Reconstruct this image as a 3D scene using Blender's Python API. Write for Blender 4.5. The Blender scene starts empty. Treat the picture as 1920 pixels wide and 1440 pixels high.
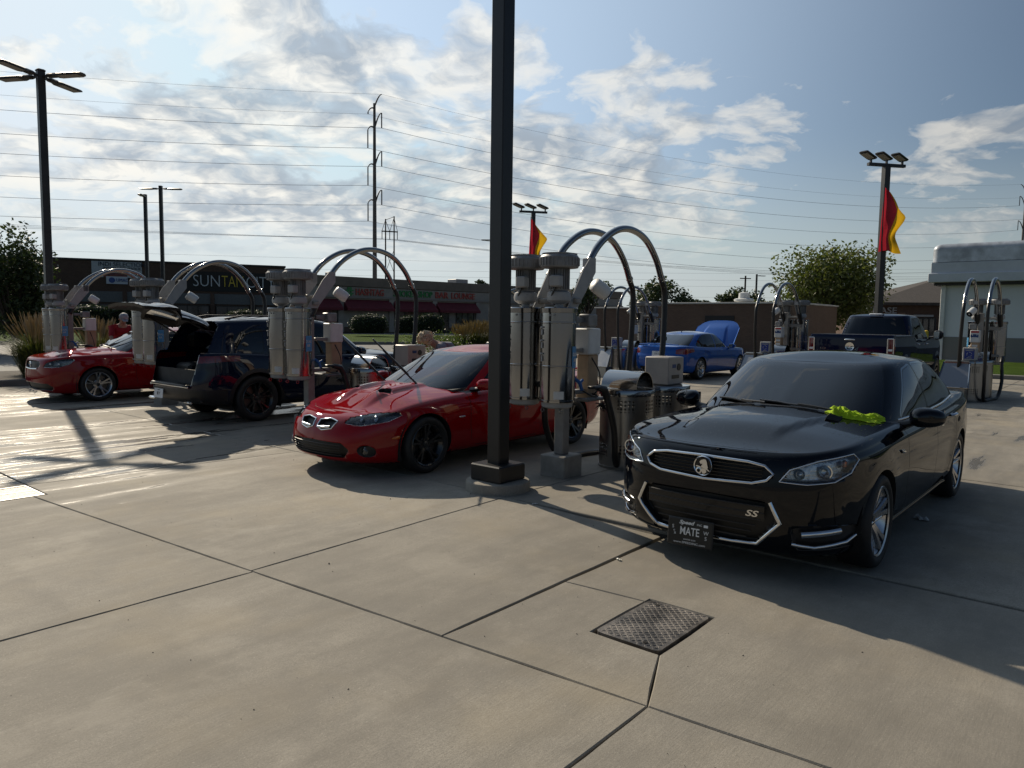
import bpy, math, random
import numpy as np
from mathutils import Matrix, Vector
from mathutils.bvhtree import BVHTree
random.seed(7)
SC = bpy.context.scene
COL = SC.collection
TMP = bpy.data.scenes.new('lettering_workspace')     # removed at the end

# ------------------------------------------------------------------ camera
FPX, CAMH, PITCH, ROLL = 1380.0, 1.72, math.atan(118 / 1380), 0.0137
_c, _s = math.cos(ROLL), math.sin(ROLL)
_U0 = Vector((0, math.sin(PITCH), math.cos(PITCH)))
_FW = Vector((0, math.cos(PITCH), -math.sin(PITCH)))
_CR = Vector((1, 0, 0)) * _c + _U0 * _s
_CU = _U0 * _c - Vector((1, 0, 0)) * _s
cam_d = bpy.data.cameras.new('camera')
cam = bpy.data.objects.new('camera', cam_d)
COL.objects.link(cam)
cam_d.sensor_width = 36.0
cam_d.lens = 36.0 * FPX / 1920.0
cam_d.clip_start = 0.05
cam_d.clip_end = 6000.0
M = Matrix.Identity(4)
for i in range(3):
    M[i][0], M[i][1], M[i][2] = _CR[i], _CU[i], -_FW[i]
M[2][3] = CAMH
cam.matrix_world = M
SC.camera = cam

# ------------------------------------------------------------------ sun, sky, exposure
SUN_AZ = math.atan2(-0.562, 0.827)      # compass style angle from +Y towards +X
SUN_EL = math.radians(31.5)
sun_d = bpy.data.lights.new('sun', 'SUN')
sun_d.energy = 5.0
sun_d.angle = math.radians(0.53)
sun_d.color = (1.0, 0.87, 0.68)
sun = bpy.data.objects.new('sun', sun_d)
COL.objects.link(sun)
_sd = Vector((math.sin(SUN_AZ) * math.cos(SUN_EL), math.cos(SUN_AZ) * math.cos(SUN_EL), math.sin(SUN_EL)))
sun.rotation_euler = _sd.to_track_quat('Z', 'Y').to_euler()
sun.location = _sd * 60

W = bpy.data.worlds.new('World')
SC.world = W
W.use_nodes = True


class NT:
    """small wrapper for building node trees"""
    def __init__(self, tree, clear=True):
        self.t = tree
        if clear:
            tree.nodes.clear()

    def n(self, typ, **kw):
        nd = self.t.nodes.new(typ)
        for k, v in kw.items():
            if k.startswith('i_'):
                key = k[2:].replace('_', ' ')
                self.put(nd.inputs[key], v)
            elif k.startswith('x'):
                self.put(nd.inputs[int(k[1:])], v)
            else:
                setattr(nd, k, v)
        return nd

    def put(self, sock, v):
        if isinstance(v, bpy.types.NodeSocket):
            self.t.links.new(v, sock)
        else:
            sock.default_value = v

    def m(self, op, a, b=None, c=None, clamp=False):
        nd = self.t.nodes.new('ShaderNodeMath')
        nd.operation = op
        nd.use_clamp = clamp
        self.put(nd.inputs[0], a)
        if b is not None:
            self.put(nd.inputs[1], b)
        if c is not None:
            self.put(nd.inputs[2], c)
        return nd.outputs[0]

    def v(self, op, a, b=None):
        nd = self.t.nodes.new('ShaderNodeVectorMath')
        nd.operation = op
        self.put(nd.inputs[0], a)
        if b is not None:
            if op == 'SCALE':
                self.put(nd.inputs[3], b)
            else:
                self.put(nd.inputs[1], b)
        return nd.outputs['Value'] if op in ('DOT_PRODUCT', 'LENGTH', 'DISTANCE') else nd.outputs[0]

    def noise(self, vec, scale, detail=4, rough=0.55, lac=2.0, out=0, dist=0.0):
        nd = self.n('ShaderNodeTexNoise')
        self.put(nd.inputs['Vector'], vec)
        nd.inputs['Scale'].default_value = scale
        nd.inputs['Detail'].default_value = detail
        nd.inputs['Roughness'].default_value = rough
        nd.inputs['Lacunarity'].default_value = lac
        nd.inputs['Distortion'].default_value = dist
        return nd.outputs[out]

    def ramp(self, f, lo, hi, smooth=True):
        nd = self.n('ShaderNodeMapRange')
        nd.interpolation_type = 'SMOOTHSTEP' if smooth else 'LINEAR'
        self.put(nd.inputs[0], f)
        self.put(nd.inputs[1], lo)
        self.put(nd.inputs[2], hi)
        return nd.outputs[0]

    def mix(self, f, a, b, typ='MIX'):
        nd = self.n('ShaderNodeMix', data_type='RGBA', blend_type=typ)
        self.put(nd.inputs[0], f)
        self.put(nd.inputs[6], a)
        self.put(nd.inputs[7], b)
        return nd.outputs[2]


def build_world():
    k = NT(W.node_tree)
    out = k.n('ShaderNodeOutputWorld')
    bg = k.n('ShaderNodeBackground')
    sky = k.n('ShaderNodeTexSky', sky_type='NISHITA', sun_disc=False, sun_elevation=SUN_EL,
              sun_rotation=SUN_AZ, altitude=200.0, air_density=1.0, dust_density=.35, ozone_density=1.8)
    tc = k.n('ShaderNodeTexCoord')
    d = k.v('NORMALIZE', tc.outputs['Generated'])
    k.t.links.new(d, sky.inputs[0])
    sp = k.n('ShaderNodeSeparateXYZ')
    k.put(sp.inputs[0], d)
    z = k.m('MAXIMUM', sp.outputs[2], 0.0)
    den = k.m('ADD', z, 0.26)
    px = k.m('DIVIDE', sp.outputs[0], den)
    py = k.m('DIVIDE', sp.outputs[1], den)
    cb = k.n('ShaderNodeCombineXYZ')
    k.put(cb.inputs[0], px)
    k.put(cb.inputs[1], py)
    k.put(cb.inputs[2], 3.7)
    p = cb.outputs[0]

    def lobe(px_, py_, lo):
        """soft field around the direction in which one sees a given cloud"""
        v = (_CR * ((px_ - 960) / FPX) - _CU * ((py_ - 720) / FPX) + _FW).normalized()
        return k.ramp(k.v('DOT_PRODUCT', d, tuple(v)), lo, 1.0)

    cov = k.m('ADD', -.30, k.m('MULTIPLY', lobe(420, 150, 0.70), 0.44))
    for (lx, ly, lo, am) in ((640, 330, .93, .10), (930, 350, .95, .22), (1200, 360, .955, .25), (1290, 215, .984, .17), (1870, 270, .986, .44), (1650, 300, .990, .24), (1400, 370, .975, .10), (120, 330, .95, .10), (1500, -40, .91, -.36), (80, 110, .985, -.30), (930, 40, .985, -.16)):
        cov = k.m('ADD', cov, k.m('MULTIPLY', lobe(lx, ly, lo), am))
    warp = k.noise(p, 2.1, 4, 0.55, out=1)
    pw = k.v('ADD', p, k.v('SCALE', k.v('SUBTRACT', warp, (.5, .5, .5)), .34))

    def density(q):
        big = k.noise(q, 2.6, 3, 0.5)
        n = k.noise(q, 6.6, 9, 0.57, 2.05)
        v_ = k.m('ADD', k.m('MULTIPLY', k.m('SUBTRACT', n, .5), 1.55), k.m('MULTIPLY', k.m('SUBTRACT', big, .5), 1.35))
        return k.m('MAXIMUM', k.m('ADD', v_, cov), 0.0)
    D = density(pw)
    D2 = density(k.v('ADD', pw, (-0.036, 0.052, 0.0)))       # a step towards the sun
    horizon = k.ramp(sp.outputs[2], 0.05, 0.155)
    mask = k.m('SUBTRACT', 1.0, k.m('POWER', 2.718, k.m('MULTIPLY', D, -5.0)))
    mask = k.m('MULTIPLY', mask, horizon)
    edge = k.m('MULTIPLY', k.m('SUBTRACT', D, D2), 1.15)      # sides that face the sun
    light = k.m('ADD', k.m('POWER', 2.718, k.m('MULTIPLY', D2, -1.55)), edge)
    light = k.ramp(light, .30, 1.02, False)
    sdv = (math.sin(SUN_AZ) * math.cos(SUN_EL), math.cos(SUN_AZ) * math.cos(SUN_EL), math.sin(SUN_EL))
    sund = k.v('DOT_PRODUCT', d, sdv)
    glow = k.ramp(sund, 0.45, 1.0, False)
    glow3 = k.ramp(sund, -.3, 1.0, False)
    lit = k.mix(glow3, (3.2, 3.3, 3.5, 1), (21.0, 20.4, 18.8, 1))
    grey = k.mix(glow3, (1.9, 2.3, 2.9, 1), (8.2, 9.4, 10.8, 1))
    cloud = k.mix(light, grey, lit)
    # thin bright veil towards the sun and pale haze low down
    lim = k.v('MINIMUM', sky.outputs[0], (7.0, 7.0, 7.2))
    veil = k.m('MULTIPLY', k.ramp(sund, -.10, 1.0), 1.0)
    base = k.v('ADD', lim, k.v('SCALE', (.95, 1.15, 1.32), k.m('MULTIPLY', k.m('POWER', veil, 3.2), 9.0)))
    low = k.m('SUBTRACT', 1.0, k.ramp(sp.outputs[2], .0, .24))
    glow2 = k.ramp(sund, -.35, 1.0, False)
    hz = k.mix(glow2, (1.5, 2.0, 2.7, 1), (14.6, 16.2, 15.8, 1))
    base = k.mix(k.m('MULTIPLY', low, .80), base, hz)
    col = k.mix(k.m('MULTIPLY', mask, 0.95), base, cloud)
    k.put(bg.inputs[0], col)
    bg.inputs[1].default_value = 0.054
    k.put(out.inputs[0], bg.outputs[0])


build_world()
vs = SC.view_settings
SC.display_settings.display_device = 'sRGB'
vs.view_transform = 'Standard'
vs.look = 'None'
vs.exposure = -0.12
vs.gamma = 1.0
vs.use_curve_mapping = False
SC.cycles.max_bounces = 8
SC.cycles.transparent_max_bounces = 16
SC.cycles.use_denoising = True
SC.cycles.sample_clamp_indirect = 6.0

# ------------------------------------------------------------------ placing helpers
LU = Vector((0.645, 0.764, 0)).normalized()     # lot axis: along the parked cars, away from the camera
LV = Vector((-LU.y, LU.x, 0))                   # along the rows of vacuums, towards the left
ANG_U = math.atan2(LU.y, LU.x)


def UV(u, v, z=0.0):
    p = LU * u + LV * v
    return Vector((p.x, p.y, z))


def ray(px, py):
    return _CR * ((px - 960) / FPX) - _CU * ((py - 720) / FPX) + _FW


def at(px, py, Y):
    d = ray(px, py)
    return Vector((0, 0, CAMH)) + d * (Y / d.y)


def gnd(px, py, z=0.0):
    d = ray(px, py)
    return Vector((0, 0, CAMH)) + d * ((z - CAMH) / d.z)


def zat(px, py, Y):
    return at(px, py, Y).z


# ------------------------------------------------------------------ materials
MATS = {}


def pm(name, col, rough=0.5, metal=0.0, coat=0.0, coat_r=0.03, spec=0.5, var=0.0, vscale=6.0, bump=0.0, bscale=60.0,
       emit=None, estr=0.0, alpha=None, rvar=0.0):
    """principled material with optional procedural colour variation, roughness variation and relief"""
    if name in MATS:
        return MATS[name]
    m = bpy.data.materials.new(name)
    m.use_nodes = True
    k = NT(m.node_tree)
    out = k.n('ShaderNodeOutputMaterial')
    b = k.n('ShaderNodeBsdfPrincipled')
    k.put(out.inputs[0], b.outputs[0])
    c4 = (col[0], col[1], col[2], 1)
    b.inputs['Base Color'].default_value = c4
    b.inputs['Roughness'].default_value = rough
    b.inputs['Metallic'].default_value = metal
    b.inputs['Coat Weight'].default_value = coat
    b.inputs['Coat Roughness'].default_value = coat_r
    b.inputs['Specular IOR Level'].default_value = spec
    if var or bump or rvar:
        tc = k.n('ShaderNodeTexCoord')
        o = tc.outputs['Object']
        if var or rvar:
            nz = k.noise(o, vscale, 6, 0.6)
            f = k.ramp(nz, 0.3, 0.7)
            if var:
                lo = tuple(c * (1 - var) for c in col) + (1,)
                hi = tuple(min(1, c * (1 + var)) for c in col) + (1,)
                k.put(b.inputs['Base Color'], k.mix(f, lo, hi))
            if rvar:
                k.put(b.inputs['Roughness'], k.m('ADD', k.m('MULTIPLY', f, 2 * rvar), rough - rvar, clamp=True))
        if bump:
            bp = k.n('ShaderNodeBump')
            bp.inputs['Strength'].default_value = bump
            bp.inputs['Distance'].default_value = 0.01
            k.put(bp.inputs['Height'], k.noise(o, bscale, 5, 0.6))
            k.put(b.inputs['Normal'], bp.outputs[0])
    if emit:
        b.inputs['Emission Color'].default_value = (*emit, 1)
        b.inputs['Emission Strength'].default_value = estr
    MATS[name] = m
    return m


def glass(name, tint, rough=0.0, ior=1.5, boost=0.0):
    """tinted window glass: reflects by angle, lets tinted light through"""
    if name in MATS:
        return MATS[name]
    m = bpy.data.materials.new(name)
    m.use_nodes = True
    k = NT(m.node_tree)
    out = k.n('ShaderNodeOutputMaterial')
    fr = k.n('ShaderNodeFresnel')
    fr.inputs[0].default_value = ior
    tr = k.n('ShaderNodeBsdfTransparent')
    tr.inputs[0].default_value = (*tint, 1)
    gl = k.n('ShaderNodeBsdfGlossy')
    gl.inputs['Roughness'].default_value = rough
    gl.inputs['Color'].default_value = (0.95, 0.97, 1, 1)
    mx = k.n('ShaderNodeMixShader')
    k.put(mx.inputs[0], k.m('ADD', fr.outputs[0], boost, clamp=True))
    k.put(mx.inputs[1], tr.outputs[0])
    k.put(mx.inputs[2], gl.outputs[0])
    k.put(out.inputs[0], mx.outputs[0])
    MATS[name] = m
    return m


# ------------------------------------------------------------------ mesh helpers
class MB:
    """collects shapes that become ONE mesh object"""
    def __init__(self):
        self.v, self.f = [], []

    def add(self, vs_, fs):
        o = len(self.v)
        self.v += [tuple(p) for p in vs_]
        self.f += [tuple(i + o for i in q) for q in fs]
        return self

    def box(self, c, s, rz=0.0, bev=0.0, M=None):
        sx, sy, sz = s[0] / 2, s[1] / 2, s[2] / 2
        if bev:
            b = min(bev, sx * .9, sy * .9, sz * .9)
            pts = []
            for zz, ins in ((-sz, b), (-sz + b, 0), (sz - b, 0), (sz, b)):
                x, y = sx - ins, sy - ins
                pts += [(x, y - b, zz), (x - b, y, zz), (-x + b, y, zz), (-x, y - b, zz), (-x, -y + b, zz), (-x + b, -y, zz), (x - b, -y, zz), (x, -y + b, zz)]
            fs = [tuple(range(7, -1, -1)), tuple(range(24, 32))]
            for r in range(3):
                for i in range(8):
                    j = (i + 1) % 8
                    fs.append((r * 8 + i, r * 8 + j, r * 8 + 8 + j, r * 8 + 8 + i))
        else:
            pts = [(x, y, z) for z in (-sz, sz) for x, y in ((-sx, -sy), (sx, -sy), (sx, sy), (-sx, sy))]
            fs = [(3, 2, 1, 0), (4, 5, 6, 7), (0, 1, 5, 4), (1, 2, 6, 5), (2, 3, 7, 6), (3, 0, 4, 7)]
        ca, sa = math.cos(rz), math.sin(rz)
        out = []
        for x, y, z in pts:
            q = Vector((x * ca - y * sa, x * sa + y * ca, z))
            if M is not None:
                q = M @ q
            out.append((q.x + c[0], q.y + c[1], q.z + c[2]))
        return self.add(out, fs)

    def lathe(self, prof, c=(0, 0, 0), n=24, axis='Z', cap=True):
        """prof: list of (radius, height)"""
        pts, fs = [], []
        for r, h in prof:
            for i in range(n):
                a = 2 * math.pi * i / n
                x, y = r * math.cos(a), r * math.sin(a)
                if axis == 'Z':
                    p = (x, y, h)
                elif axis == 'Y':
                    p = (x, h, -y)
                else:
                    p = (h, x, y)
                pts.append((p[0] + c[0], p[1] + c[1], p[2] + c[2]))
        for r in range(len(prof) - 1):
            for i in range(n):
                j = (i + 1) % n
                fs.append((r * n + i, r * n + j, (r + 1) * n + j, (r + 1) * n + i))
        if cap:
            if prof[0][0] > 1e-6:
                fs.append(tuple(range(n - 1, -1, -1)))
            if prof[-1][0] > 1e-6:
                o = (len(prof) - 1) * n
                fs.append(tuple(o + i for i in range(n)))
        return self.add(pts, fs)

    def cyl(self, a, b, r, r2=None, n=16, cap=True):
        return self.tube([a, b], [r, r if r2 is None else r2], n, cap)

    def tube(self, path, r, n=10, cap=True, flat=1.0):
        P = [Vector(p) for p in path]
        m = len(P)
        rs = r if isinstance(r, (list, tuple)) else [r] * m
        T = [((P[min(i + 1, m - 1)] - P[max(i - 1, 0)]).normalized()) for i in range(m)]
        up = Vector((0, 0, 1)) if abs(T[0].z) < 0.9 else Vector((1, 0, 0))
        nrm = (up - T[0] * up.dot(T[0])).normalized()
        pts, fs = [], []
        for i in range(m):
            nrm = (nrm - T[i] * nrm.dot(T[i])).normalized()
            bi = T[i].cross(nrm)
            for q in range(n):
                a = 2 * math.pi * q / n
                o = nrm * (math.cos(a) * rs[i]) + bi * (math.sin(a) * rs[i] * flat)
                pts.append(tuple(P[i] + o))
        for i in range(m - 1):
            for q in range(n):
                w = (q + 1) % n
                fs.append((i * n + q, i * n + w, (i + 1) * n + w, (i + 1) * n + q))
        if cap:
            fs.append(tuple(range(n - 1, -1, -1)))
            fs.append(tuple((m - 1) * n + i for i in range(n)))
        return self.add(pts, fs)

    def prism(self, poly, z0, z1):
        n = len(poly)
        pts = [(x, y, z0) for x, y in poly] + [(x, y, z1) for x, y in poly]
        fs = [tuple(range(n - 1, -1, -1)), tuple(range(n, 2 * n))]
        fs += [(i, (i + 1) % n, n + (i + 1) % n, n + i) for i in range(n)]
        return self.add(pts, fs)

    def plate(self, pts, nrm, th):
        """flat polygon in space given thickness along nrm"""
        n = len(pts)
        nv = Vector(nrm).normalized() * th
        a = [tuple(Vector(p)) for p in pts]
        b = [tuple(Vector(p) + nv) for p in pts]
        fs = [tuple(range(n - 1, -1, -1)), tuple(range(n, 2 * n))]
        fs += [(i, (i + 1) % n, n + (i + 1) % n, n + i) for i in range(n)]
        return self.add(a + b, fs)

    def mesh(self, name, smooth=35):
        me = bpy.data.meshes.new(name)
        me.from_pydata(self.v, [], self.f)
        me.validate()
        if smooth:
            me.shade_smooth()
            me.set_sharp_from_angle(angle=math.radians(smooth))
        return me

    def build(self, name, mat, parent=None, smooth=35):
        me = self.mesh(name, smooth)
        return obj(name, me, mat, parent)


def obj(name, me, mat=None, parent=None):
    o = bpy.data.objects.new(name, me)
    COL.objects.link(o)
    if mat is not None:
        me.materials.clear()
        me.materials.append(mat)
    if parent is not None:
        o.parent = parent
    return o


def tag(o, label=None, cat=None, group=None, kind=None):
    if label:
        o['label'] = label
    if cat:
        o['category'] = cat
    if group:
        o['group'] = group
    if kind:
        o['kind'] = kind
    return o


def thing(name, label, cat, loc=(0, 0, 0), rz=0.0, group=None):
    o = bpy.data.objects.new(name, None)
    COL.objects.link(o)
    o.empty_display_size = 0.2
    o.location = loc
    o.rotation_euler = (0, 0, rz)
    return tag(o, label, cat, group)


def dup(root, loc, rz, label=None):
    def cp(o, par):
        c = o.copy()
        COL.objects.link(c)
        c.parent = par
        for ch in list(o.children):
            cp(ch, c)
        return c
    r = cp(root, None)
    r.location = loc
    r.rotation_euler = (0, 0, rz)
    if label:
        r['label'] = label
    return r


def text_mesh(txt, size, ext=0.004, offset=0.0, align='CENTER', space=1.0, shear=0.0):
    cu = bpy.data.curves.new('lettering', 'FONT')
    cu.body = txt
    cu.size = size
    cu.extrude = ext
    cu.offset = offset
    cu.align_x = align
    cu.align_y = 'CENTER'
    cu.space_character = space
    cu.shear = shear
    cu.resolution_u = 3
    o = bpy.data.objects.new('lettering', cu)
    TMP.collection.objects.link(o)
    TMP.view_layers[0].update()
    dg = TMP.view_layers[0].depsgraph
    me = bpy.data.meshes.new_from_object(o.evaluated_get(dg))
    TMP.collection.objects.unlink(o)
    bpy.data.objects.remove(o)
    bpy.data.curves.remove(cu)
    return me


def text(name, txt, size, mat, M, parent=None, sx=1.0, **kw):
    """lettering in the plane spanned by M's x (reading direction) and y (up)"""
    me = text_mesh(txt, size, **kw)
    me.transform(Matrix.Diagonal((sx, 1, 1, 1)))
    me.transform(M)
    return obj(name, me, mat, parent)


def frame(o, x, y):
    """matrix with origin o, reading direction x, up y"""
    x = Vector(x).normalized()
    y = Vector(y)
    y = (y - x * x.dot(y)).normalized()
    z = x.cross(y)
    m = Matrix.Identity(4)
    for i in range(3):
        m[i][0], m[i][1], m[i][2], m[i][3] = x[i], y[i], z[i], o[i]
    return m


def bez(pts, n):
    """catmull-rom through points (any dimension), n samples per span"""
    P = np.array(pts, float)
    Q = np.vstack([2 * P[0] - P[1], P, 2 * P[-1] - P[-2]])
    out = []
    for i in range(len(P) - 1):
        p0, p1, p2, p3 = Q[i], Q[i + 1], Q[i + 2], Q[i + 3]
        for t in np.linspace(0, 1, n, endpoint=False):
            out.append(0.5 * ((2 * p1) + (-p0 + p2) * t + (2 * p0 - 5 * p1 + 4 * p2 - p3) * t * t + (-p0 + 3 * p1 - 3 * p2 + p3) * t ** 3))
    out.append(P[-1])
    return np.array(out)
# ================================================================== vehicles
def pchip(xs, ys):
    """monotone cubic through keys; returns a vectorised function"""
    xs, ys = np.array(xs, float), np.array(ys, float)
    if xs[0] > xs[-1]:
        xs, ys = xs[::-1], ys[::-1]
    h = np.diff(xs)
    dl = np.diff(ys) / h
    m = np.zeros_like(ys)
    m[0], m[-1] = dl[0], dl[-1]
    for i in range(1, len(xs) - 1):
        if dl[i - 1] * dl[i] > 0:
            w1, w2 = 2 * h[i] + h[i - 1], h[i] + 2 * h[i - 1]
            m[i] = (w1 + w2) / (w1 / dl[i - 1] + w2 / dl[i])

    def f(x):
        x = np.clip(np.asarray(x, float), xs[0], xs[-1])
        i = np.clip(np.searchsorted(xs, x) - 1, 0, len(xs) - 2)
        t = (x - xs[i]) / h[i]
        t2, t3 = t * t, t * t * t
        return (2 * t3 - 3 * t2 + 1) * ys[i] + (t3 - 2 * t2 + t) * h[i] * m[i] + (-2 * t3 + 3 * t2) * ys[i + 1] + (t3 - t2) * h[i] * m[i + 1]
    return f


def sstep(x, a, b):
    t = np.clip((np.asarray(x, float) - a) / (b - a), 0, 1)
    return t * t * (3 - 2 * t)


def poly_sdf(pts, r=0.0):
    """signed distance to a closed 2D polygon (negative inside); corners rounded by r"""
    P = np.array(pts, float)
    if r:
        c = P.mean(0)
        Q = []
        n = len(P)
        for i in range(n):      # inset polygon by r (simple mitre)
            a, b, d = P[i - 1], P[i], P[(i + 1) % n]
            e1, e2 = (b - a) / np.linalg.norm(b - a), (d - b) / np.linalg.norm(d - b)
            n1, n2 = np.array([-e1[1], e1[0]]), np.array([-e2[1], e2[0]])
            area = 0.5 * np.sum(P[:, 0] * np.roll(P[:, 1], -1) - np.roll(P[:, 0], -1) * P[:, 1])
            sgn = 1 if area > 0 else -1
            mit = (n1 + n2)
            mit = mit / max(1e-6, mit @ n1)
            ln = np.linalg.norm(mit)
            if ln > 2.2:
                mit = mit / ln * 2.2
            Q.append(b + sgn * r * mit)
        P = np.array(Q)
    A, B = P, np.roll(P, -1, 0)

    def f(x, y):
        x, y = np.asarray(x, float), np.asarray(y, float)
        d = np.full(x.shape, 1e9)
        ins = np.zeros(x.shape, bool)
        for (ax, ay), (bx, by) in zip(A, B):
            ex, ey = bx - ax, by - ay
            wx, wy = x - ax, y - ay
            t = np.clip((wx * ex + wy * ey) / (ex * ex + ey * ey), 0, 1)
            d = np.minimum(d, (wx - ex * t) ** 2 + (wy - ey * t) ** 2)
            c1 = (ay > y) != (by > y)
            ins ^= c1 & (x < ex * (y - ay) / (ey if abs(ey) > 1e-12 else 1e-12) + ax)
        d = np.sqrt(d)
        return np.where(ins, -d, d) - r
    return f


class Shell:
    """half of a car body (y >= 0) as a fine polygon surface that can be cut along drawn outlines"""
    def __init__(self):
        self.V, self.F, self.T = [], [], []

    def grid(self, P, tg, flip=False):
        n, m = P.shape[:2]
        o = len(self.V)
        for i in range(n):
            for j in range(m):
                self.V.append(P[i, j])
        for i in range(n - 1):
            for j in range(m - 1):
                q = [o + i * m + j, o + (i + 1) * m + j, o + (i + 1) * m + j + 1, o + i * m + j + 1]
                if flip:
                    q.reverse()
                t = tg(i, j) if callable(tg) else tg
                if t:
                    self.F.append(q)
                    self.T.append(t)

    def weld(self):
        key, new, mp = {}, [], []
        for p in self.V:
            if abs(p[1]) < 2e-4:
                p = np.array(p)
                p[1] = 0.0
            k = (round(p[0], 4), round(p[1], 4), round(p[2], 4))
            if k not in key:
                key[k] = len(new)
                new.append(p)
            mp.append(key[k])
        self.V = new
        F2, T2 = [], []
        for f, t in zip(self.F, self.T):
            g = []
            for i in f:
                j = mp[i]
                if not g or g[-1] != j:
                    g.append(j)
            if len(g) > 1 and g[0] == g[-1]:
                g.pop()
            if len(set(g)) >= 3:
                F2.append(g)
                T2.append(t)
        self.F, self.T = F2, T2

    def cut(self, f, tags, new, pred=None, side='in'):
        A = np.array(self.V)
        val = f(A)
        val = np.where(np.abs(val) < 1e-5, 1e-5, val)
        ed = {}
        nF, nT = [], []
        for fc, t in zip(self.F, self.T):
            if t not in tags or (pred is not None and not pred(A[fc].mean(0))):
                nF.append(fc)
                nT.append(t)
                continue
            neg = [val[i] < 0 for i in fc]
            if all(neg):
                nF.append(fc)
                nT.append(new)
                continue
            if not any(neg):
                nF.append(fc)
                nT.append(t)
                continue
            pin, pout = [], []
            n = len(fc)
            for q in range(n):
                a, b = fc[q], fc[(q + 1) % n]
                (pin if neg[q] else pout).append(a)
                if neg[q] != neg[(q + 1) % n]:
                    k = (a, b) if a < b else (b, a)
                    if k not in ed:
                        va, vb = val[a], val[b]
                        w = va / (va - vb)
                        ed[k] = len(self.V)
                        self.V.append(np.array(self.V[a]) * (1 - w) + np.array(self.V[b]) * w)
                    pin.append(ed[k])
                    pout.append(ed[k])
            for pl, tt in ((pin, new), (pout, t)):
                if len(pl) >= 3:
                    nF.append(pl)
                    nT.append(tt)
        self.F, self.T = nF, nT

    def seam(self, f, tags, w=0.004, pred=None):
        self.cut(lambda A: np.abs(f(A)) - w, tags, 'seam', pred)

    def drop(self, tg):
        k = [i for i, t in enumerate(self.T) if t != tg]
        self.F = [self.F[i] for i in k]
        self.T = [self.T[i] for i in k]

    def boundary(self, tg):
        cnt = {}
        for fc, t in zip(self.F, self.T):
            if t == tg:
                for a, b in zip(fc, fc[1:] + fc[:1]):
                    if (b, a) in cnt:
                        del cnt[(b, a)]
                    else:
                        cnt[(a, b)] = 1
        return [e for e in cnt if not (abs(self.V[e[0]][1]) < 1e-3 and abs(self.V[e[1]][1]) < 1e-3)]

    def recess(self, tg, vec, floor_tag=None, wall_tag=None, scale=1.0):
        """push a patch in along vec, leaving walls round it"""
        vec = np.array(list(vec) + [0, 0], float)
        bnd = self.boundary(tg)
        mp = {}

        def mv(i):
            if i not in mp:
                mp[i] = len(self.V)
                self.V.append(np.array(self.V[i]) + vec)
            return mp[i]
        for i, t in enumerate(self.T):
            if t == tg:
                self.F[i] = [mv(q) for q in self.F[i]]
                self.T[i] = floor_tag or tg
        for a, b in bnd:
            self.F.append([a, b, mv(b), mv(a)])
            self.T.append(wall_tag or tg)

    def liner(self, tg, vec, new):
        """copy of a patch set behind it"""
        vec = np.array(list(vec) + [0, 0], float)
        mp = {}
        for fc, t in list(zip(self.F, self.T)):
            if t == tg:
                g = []
                for i in fc:
                    if i not in mp:
                        mp[i] = len(self.V)
                        self.V.append(np.array(self.V[i]) + vec)
                    g.append(mp[i])
                self.F.append(g)
                self.T.append(new)
        for a, b in self.boundary(tg):
            self.F.append([a, b, mp[b], mp[a]])
            self.T.append(new)

    def mirror(self):
        n = len(self.V)
        V = np.array(self.V)
        mp = {}
        V2 = list(V)
        for i in range(n):
            if abs(V[i][1]) < 1e-3:
                mp[i] = i
            else:
                q = V[i].copy()
                q[1] = -q[1]
                mp[i] = len(V2)
                V2.append(q)
        F = list(self.F)
        T = list(self.T)
        self.side = [1] * len(F)
        for fc, t in zip(self.F, self.T):
            g = [mp[i] for i in fc][::-1]
            F.append(g)
            T.append(t)
            self.side.append(-1)
        self.V, self.F, self.T = V2, F, T

    def normals(self, hard=()):
        V = np.array(self.V)[:, :3]
        N = np.zeros_like(V)
        for fc, t in zip(self.F, self.T):
            if t in hard:
                continue
            p = V[fc]
            c = np.zeros(3)
            for q in range(1, len(fc) - 1):
                c += np.cross(p[q] - p[0], p[q + 1] - p[0])
            for i in fc:
                N[i] += c
        l = np.linalg.norm(N, axis=1)
        l[l < 1e-12] = 1
        return N / l[:, None]

    def bvh(self, skip=()):
        V = [tuple(p[:3]) for p in self.V]
        return BVHTree.FromPolygons(V, [f for f, t in zip(self.F, self.T) if t not in skip])

    def part(self, tg, name, mat, parent, side=0, N=None, xf=None, flat=False, pred=None):
        ids = [i for i, t in enumerate(self.T) if t == tg and (side == 0 or self.side[i] == side) and (pred is None or pred(self.V[self.F[i][0]]))]
        if not ids:
            return None
        mp, vs_, fs = {}, [], []
        for i in ids:
            g = []
            for q in self.F[i]:
                if q not in mp:
                    mp[q] = len(vs_)
                    vs_.append(q)
                g.append(mp[q])
            fs.append(g)
        P = [tuple(self.V[q][:3]) for q in vs_]
        nr = [Vector(N[q]) for q in vs_] if N is not None else None
        if xf is not None:
            P = [tuple(xf @ Vector(p)) for p in P]
            r3 = xf.to_3x3()
            nr = [r3 @ q for q in nr] if nr else None
        me = bpy.data.meshes.new(name)
        me.from_pydata(P, [], fs)
        me.validate()
        if not flat:
            me.shade_smooth()
            if nr:
                me.normals_split_custom_set_from_vertices([q.normalized() if q.length > 0 else Vector((0, 0, 1)) for q in nr])
        return obj(name, me, mat, parent)


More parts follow.
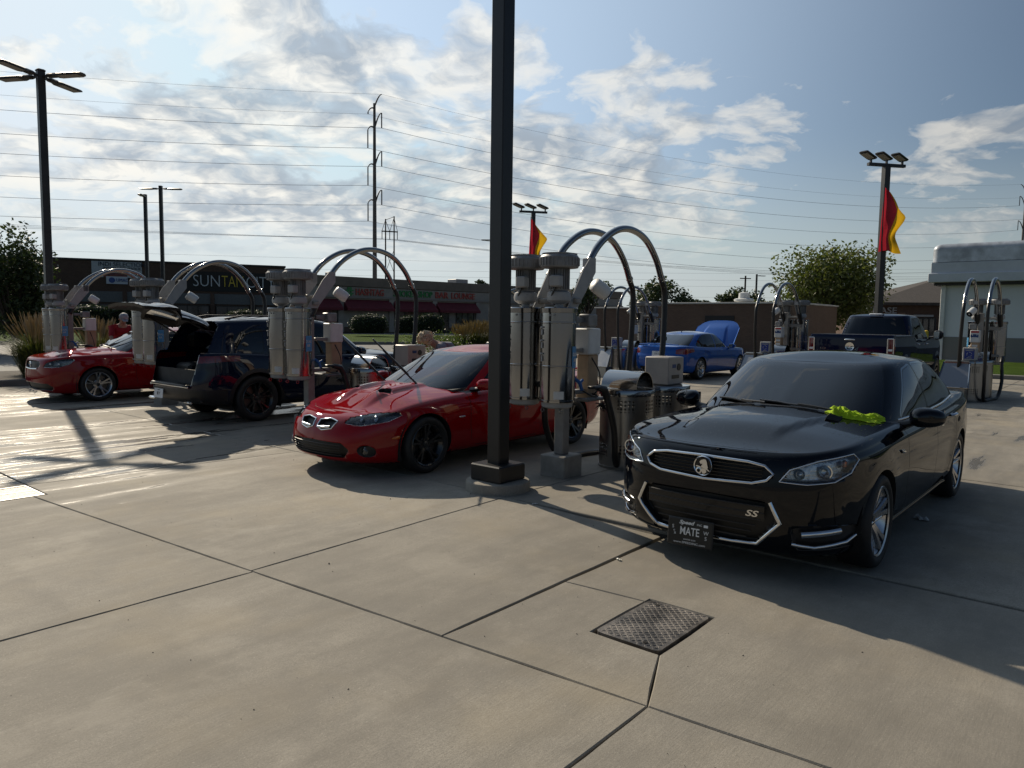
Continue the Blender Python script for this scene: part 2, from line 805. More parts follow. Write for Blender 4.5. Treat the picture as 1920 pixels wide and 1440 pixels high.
def lower_body(S, c):
    """bumper to bumper shell below the belt line, plus bonnet and boot surfaces"""
    ol = bez(c['outline'], c.get('nseg', 12))
    ym = max(p[1] for p in c['outline'])
    xf, xr = ol[0][0], ol[-1][0]
    ks = np.array(c['levels'])
    kk = np.unique(np.concatenate([np.linspace(0, .8, 22), np.linspace(.8, 1, 12)]))
    df, dr, ds = pchip(ks[:, 0], ks[:, 1])(kk), pchip(ks[:, 0], ks[:, 2])(kk), pchip(ks[:, 0], ks[:, 3])(kk)
    zb, zt = pchip(*zip(*c['zb'])), pchip(*zip(*c['zt']))
    x0, y0 = ol[:, 0], np.maximum(ol[:, 1], 0)
    wF, wR = sstep(x0, c['fx'], xf), sstep(-x0, -c['rx'], -xr)
    n, m = len(ol), len(kk)
    P = np.zeros((n, m, 5))
    for j in range(m):
        x = x0 - df[j] * wF + dr[j] * wR
        y = y0 * (1 - ds[j] * (1 - .55 * np.maximum(wF, wR)) / ym)
        z = zb(x0) + (zt(x0) - zb(x0)) * kk[j]
        for (ax, rw, fl) in c['flare']:
            r = np.hypot(x - ax, z - c['zaxle'])
            y = y + fl * np.exp(-((r - rw - .02) / .10) ** 2) * sstep(y0, .6, .8)
        P[:, j] = np.stack([x, y, z, x0 * 0 + 9, x0 * 0 + kk[j]], 1)
    S.grid(P, 'body')
    top = P[:, -1]
    cr = pchip(*zip(*c['crown']))
    js = np.concatenate([np.linspace(0, .12, 4), np.linspace(.16, 1, 22)])
    G = np.zeros((n, len(js), 5))
    for q, j in enumerate(js):
        y = top[:, 1] * (1 - j)
        z = top[:, 2] + cr(top[:, 0]) * sstep(top[0, 0] - top[:, 0], -.02, .55) * sstep(top[:, 0] - top[-1, 0], -.02, .5) * (1 - (1 - j) ** 2)
        if c.get('hoodfx'):
            z = z + c['hoodfx'](top[:, 0], y, j)
        G[:, q] = np.stack([top[:, 0], y, z, y * 0 + 8, y * 0 + j], 1)
    xc, xd = c['cowl'], c['deck']

    def tg(i, j):
        x = top[i][0]
        if x > xc:
            return 'hood'
        if x < xd:
            return 'trunk'
        return 'body' if js[j] < c.get('shelf', .13) else None
    S.grid(G, tg)
    # underside
    U = np.zeros((n, 2, 5))
    U[:, 0] = P[:, 0]
    U[:, 1] = P[:, 0]
    U[:, 1, 1] = 0
    S.grid(U, 'under', flip=True)
    return zt


def greenhouse(S, c, prefix='gh'):
    b, t = bez(c['gb'], c.get('gseg', 9)), bez(c['gt'], c.get('gseg', 9))
    n = len(b)
    zb, zt = pchip(*zip(*c['gzb'])), pchip(*zip(*c['gzt']))
    kk = np.unique(np.concatenate([np.linspace(0, .85, 14), np.linspace(.85, 1, 7)]))
    P = np.zeros((n, len(kk), 5))
    th = np.linspace(0, len(c['gb']) - 1, n)
    bulge = c.get('bulge', .03)
    rr = c.get('railr', .05)
    for q, k in enumerate(kk):
        x = b[:, 0] * (1 - k) + t[:, 0] * k
        y = np.maximum(b[:, 1] * (1 - k) + t[:, 1] * k, 0)
        cen = c.get('gcx', -.4)
        nx, ny = (x - cen) / 1.4, y / .7
        ln = np.maximum(1e-6, np.hypot(nx, ny))
        bl = bulge * math.sin(math.pi * min(1, k)) ** .8
        e = max(0.0, (k - .86) / .14)
        ins = rr * (1 - math.sqrt(max(0, 1 - e * e)))
        x = x + nx / ln * (bl * .6 - ins)
        y = np.maximum(0, y + ny / ln * (bl - ins))
        z = zb(b[:, 0]) * (1 - k) + zt(t[:, 0]) * k
        P[:, q] = np.stack([x, y, z, th, th * 0 + k], 1)
    S.grid(P, prefix)
    top = P[:, -1]
    js = np.linspace(0, 1, 14)
    G = np.zeros((n, len(js), 5))
    ymx = top[:, 1].max()
    for q, j in enumerate(js):
        y = top[:, 1] * (1 - j)
        z = top[:, 2] + c['rcrown'] * sstep(top[0, 0] - top[:, 0], -.05, .5) * sstep(top[:, 0] - top[-1, 0], -.05, .5) * (1 - (1 - j) ** 2)
        G[:, q] = np.stack([top[:, 0], y, z, th, y * 0 + 2], 1)
    S.grid(G, 'roof')


# ---- wheels -------------------------------------------------------
def wheel_parts(R, Wd, rim, style, rim_mat, parent, loc, facing):
    """wheel > tyre, spokes, brake_disc, hub_cap ; facing = +1 for the side towards +y"""
    w = MB()
    h = Wd / 2
    w.lathe([(rim - .012, -h + .012), (rim - .002, -h + .004), (rim + .006, -h + .012), (rim - .012, -h + .03), (rim - .045, -h * .3),
             (rim - .045, h * .3), (rim - .01, h - .03), (rim + .008, h - .012), (rim - .002, h - .004), (rim - .014, h - .012)], n=40, axis='Y', cap=False)
    wo = w.build('wheel', rim_mat, parent, 40)
    wo.location = loc
    if facing < 0:
        wo.rotation_euler = (0, 0, math.pi)
    t = MB()
    t.lathe([(rim + .002, -h + .012), (rim + .02, -h - .004), (R - .045, -h - .008), (R - .018, -h + .004), (R - .004, -h + .03), (R, -h * .3), (R, 0),
             (R, h * .3), (R - .004, h - .03), (R - .018, h - .004), (R - .045, h + .008), (rim + .02, h + .004), (rim + .002, h - .012)], n=48, axis='Y', cap=False)
    t.build('tyre', pm('tyre_rubber', (.012, .012, .012), .62, var=.3, vscale=9, bump=.15), wo, 50)
    s = MB()
    ns, twin, wid = style
    for i in range(ns):
        a0 = 2 * math.pi * i / ns + math.pi / 2
        arms = [(-twin, -twin * .55), (twin, twin * .55)] if twin else [(0, 0)]
        for ao, ai in arms:
            pts = []
            for rr_, wd, yy in ((.045, wid * 1.05, h * .42), (rim * .5, wid * .80, h * .60), (rim * .8, wid * .85, h * .72), (rim - .006, wid * 1.25, h * .80)):
                f = (rr_ - .045) / (rim - .05)
                a = a0 + (ai * (1 - f) + ao * f)
                pts.append((rr_, a, wd, yy))
            vs_, fs = [], []
            for rr_, a, wd, yy in pts:
                ca, sa = math.cos(a), math.sin(a)
                for (dw, dy) in ((-wd, -.012), (-wd * .55, .012), (wd * .55, .012), (wd, -.012), (wd * .9, -.045), (-wd * .9, -.045)):
                    vs_.append((rr_ * ca - dw * sa, yy + dy, rr_ * sa + dw * ca))
            for q in range(len(pts) - 1):
                for e in range(6):
                    g = (e + 1) % 6
                    fs.append((q * 6 + e, q * 6 + g, q * 6 + 6 + g, q * 6 + 6 + e))
            fs += [tuple(range(5, -1, -1)), tuple(range(18, 24))]
            s.add(vs_, fs)
    s.lathe([(.09, h * .25), (.088, h * .42 + .006), (.07, h * .42 + .012), (0, h * .42 + .012)], n=20, axis='Y', cap=False)
    s.build('spokes', rim_mat, wo, 40)
    d = MB()
    d.lathe([(.0, -.01), (rim * .78, -.01), (rim * .78, .015), (0, .015)], n=32, axis='Y', cap=False)
    d.build('brake_disc', pm('disc_steel', (.16, .15, .14), .35, 1.0, rvar=.1, vscale=20), wo, 30)
    cp = MB()
    cp.lathe([(.034, h * .42 + .008), (.033, h * .42 + .022), (.026, h * .42 + .026), (0, h * .42 + .027)], n=16, axis='Y', cap=False)
    cp.build('hub_cap', pm('hub_dark', (.03, .03, .03), .3), wo, 30)
    return wo


def seat(parent, x, y, mat, scale=1.0):
    s = MB()
    s.box((x, y, .50), (.50, .50, .16), bev=.05)
    q = Matrix.Rotation(math.radians(-14), 4, 'Y').to_3x3().to_4x4()
    s.box((x - .30, y, .82), (.15, .48, .62), bev=.06, M=q)
    s.box((x - .385, y, 1.20), (.10, .26, .17), bev=.04, M=q)
    return s.build('seat', mat, parent, 40)


def cabin(root, c, mat_in):
    """dark interior: floor, dashboard, steering wheel, seats"""
    f = MB()
    y = c['cab_y']
    x0, x1 = c['cab_x']
    f.box(((x0 + x1) / 2, 0, c.get('cab_z', .36)), (x1 - x0, 2 * y, .03))
    f.box((x0 - .01, 0, .62), (.03, 2 * y, .5))
    f.build('cabin_floor', mat_in, root)
    dz = c['dash_z']
    dx = c['dash_x']
    d = MB()
    pr = [(dx + .42, dz - .01), (dx + .10, dz + .015), (dx, dz - .02), (dx - .06, dz - .12), (dx - .02, dz - .36), (dx + .42, dz - .40)]
    n = len(pr)
    vs_ = [(a, -y, b) for a, b in pr] + [(a, y, b) for a, b in pr]
    d.add(vs_, [tuple(range(n - 1, -1, -1)), tuple(range(n, 2 * n))] + [(i, (i + 1) % n, n + (i + 1) % n, n + i) for i in range(n)])
    d.build('dashboard', mat_in, root, 30)
    if c.get('seats', True):
        for sy in (.37, -.37):
            seat(root, c['seat_x'], sy, mat_in)
        b = MB()
        b.box((c['seat_x'] - .95, 0, .52), (.5, 1.25, .16), bev=.05)
        b.box((c['seat_x'] - 1.22, 0, .80), (.16, 1.25, .56), bev=.06)
        b.build('rear_seat', mat_in, root, 40)
        sw = MB()
        cx, cz = dx - .20, dz - .07
        ring = []
        for i in range(25):
            a = 2 * math.pi * i / 24
            ring.append((cx + .08 * math.sin(a) * .9, .37 + .185 * math.cos(a), cz + .185 * math.sin(a) * .92))
        sw.tube(ring, .015, 8, cap=False)
        sw.cyl((cx, .37, cz), (cx + .2, .37, cz - .07), .03)
        sw.box((cx, .37, cz), (.03, .3, .05))
        sw.build('steering_wheel', mat_in, root, 40)


def outline_tube(bvh, pts2d, axis, r, mb, off=0.004, closed=True, n=8, side=1, flat=1.0, dens=6):
    """tube laid on the body along a drawn outline. axis 'X+' : (y,z) seen from the front, 'X-' from the rear, 'Y': (x,z) seen from the side, 'Z': (x,y) from above"""
    P = [np.array(p, float) for p in pts2d]
    if closed:
        P.append(P[0])
    path = []
    for a, b in zip(P[:-1], P[1:]):
        m = max(2, int(np.linalg.norm(b - a) / .04))
        for t in np.linspace(0, 1, m, endpoint=False):
            path.append(a * (1 - t) + b * t)
    path.append(P[-1])
    out = []
    for a, b in path:
        if axis == 'X+':
            o, d = Vector((5, a, b)), Vector((-1, 0, 0))
        elif axis == 'X-':
            o, d = Vector((-5, a, b)), Vector((1, 0, 0))
        elif axis == 'Y':
            o, d = Vector((a, 3 * side, b)), Vector((0, -side, 0))
        else:
            o, d = Vector((a, b, 4)), Vector((0, 0, -1))
        h = bvh.ray_cast(o, d)
        if h[0] is not None:
            out.append(h[0] - d * off)
    if len(out) > 1:
        mb.tube(out, r, n, cap=True, flat=flat)
    return out


def hit(bvh, o, d):
    h = bvh.ray_cast(Vector(o), Vector(d))
    return h[0], h[1]
# ---- vehicle finishing --------------------------------------------
def paint(name, col, flake=0.0, rough=.28, drops=0.0, coat=1.0):
    if name in MATS:
        return MATS[name]
    m = bpy.data.materials.new(name)
    m.use_nodes = True
    k = NT(m.node_tree)
    out = k.n('ShaderNodeOutputMaterial')
    b = k.n('ShaderNodeBsdfPrincipled')
    k.put(out.inputs[0], b.outputs[0])
    b.inputs['Base Color'].default_value = (*col, 1)
    b.inputs['Metallic'].default_value = flake
    b.inputs['Roughness'].default_value = rough
    b.inputs['Coat Weight'].default_value = coat
    b.inputs['Coat IOR'].default_value = 1.5
    b.inputs['Specular IOR Level'].default_value = .0
    tc = k.n('ShaderNodeTexCoord')
    o = tc.outputs['Object']
    k.put(b.inputs['Coat Roughness'], k.m('ADD', k.m('MULTIPLY', k.ramp(k.noise(o, 3.0, 5, .6), .45, .75), .025), .008))
    bp = k.n('ShaderNodeBump')
    bp.inputs['Strength'].default_value = .05
    bp.inputs['Distance'].default_value = .002
    hgt = k.noise(o, 24.0, 2, .5)
    if drops:
        vo = k.n('ShaderNodeTexVoronoi', feature='F1')
        k.put(vo.inputs['Vector'], o)
        vo.inputs['Scale'].default_value = 75.0
        sel = k.n('ShaderNodeSeparateColor')
        k.put(sel.inputs[0], vo.outputs['Color'])
        rad = k.m('MULTIPLY', sel.outputs[0], .42)
        dome = k.m('SUBTRACT', 1.0, k.m('DIVIDE', vo.outputs['Distance'], k.m('MAXIMUM', rad, .02)), clamp=True)
        pick = k.m('GREATER_THAN', sel.outputs[1], 1 - drops)
        patch = k.ramp(k.noise(o, 2.2, 3, .5), .42, .62)
        ge = k.n('ShaderNodeNewGeometry')
        sz = k.n('ShaderNodeSeparateXYZ')
        k.put(sz.inputs[0], ge.outputs['Normal'])
        up = k.ramp(sz.outputs[2], .55, .85)
        dm = k.m('MULTIPLY', k.m('MULTIPLY', k.m('POWER', dome, .5), pick), k.m('MULTIPLY', patch, up))
        hgt = k.m('ADD', k.m('MULTIPLY', hgt, .05), k.m('MULTIPLY', dm, 1.0))
        bp.inputs['Strength'].default_value = .8
        bp.inputs['Distance'].default_value = .0022
    k.put(bp.inputs['Height'], hgt)
    k.put(b.inputs['Coat Normal'], bp.outputs[0])
    MATS[name] = m
    return m


def std_mats():
    return dict(
        chrome=pm('chrome', (.78, .79, .80), .08, 1.0, rvar=.03, vscale=8),
        black=pm('black_plastic', (.012, .012, .013), .45, var=.2, bump=.1, bscale=200),
        gloss=pm('gloss_black', (.006, .006, .007), .08),
        mesh=pm('grille_black', (.006, .006, .006), .5),
        inner=pm('cabin_black', (.035, .035, .036), .75, var=.2),
        under=pm('underbody', (.008, .008, .008), .8, var=.3),
        well=pm('wheel_well_black', (.006, .006, .006), .9, var=.3),
        glass=glass('tinted_glass', (.20, .24, .26), .0, 1.5, .02),
        glass_dark=glass('privacy_glass', (.03, .035, .04), .0, 1.5, .02),
        glass_side=glass('side_glass', (.10, .12, .13), .0, 1.5, .10),
        lens=glass('lamp_lens', (.86, .88, .9), .0, 1.45, .03),
        red_lens=pm('red_lens', (.13, .005, .007), .08, coat=1, var=.25, vscale=40),
        lamp_dark=pm('lamp_housing', (.22, .20, .18), .20, .9, var=.5, vscale=22, bump=.4, bscale=45),
        chrome_in=pm('lamp_reflector', (.70, .71, .72), .12, 1.0, rvar=.08, vscale=25),
        amber=pm('amber_lens', (.55, .12, .01), .12, coat=1),
        plate=pm('plate_white', (.62, .64, .68), .35, var=.12, vscale=30),
        white=pm('white_print', (.75, .75, .73), .5),
        alloy=pm('alloy_silver', (.52, .52, .53), .22, 1.0, rvar=.08, vscale=9),
        alloy_black=pm('alloy_black', (.010, .010, .010), .25, coat=.6),
        seamm=pm('panel_gap', (.002, .002, .002), .9),
    )


def sedan_shell(c):
    S = Shell()
    lower_body(S, c)
    greenhouse(S, c)
    S.weld()
    ax = c['axles']
    R = c['archR']
    # side glass
    side = lambda p: p[1] > .35
    for tgn, pts, r in c['side_glass']:
        f = poly_sdf(pts, r)
        S.cut(lambda A: f(A[:, 0], A[:, 2]) - .020, ('gh',), 'trim', side)
        S.cut(lambda A: f(A[:, 0], A[:, 2]) - .008, ('trim',), 'rubber', side)
        S.cut(lambda A: f(A[:, 0], A[:, 2]), ('rubber',), tgn, side)
    # screens
    for tgn, lo, hi, b0, b1 in c['screens']:
        def f(A, lo=lo, hi=hi, b0=b0, b1=b1):
            return np.maximum.reduce([(lo - A[:, 3]) * .3, (A[:, 3] - hi) * .3, (b0 - A[:, 4]) * .6, (A[:, 4] - b1) * .6])
        S.cut(lambda A: f(A) - .020, ('gh',), 'rubber')
        S.cut(f, ('rubber',), tgn, lambda p, lo=lo, hi=hi: lo - .5 < p[3] < hi + .5)
    # wheel openings
    for a in ax:
        S.cut(lambda A, a=a: np.hypot(A[:, 0] - a, (A[:, 2] - c['zaxle'])) - R, ('body', 'under'), 'arch', lambda p: p[1] > .5)
    S.recess('arch', (0, -.07, 0), 'gone', 'arch_lip')
    S.drop('gone')
    # doors
    for i, (pts) in enumerate(c['doors']):
        f = poly_sdf(pts)
        S.cut(lambda A: f(A[:, 0], A[:, 2]), ('body',), 'door%d' % i, side)
        S.seam(lambda A: f(A[:, 0], A[:, 2]), ('body', 'door%d' % i, 'door%d' % (i - 1)), .004, side)
    if 'gh_seams' in c:
        for pts in c['gh_seams']:
            f = poly_sdf(pts)
            S.seam(lambda A: f(A[:, 0], A[:, 2]), ('gh', 'trim'), .003, side)
    # outlines seen from front and rear
    for tgn, pts, r, xlo, src in c.get('front_cuts', []):
        f = poly_sdf(pts, r)
        S.cut(lambda A: f(A[:, 1], A[:, 2]), src, tgn, lambda p, xlo=xlo: p[0] > xlo)
    for tgn, pts, r, xhi, src in c.get('rear_cuts', []):
        f = poly_sdf(pts, r)
        S.cut(lambda A: f(A[:, 1], A[:, 2]), src, tgn, lambda p, xhi=xhi: p[0] < xhi)
    for tgn, pts, r, src in c.get('side_cuts', []):
        f = poly_sdf(pts, r)
        S.cut(lambda A: f(A[:, 0], A[:, 2]), src, tgn, side)
    for tgn, pts, r, src in c.get('top_cuts', []):
        f = poly_sdf(pts, r)
        S.cut(lambda A: f(A[:, 0], A[:, 1]), src, tgn)
    for fn, src, w, pred in c.get('seams', []):
        S.seam(fn, src, w, pred)
    return S


SIDED = {'glass_f': 'side_window', 'glass_r': 'side_window', 'glass_q': 'side_window', 'door0': 'door', 'door1': 'door',
         'lamp': 'headlight', 'tail': 'tail_light', 'arch_lip': 'wheel_arch', 'fogpocket': 'fog_lamp_pocket', 'fog': 'fog_lamp', 'lamp_in': 'headlight_housing', 'tail_in': 'tail_light_housing'}
SINGLE = {'body': 'body', 'gh': 'pillars', 'roof': 'roof', 'hood': 'bonnet', 'trunk': 'boot_lid', 'windscreen': 'windscreen', 'backlight': 'rear_window',
          'rubber': 'window_seal', 'trim': 'window_trim', 'under': 'underbody', 'grille': 'grille', 'lower_grille': 'lower_grille', 'seam': 'panel_gap',
          'tailgate': 'tailgate', 'cowl': 'cowl_panel', 'black_trim': 'cladding', 'sunroof': 'sunroof', 'scoop': 'bonnet_scoop', 'tg_in': 'tailgate_lining', 'tg_glass': 'tailgate_window', 'bed_cover': 'bed_cover'}


def assemble(S, root, c, pmat, m, xforms=None):
    """turn the cut shell into named parts"""
    N = S.normals(hard=('arch_lip',))
    xforms = xforms or {}
    mats = {'body': pmat, 'gh': pmat, 'roof': pmat, 'hood': pmat, 'trunk': pmat, 'door0': pmat, 'door1': pmat, 'arch_lip': m['under'],
            'windscreen': m['glass'], 'backlight': m['glass_dark'], 'glass_f': m['glass'], 'glass_r': m['glass_dark'], 'glass_q': m['glass_dark'],
            'rubber': m['gloss'], 'trim': m['chrome'], 'under': m['under'], 'lamp': m['lens'], 'lamp_in': m['lamp_dark'], 'tail': m['red_lens'],
            'tail_in': m['lamp_dark'], 'grille': m['mesh'], 'lower_grille': m['mesh'], 'fogpocket': m['black'], 'fog': m['chrome_in'], 'seam': m['seamm'],
            'tailgate': pmat, 'cowl': m['black'], 'black_trim': m['black'], 'sunroof': m['gloss'], 'scoop': m['mesh'], 'bed_cover': m['black'], 'tg_in': m['black'], 'tg_glass': m['glass_dark']}
    mats.update(c.get('mats', {}))
    made = {}
    for t in sorted(set(S.T)):
        flat = t in ('arch_lip',)
        if t == 'arch_lip':
            for s in (1, -1):
                for e in (1, -1):
                    S.part(t, SIDED[t], mats[t], root, s, N, None, True, lambda p, e=e: p[0] * e > 0)
        elif t in SIDED:
            for s in (1, -1):
                o = S.part(t, SIDED[t], mats[t], root, s, N, xforms.get(t), flat)
                made[(t, s)] = o
        else:
            made[t] = S.part(t, SINGLE[t], mats[t], root, 0, N, xforms.get(t), flat)
            if t in ('seam', 'rubber', 'trim', 'scoop', 'cowl', 'gh') and made[t]:
                made[t]['kind'] = 'stuff'
    return made


def running_gear(root, c, m, style, rim_mat):
    wt = c['wheel']
    for a in c['axles']:
        for s in (1, -1):
            wheel_parts(wt[0], wt[1], wt[2], style, rim_mat, root, (a, s * (c['track'] - wt[1] / 2), wt[0]), s)
            w = MB()
            R = c['archR'] + .035
            pts, fs = [], []
            for i in range(17):
                an = math.pi * (i / 16) * 1.24 - math.pi * .12
                for y in (.42, c['track'] - .03):
                    pts.append((a + R * math.cos(an), s * y, c['zaxle'] + R * math.sin(an)))
            for i in range(16):
                fs.append((2 * i, 2 * i + 1, 2 * i + 3, 2 * i + 2))
            ctr = len(pts)
            pts.append((a, s * .42, c['zaxle']))
            for i in range(16):
                fs.append((ctr, 2 * i, 2 * i + 2))
            w.add(pts, fs)
            w.build('wheel_well', m['well'], root, 50)


def door_handle(root, bvh, x, z, side, mat, w=.19):
    h, nr = hit(bvh, (x, 3 * side, z), (0, -side, 0))
    if h is None:
        return
    b = MB()
    b.tube([(x + w / 2, h.y + .002 * side, z - .004), (x + w / 2 - .03, h.y + .028 * side, z), (x, h.y + .034 * side, z + .003), (x - w / 2 + .03, h.y + .030 * side, z + .002), (x - w / 2, h.y + .002 * side, z)],
           [.012, .013, .014, .013, .012], 8, flat=1.3)
    b.build('door_handle', mat, root, 50)


def mirror_part(root, x, y, z, side, pmat, m, L=.24, H=.15):
    b = MB()
    q = []
    for (dx, sc) in ((.10, .35), (.085, .7), (.04, .95), (-.02, 1.0), (-.06, .95), (-.065, .9)):
        ring = []
        for i in range(16):
            a = 2 * math.pi * i / 16
            cy, cz = math.cos(a), math.sin(a)
            e = 2.6
            ry = abs(cy) ** (2 / e) * (1 if cy > 0 else -1)
            rz = abs(cz) ** (2 / e) * (1 if cz > 0 else -1)
            ring.append((x + dx - .03 * ry, side * (y + L / 2 + ry * L / 2 * sc), z + rz * H / 2 * sc * (1 - .15 * ry)))
        q.append(ring)
    pts = [p for r in q for p in r]
    fs = []
    for r in range(len(q) - 1):
        for i in range(16):
            j = (i + 1) % 16
            fs.append((r * 16 + i, r * 16 + j, r * 16 + 16 + j, r * 16 + 16 + i))
    fs += [tuple(range(15, -1, -1)), tuple(80 + i for i in range(16))]
    b.add(pts, fs)
    o = b.build('door_mirror', pmat, root, 45)
    st = MB()
    st.tube([(x + .04, side * (y - .11), z - .075), (x + .03, side * (y - .02), z - .06), (x + .01, side * (y + .05), z - .035)], [.035, .03, .025], 8, flat=1.5)
    st.build('mirror_stalk', m['black'], o, 50)
    g = MB()
    g.box((x - .069, side * (y + L / 2), z), (.004, L * .82, H * .78), bev=.02)
    g.build('mirror_glass', m['chrome'], o, 30)
    return o


def wiper(root, bvh, a, b, m, lift=0.0):
    """arm and blade resting on the windscreen (a,b are x,y points seen from above)"""
    pts = []
    for t in np.linspace(0, 1, 9):
        x, y = a[0] * (1 - t) + b[0] * t, a[1] * (1 - t) + b[1] * t
        h, n = hit(bvh, (x, y, 4), (0, 0, -1))
        if h is not None:
            pts.append(h + Vector((0.004, 0, .022)))
    w = MB()
    if len(pts) > 2:
        w.tube(pts[:5], .010, 6)
        w.tube([p + Vector((0, 0, -.008)) for p in pts[2:]], .009, 6, flat=1.8)
    return w.build('wiper', m['black'], root, 50)


def number_plate(root, M, w, h, bg, fg, rows, frame_mat=None, name='number_plate'):
    b = MB()
    b.box((0, 0, 0), (w, h, .006), bev=.002)
    me = b.mesh(name, 0)
    me.transform(M)
    o = obj(name, me, bg, root)
    for (t, s, x, y, kw) in rows:
        text('plate_lettering', t, s, fg, M @ Matrix.Translation((x, y, .0045)), o, ext=.0006, **kw)
    return o


def full_bvh(S):
    T_ = Shell()
    T_.V, T_.F, T_.T = list(S.V), [list(f) for f in S.F], list(S.T)
    T_.mirror()
    return T_.bvh(('under', 'arch_lip'))
# ================================================================== ground
def concrete_mat(name, base, wet=True, tint=1.0, bump=.35):
    if name in MATS:
        return MATS[name]
    m = bpy.data.materials.new(name)
    m.use_nodes = True
    k = NT(m.node_tree)
    out = k.n('ShaderNodeOutputMaterial')
    b = k.n('ShaderNodeBsdfPrincipled')
    k.put(out.inputs[0], b.outputs[0])
    ge = k.n('ShaderNodeNewGeometry')
    p = ge.outputs['Position']
    mp = k.n('ShaderNodeMapping', vector_type='POINT')
    k.put(mp.inputs[0], p)
    mp.inputs['Rotation'].default_value = (0, 0, -ANG_U)
    q = mp.outputs[0]                                  # x along u, y along v
    oi = k.n('ShaderNodeObjectInfo')
    rnd = oi.outputs['Random']
    big = k.noise(k.v('MULTIPLY', q, (.5, 1.0, 1)), .55, 5, .62)
    mid = k.noise(q, 3.1, 6, .65)
    st = k.noise(k.v('MULTIPLY', q, (.35, 1.6, 1)), 1.7, 7, .68)      # streaks along the lot
    fine = k.noise(q, 190.0, 3, .6)
    c_lo = tuple(x * .60 for x in base) + (1,)
    c_hi = tuple(min(1, x * 1.20) for x in base) + (1,)
    f = k.m('ADD', k.m('MULTIPLY', big, .55), k.m('ADD', k.m('MULTIPLY', mid, .30), k.m('MULTIPLY', st, .40)))
    f = k.ramp(f, .46, .78)
    col = k.mix(f, c_lo, c_hi)
    col = k.mix(k.m('MULTIPLY', k.ramp(fine, .42, .60), .30), col, tuple(x * .62 for x in base) + (1,))
    mott = k.noise(q, 28.0, 5, .7)
    col = k.mix(k.m('MULTIPLY', k.ramp(mott, .44, .64), .34), col, tuple(x * .66 for x in base) + (1,))
    sp2 = k.noise(q, 95.0, 3, .6)
    col = k.mix(k.m('MULTIPLY', k.ramp(sp2, .42, .62), .42), col, tuple(x * .55 for x in base) + (1,))
    pit = k.noise(q, 70.0, 2, .5)
    col = k.mix(k.m('MULTIPLY', k.ramp(pit, .64, .72), .35), col, tuple(min(1, x * 1.6) for x in base) + (1,))
    blot = k.noise(k.v('ADD', q, (3.1, 9.7, 0)), 1.25, 7, .66)
    col = k.mix(k.m('MULTIPLY', k.ramp(blot, .50, .66), .38), col, (base[0] * .52, base[1] * .53, base[2] * .56, 1))
    col = k.mix(k.m('MULTIPLY', k.ramp(blot, .30, .44), -.25), col, c_lo) if False else k.mix(k.m('MULTIPLY', k.m('SUBTRACT', 1.0, k.ramp(blot, .34, .47)), .30), col, tuple(min(1, x * 1.35) for x in base) + (1,))
    # hairline cracks here and there
    ck = k.n('ShaderNodeTexVoronoi', feature='DISTANCE_TO_EDGE')
    k.put(ck.inputs['Vector'], k.v('ADD', q, k.v('SCALE', k.noise(q, 1.4, 5, .65, out=1), .9)))
    ck.inputs['Scale'].default_value = .38
    crack = k.m('MULTIPLY', k.m('LESS_THAN', ck.outputs[0], .0022), k.ramp(k.noise(q, .5, 2, .5), .66, .72))
    col = k.mix(k.m('MULTIPLY', crack, .8), col, tuple(x * .22 for x in base) + (1,))
    # sand-coloured wear and grey film
    warm = k.ramp(k.noise(q, .8, 4, .6), .48, .72)
    col = k.mix(k.m('MULTIPLY', warm, .35), col, (base[0] * 1.12, base[1] * 1.02, base[2] * .82, 1))
    # per-slab shade
    col = k.mix(.5, col, k.mix(rnd, c_lo, c_hi), 'MIX') if False else k.mix(k.m('MULTIPLY', rnd, .38), col, c_lo)
    # drip spots and stains
    vo = k.n('ShaderNodeTexVoronoi', feature='F1')
    k.put(vo.inputs['Vector'], q)
    vo.inputs['Scale'].default_value = 2.6
    sc = k.n('ShaderNodeSeparateColor')
    k.put(sc.inputs[0], vo.outputs['Color'])
    rad = k.m('MULTIPLY', sc.outputs[0], .055)
    dist = k.m('ADD', vo.outputs['Distance'], k.m('MULTIPLY', k.noise(q, 30, 3, .6), .04))
    spot = k.m('MULTIPLY', k.m('LESS_THAN', dist, k.m('ADD', rad, .012)), k.m('GREATER_THAN', sc.outputs[1], .55))
    col = k.mix(k.m('MULTIPLY', spot, .55), col, tuple(x * .35 for x in base) + (1,))
    rough = k.m('ADD', .74, k.m('MULTIPLY', mid, .16))
    hgt = k.m('ADD', k.m('MULTIPLY', fine, .6), k.m('MULTIPLY', k.noise(k.v('MULTIPLY', q, (.12, 1, 1)), 75.0, 2, .5), .5))
    bs = bump
    if wet:
        sp = k.n('ShaderNodeSeparateXYZ')
        k.put(sp.inputs[0], q)
        u, v = sp.outputs[0], sp.outputs[1]

        def blob(u0, v0, ru, rv):
            a = k.m('DIVIDE', k.m('SUBTRACT', u, u0), ru)
            c_ = k.m('DIVIDE', k.m('SUBTRACT', v, v0), rv)
            return k.m('SUBTRACT', 1.0, k.m('ADD', k.m('MULTIPLY', a, a), k.m('MULTIPLY', c_, c_)), clamp=True)
        # faint tyre tracks along the aisle and oil in the bays
        wv = k.m('MULTIPLY', k.m('SINE', k.m('MULTIPLY', v, .31)), .35)
        for u0, am in ((.35, .30), (1.95, .30), (3.2, .18), (4.75, .16)):
            t_ = k.m('ABSOLUTE', k.m('SUBTRACT', k.m('ADD', u, wv), u0))
            tr = k.m('MULTIPLY', k.m('SUBTRACT', 1.0, k.ramp(t_, .05, .20)), k.ramp(k.noise(k.v('MULTIPLY', q, (1.5, .25, 1)), 1.1, 4, .6), .42, .66))
            col = k.mix(k.m('MULTIPLY', tr, am), col, tuple(x * .42 for x in base) + (1,))
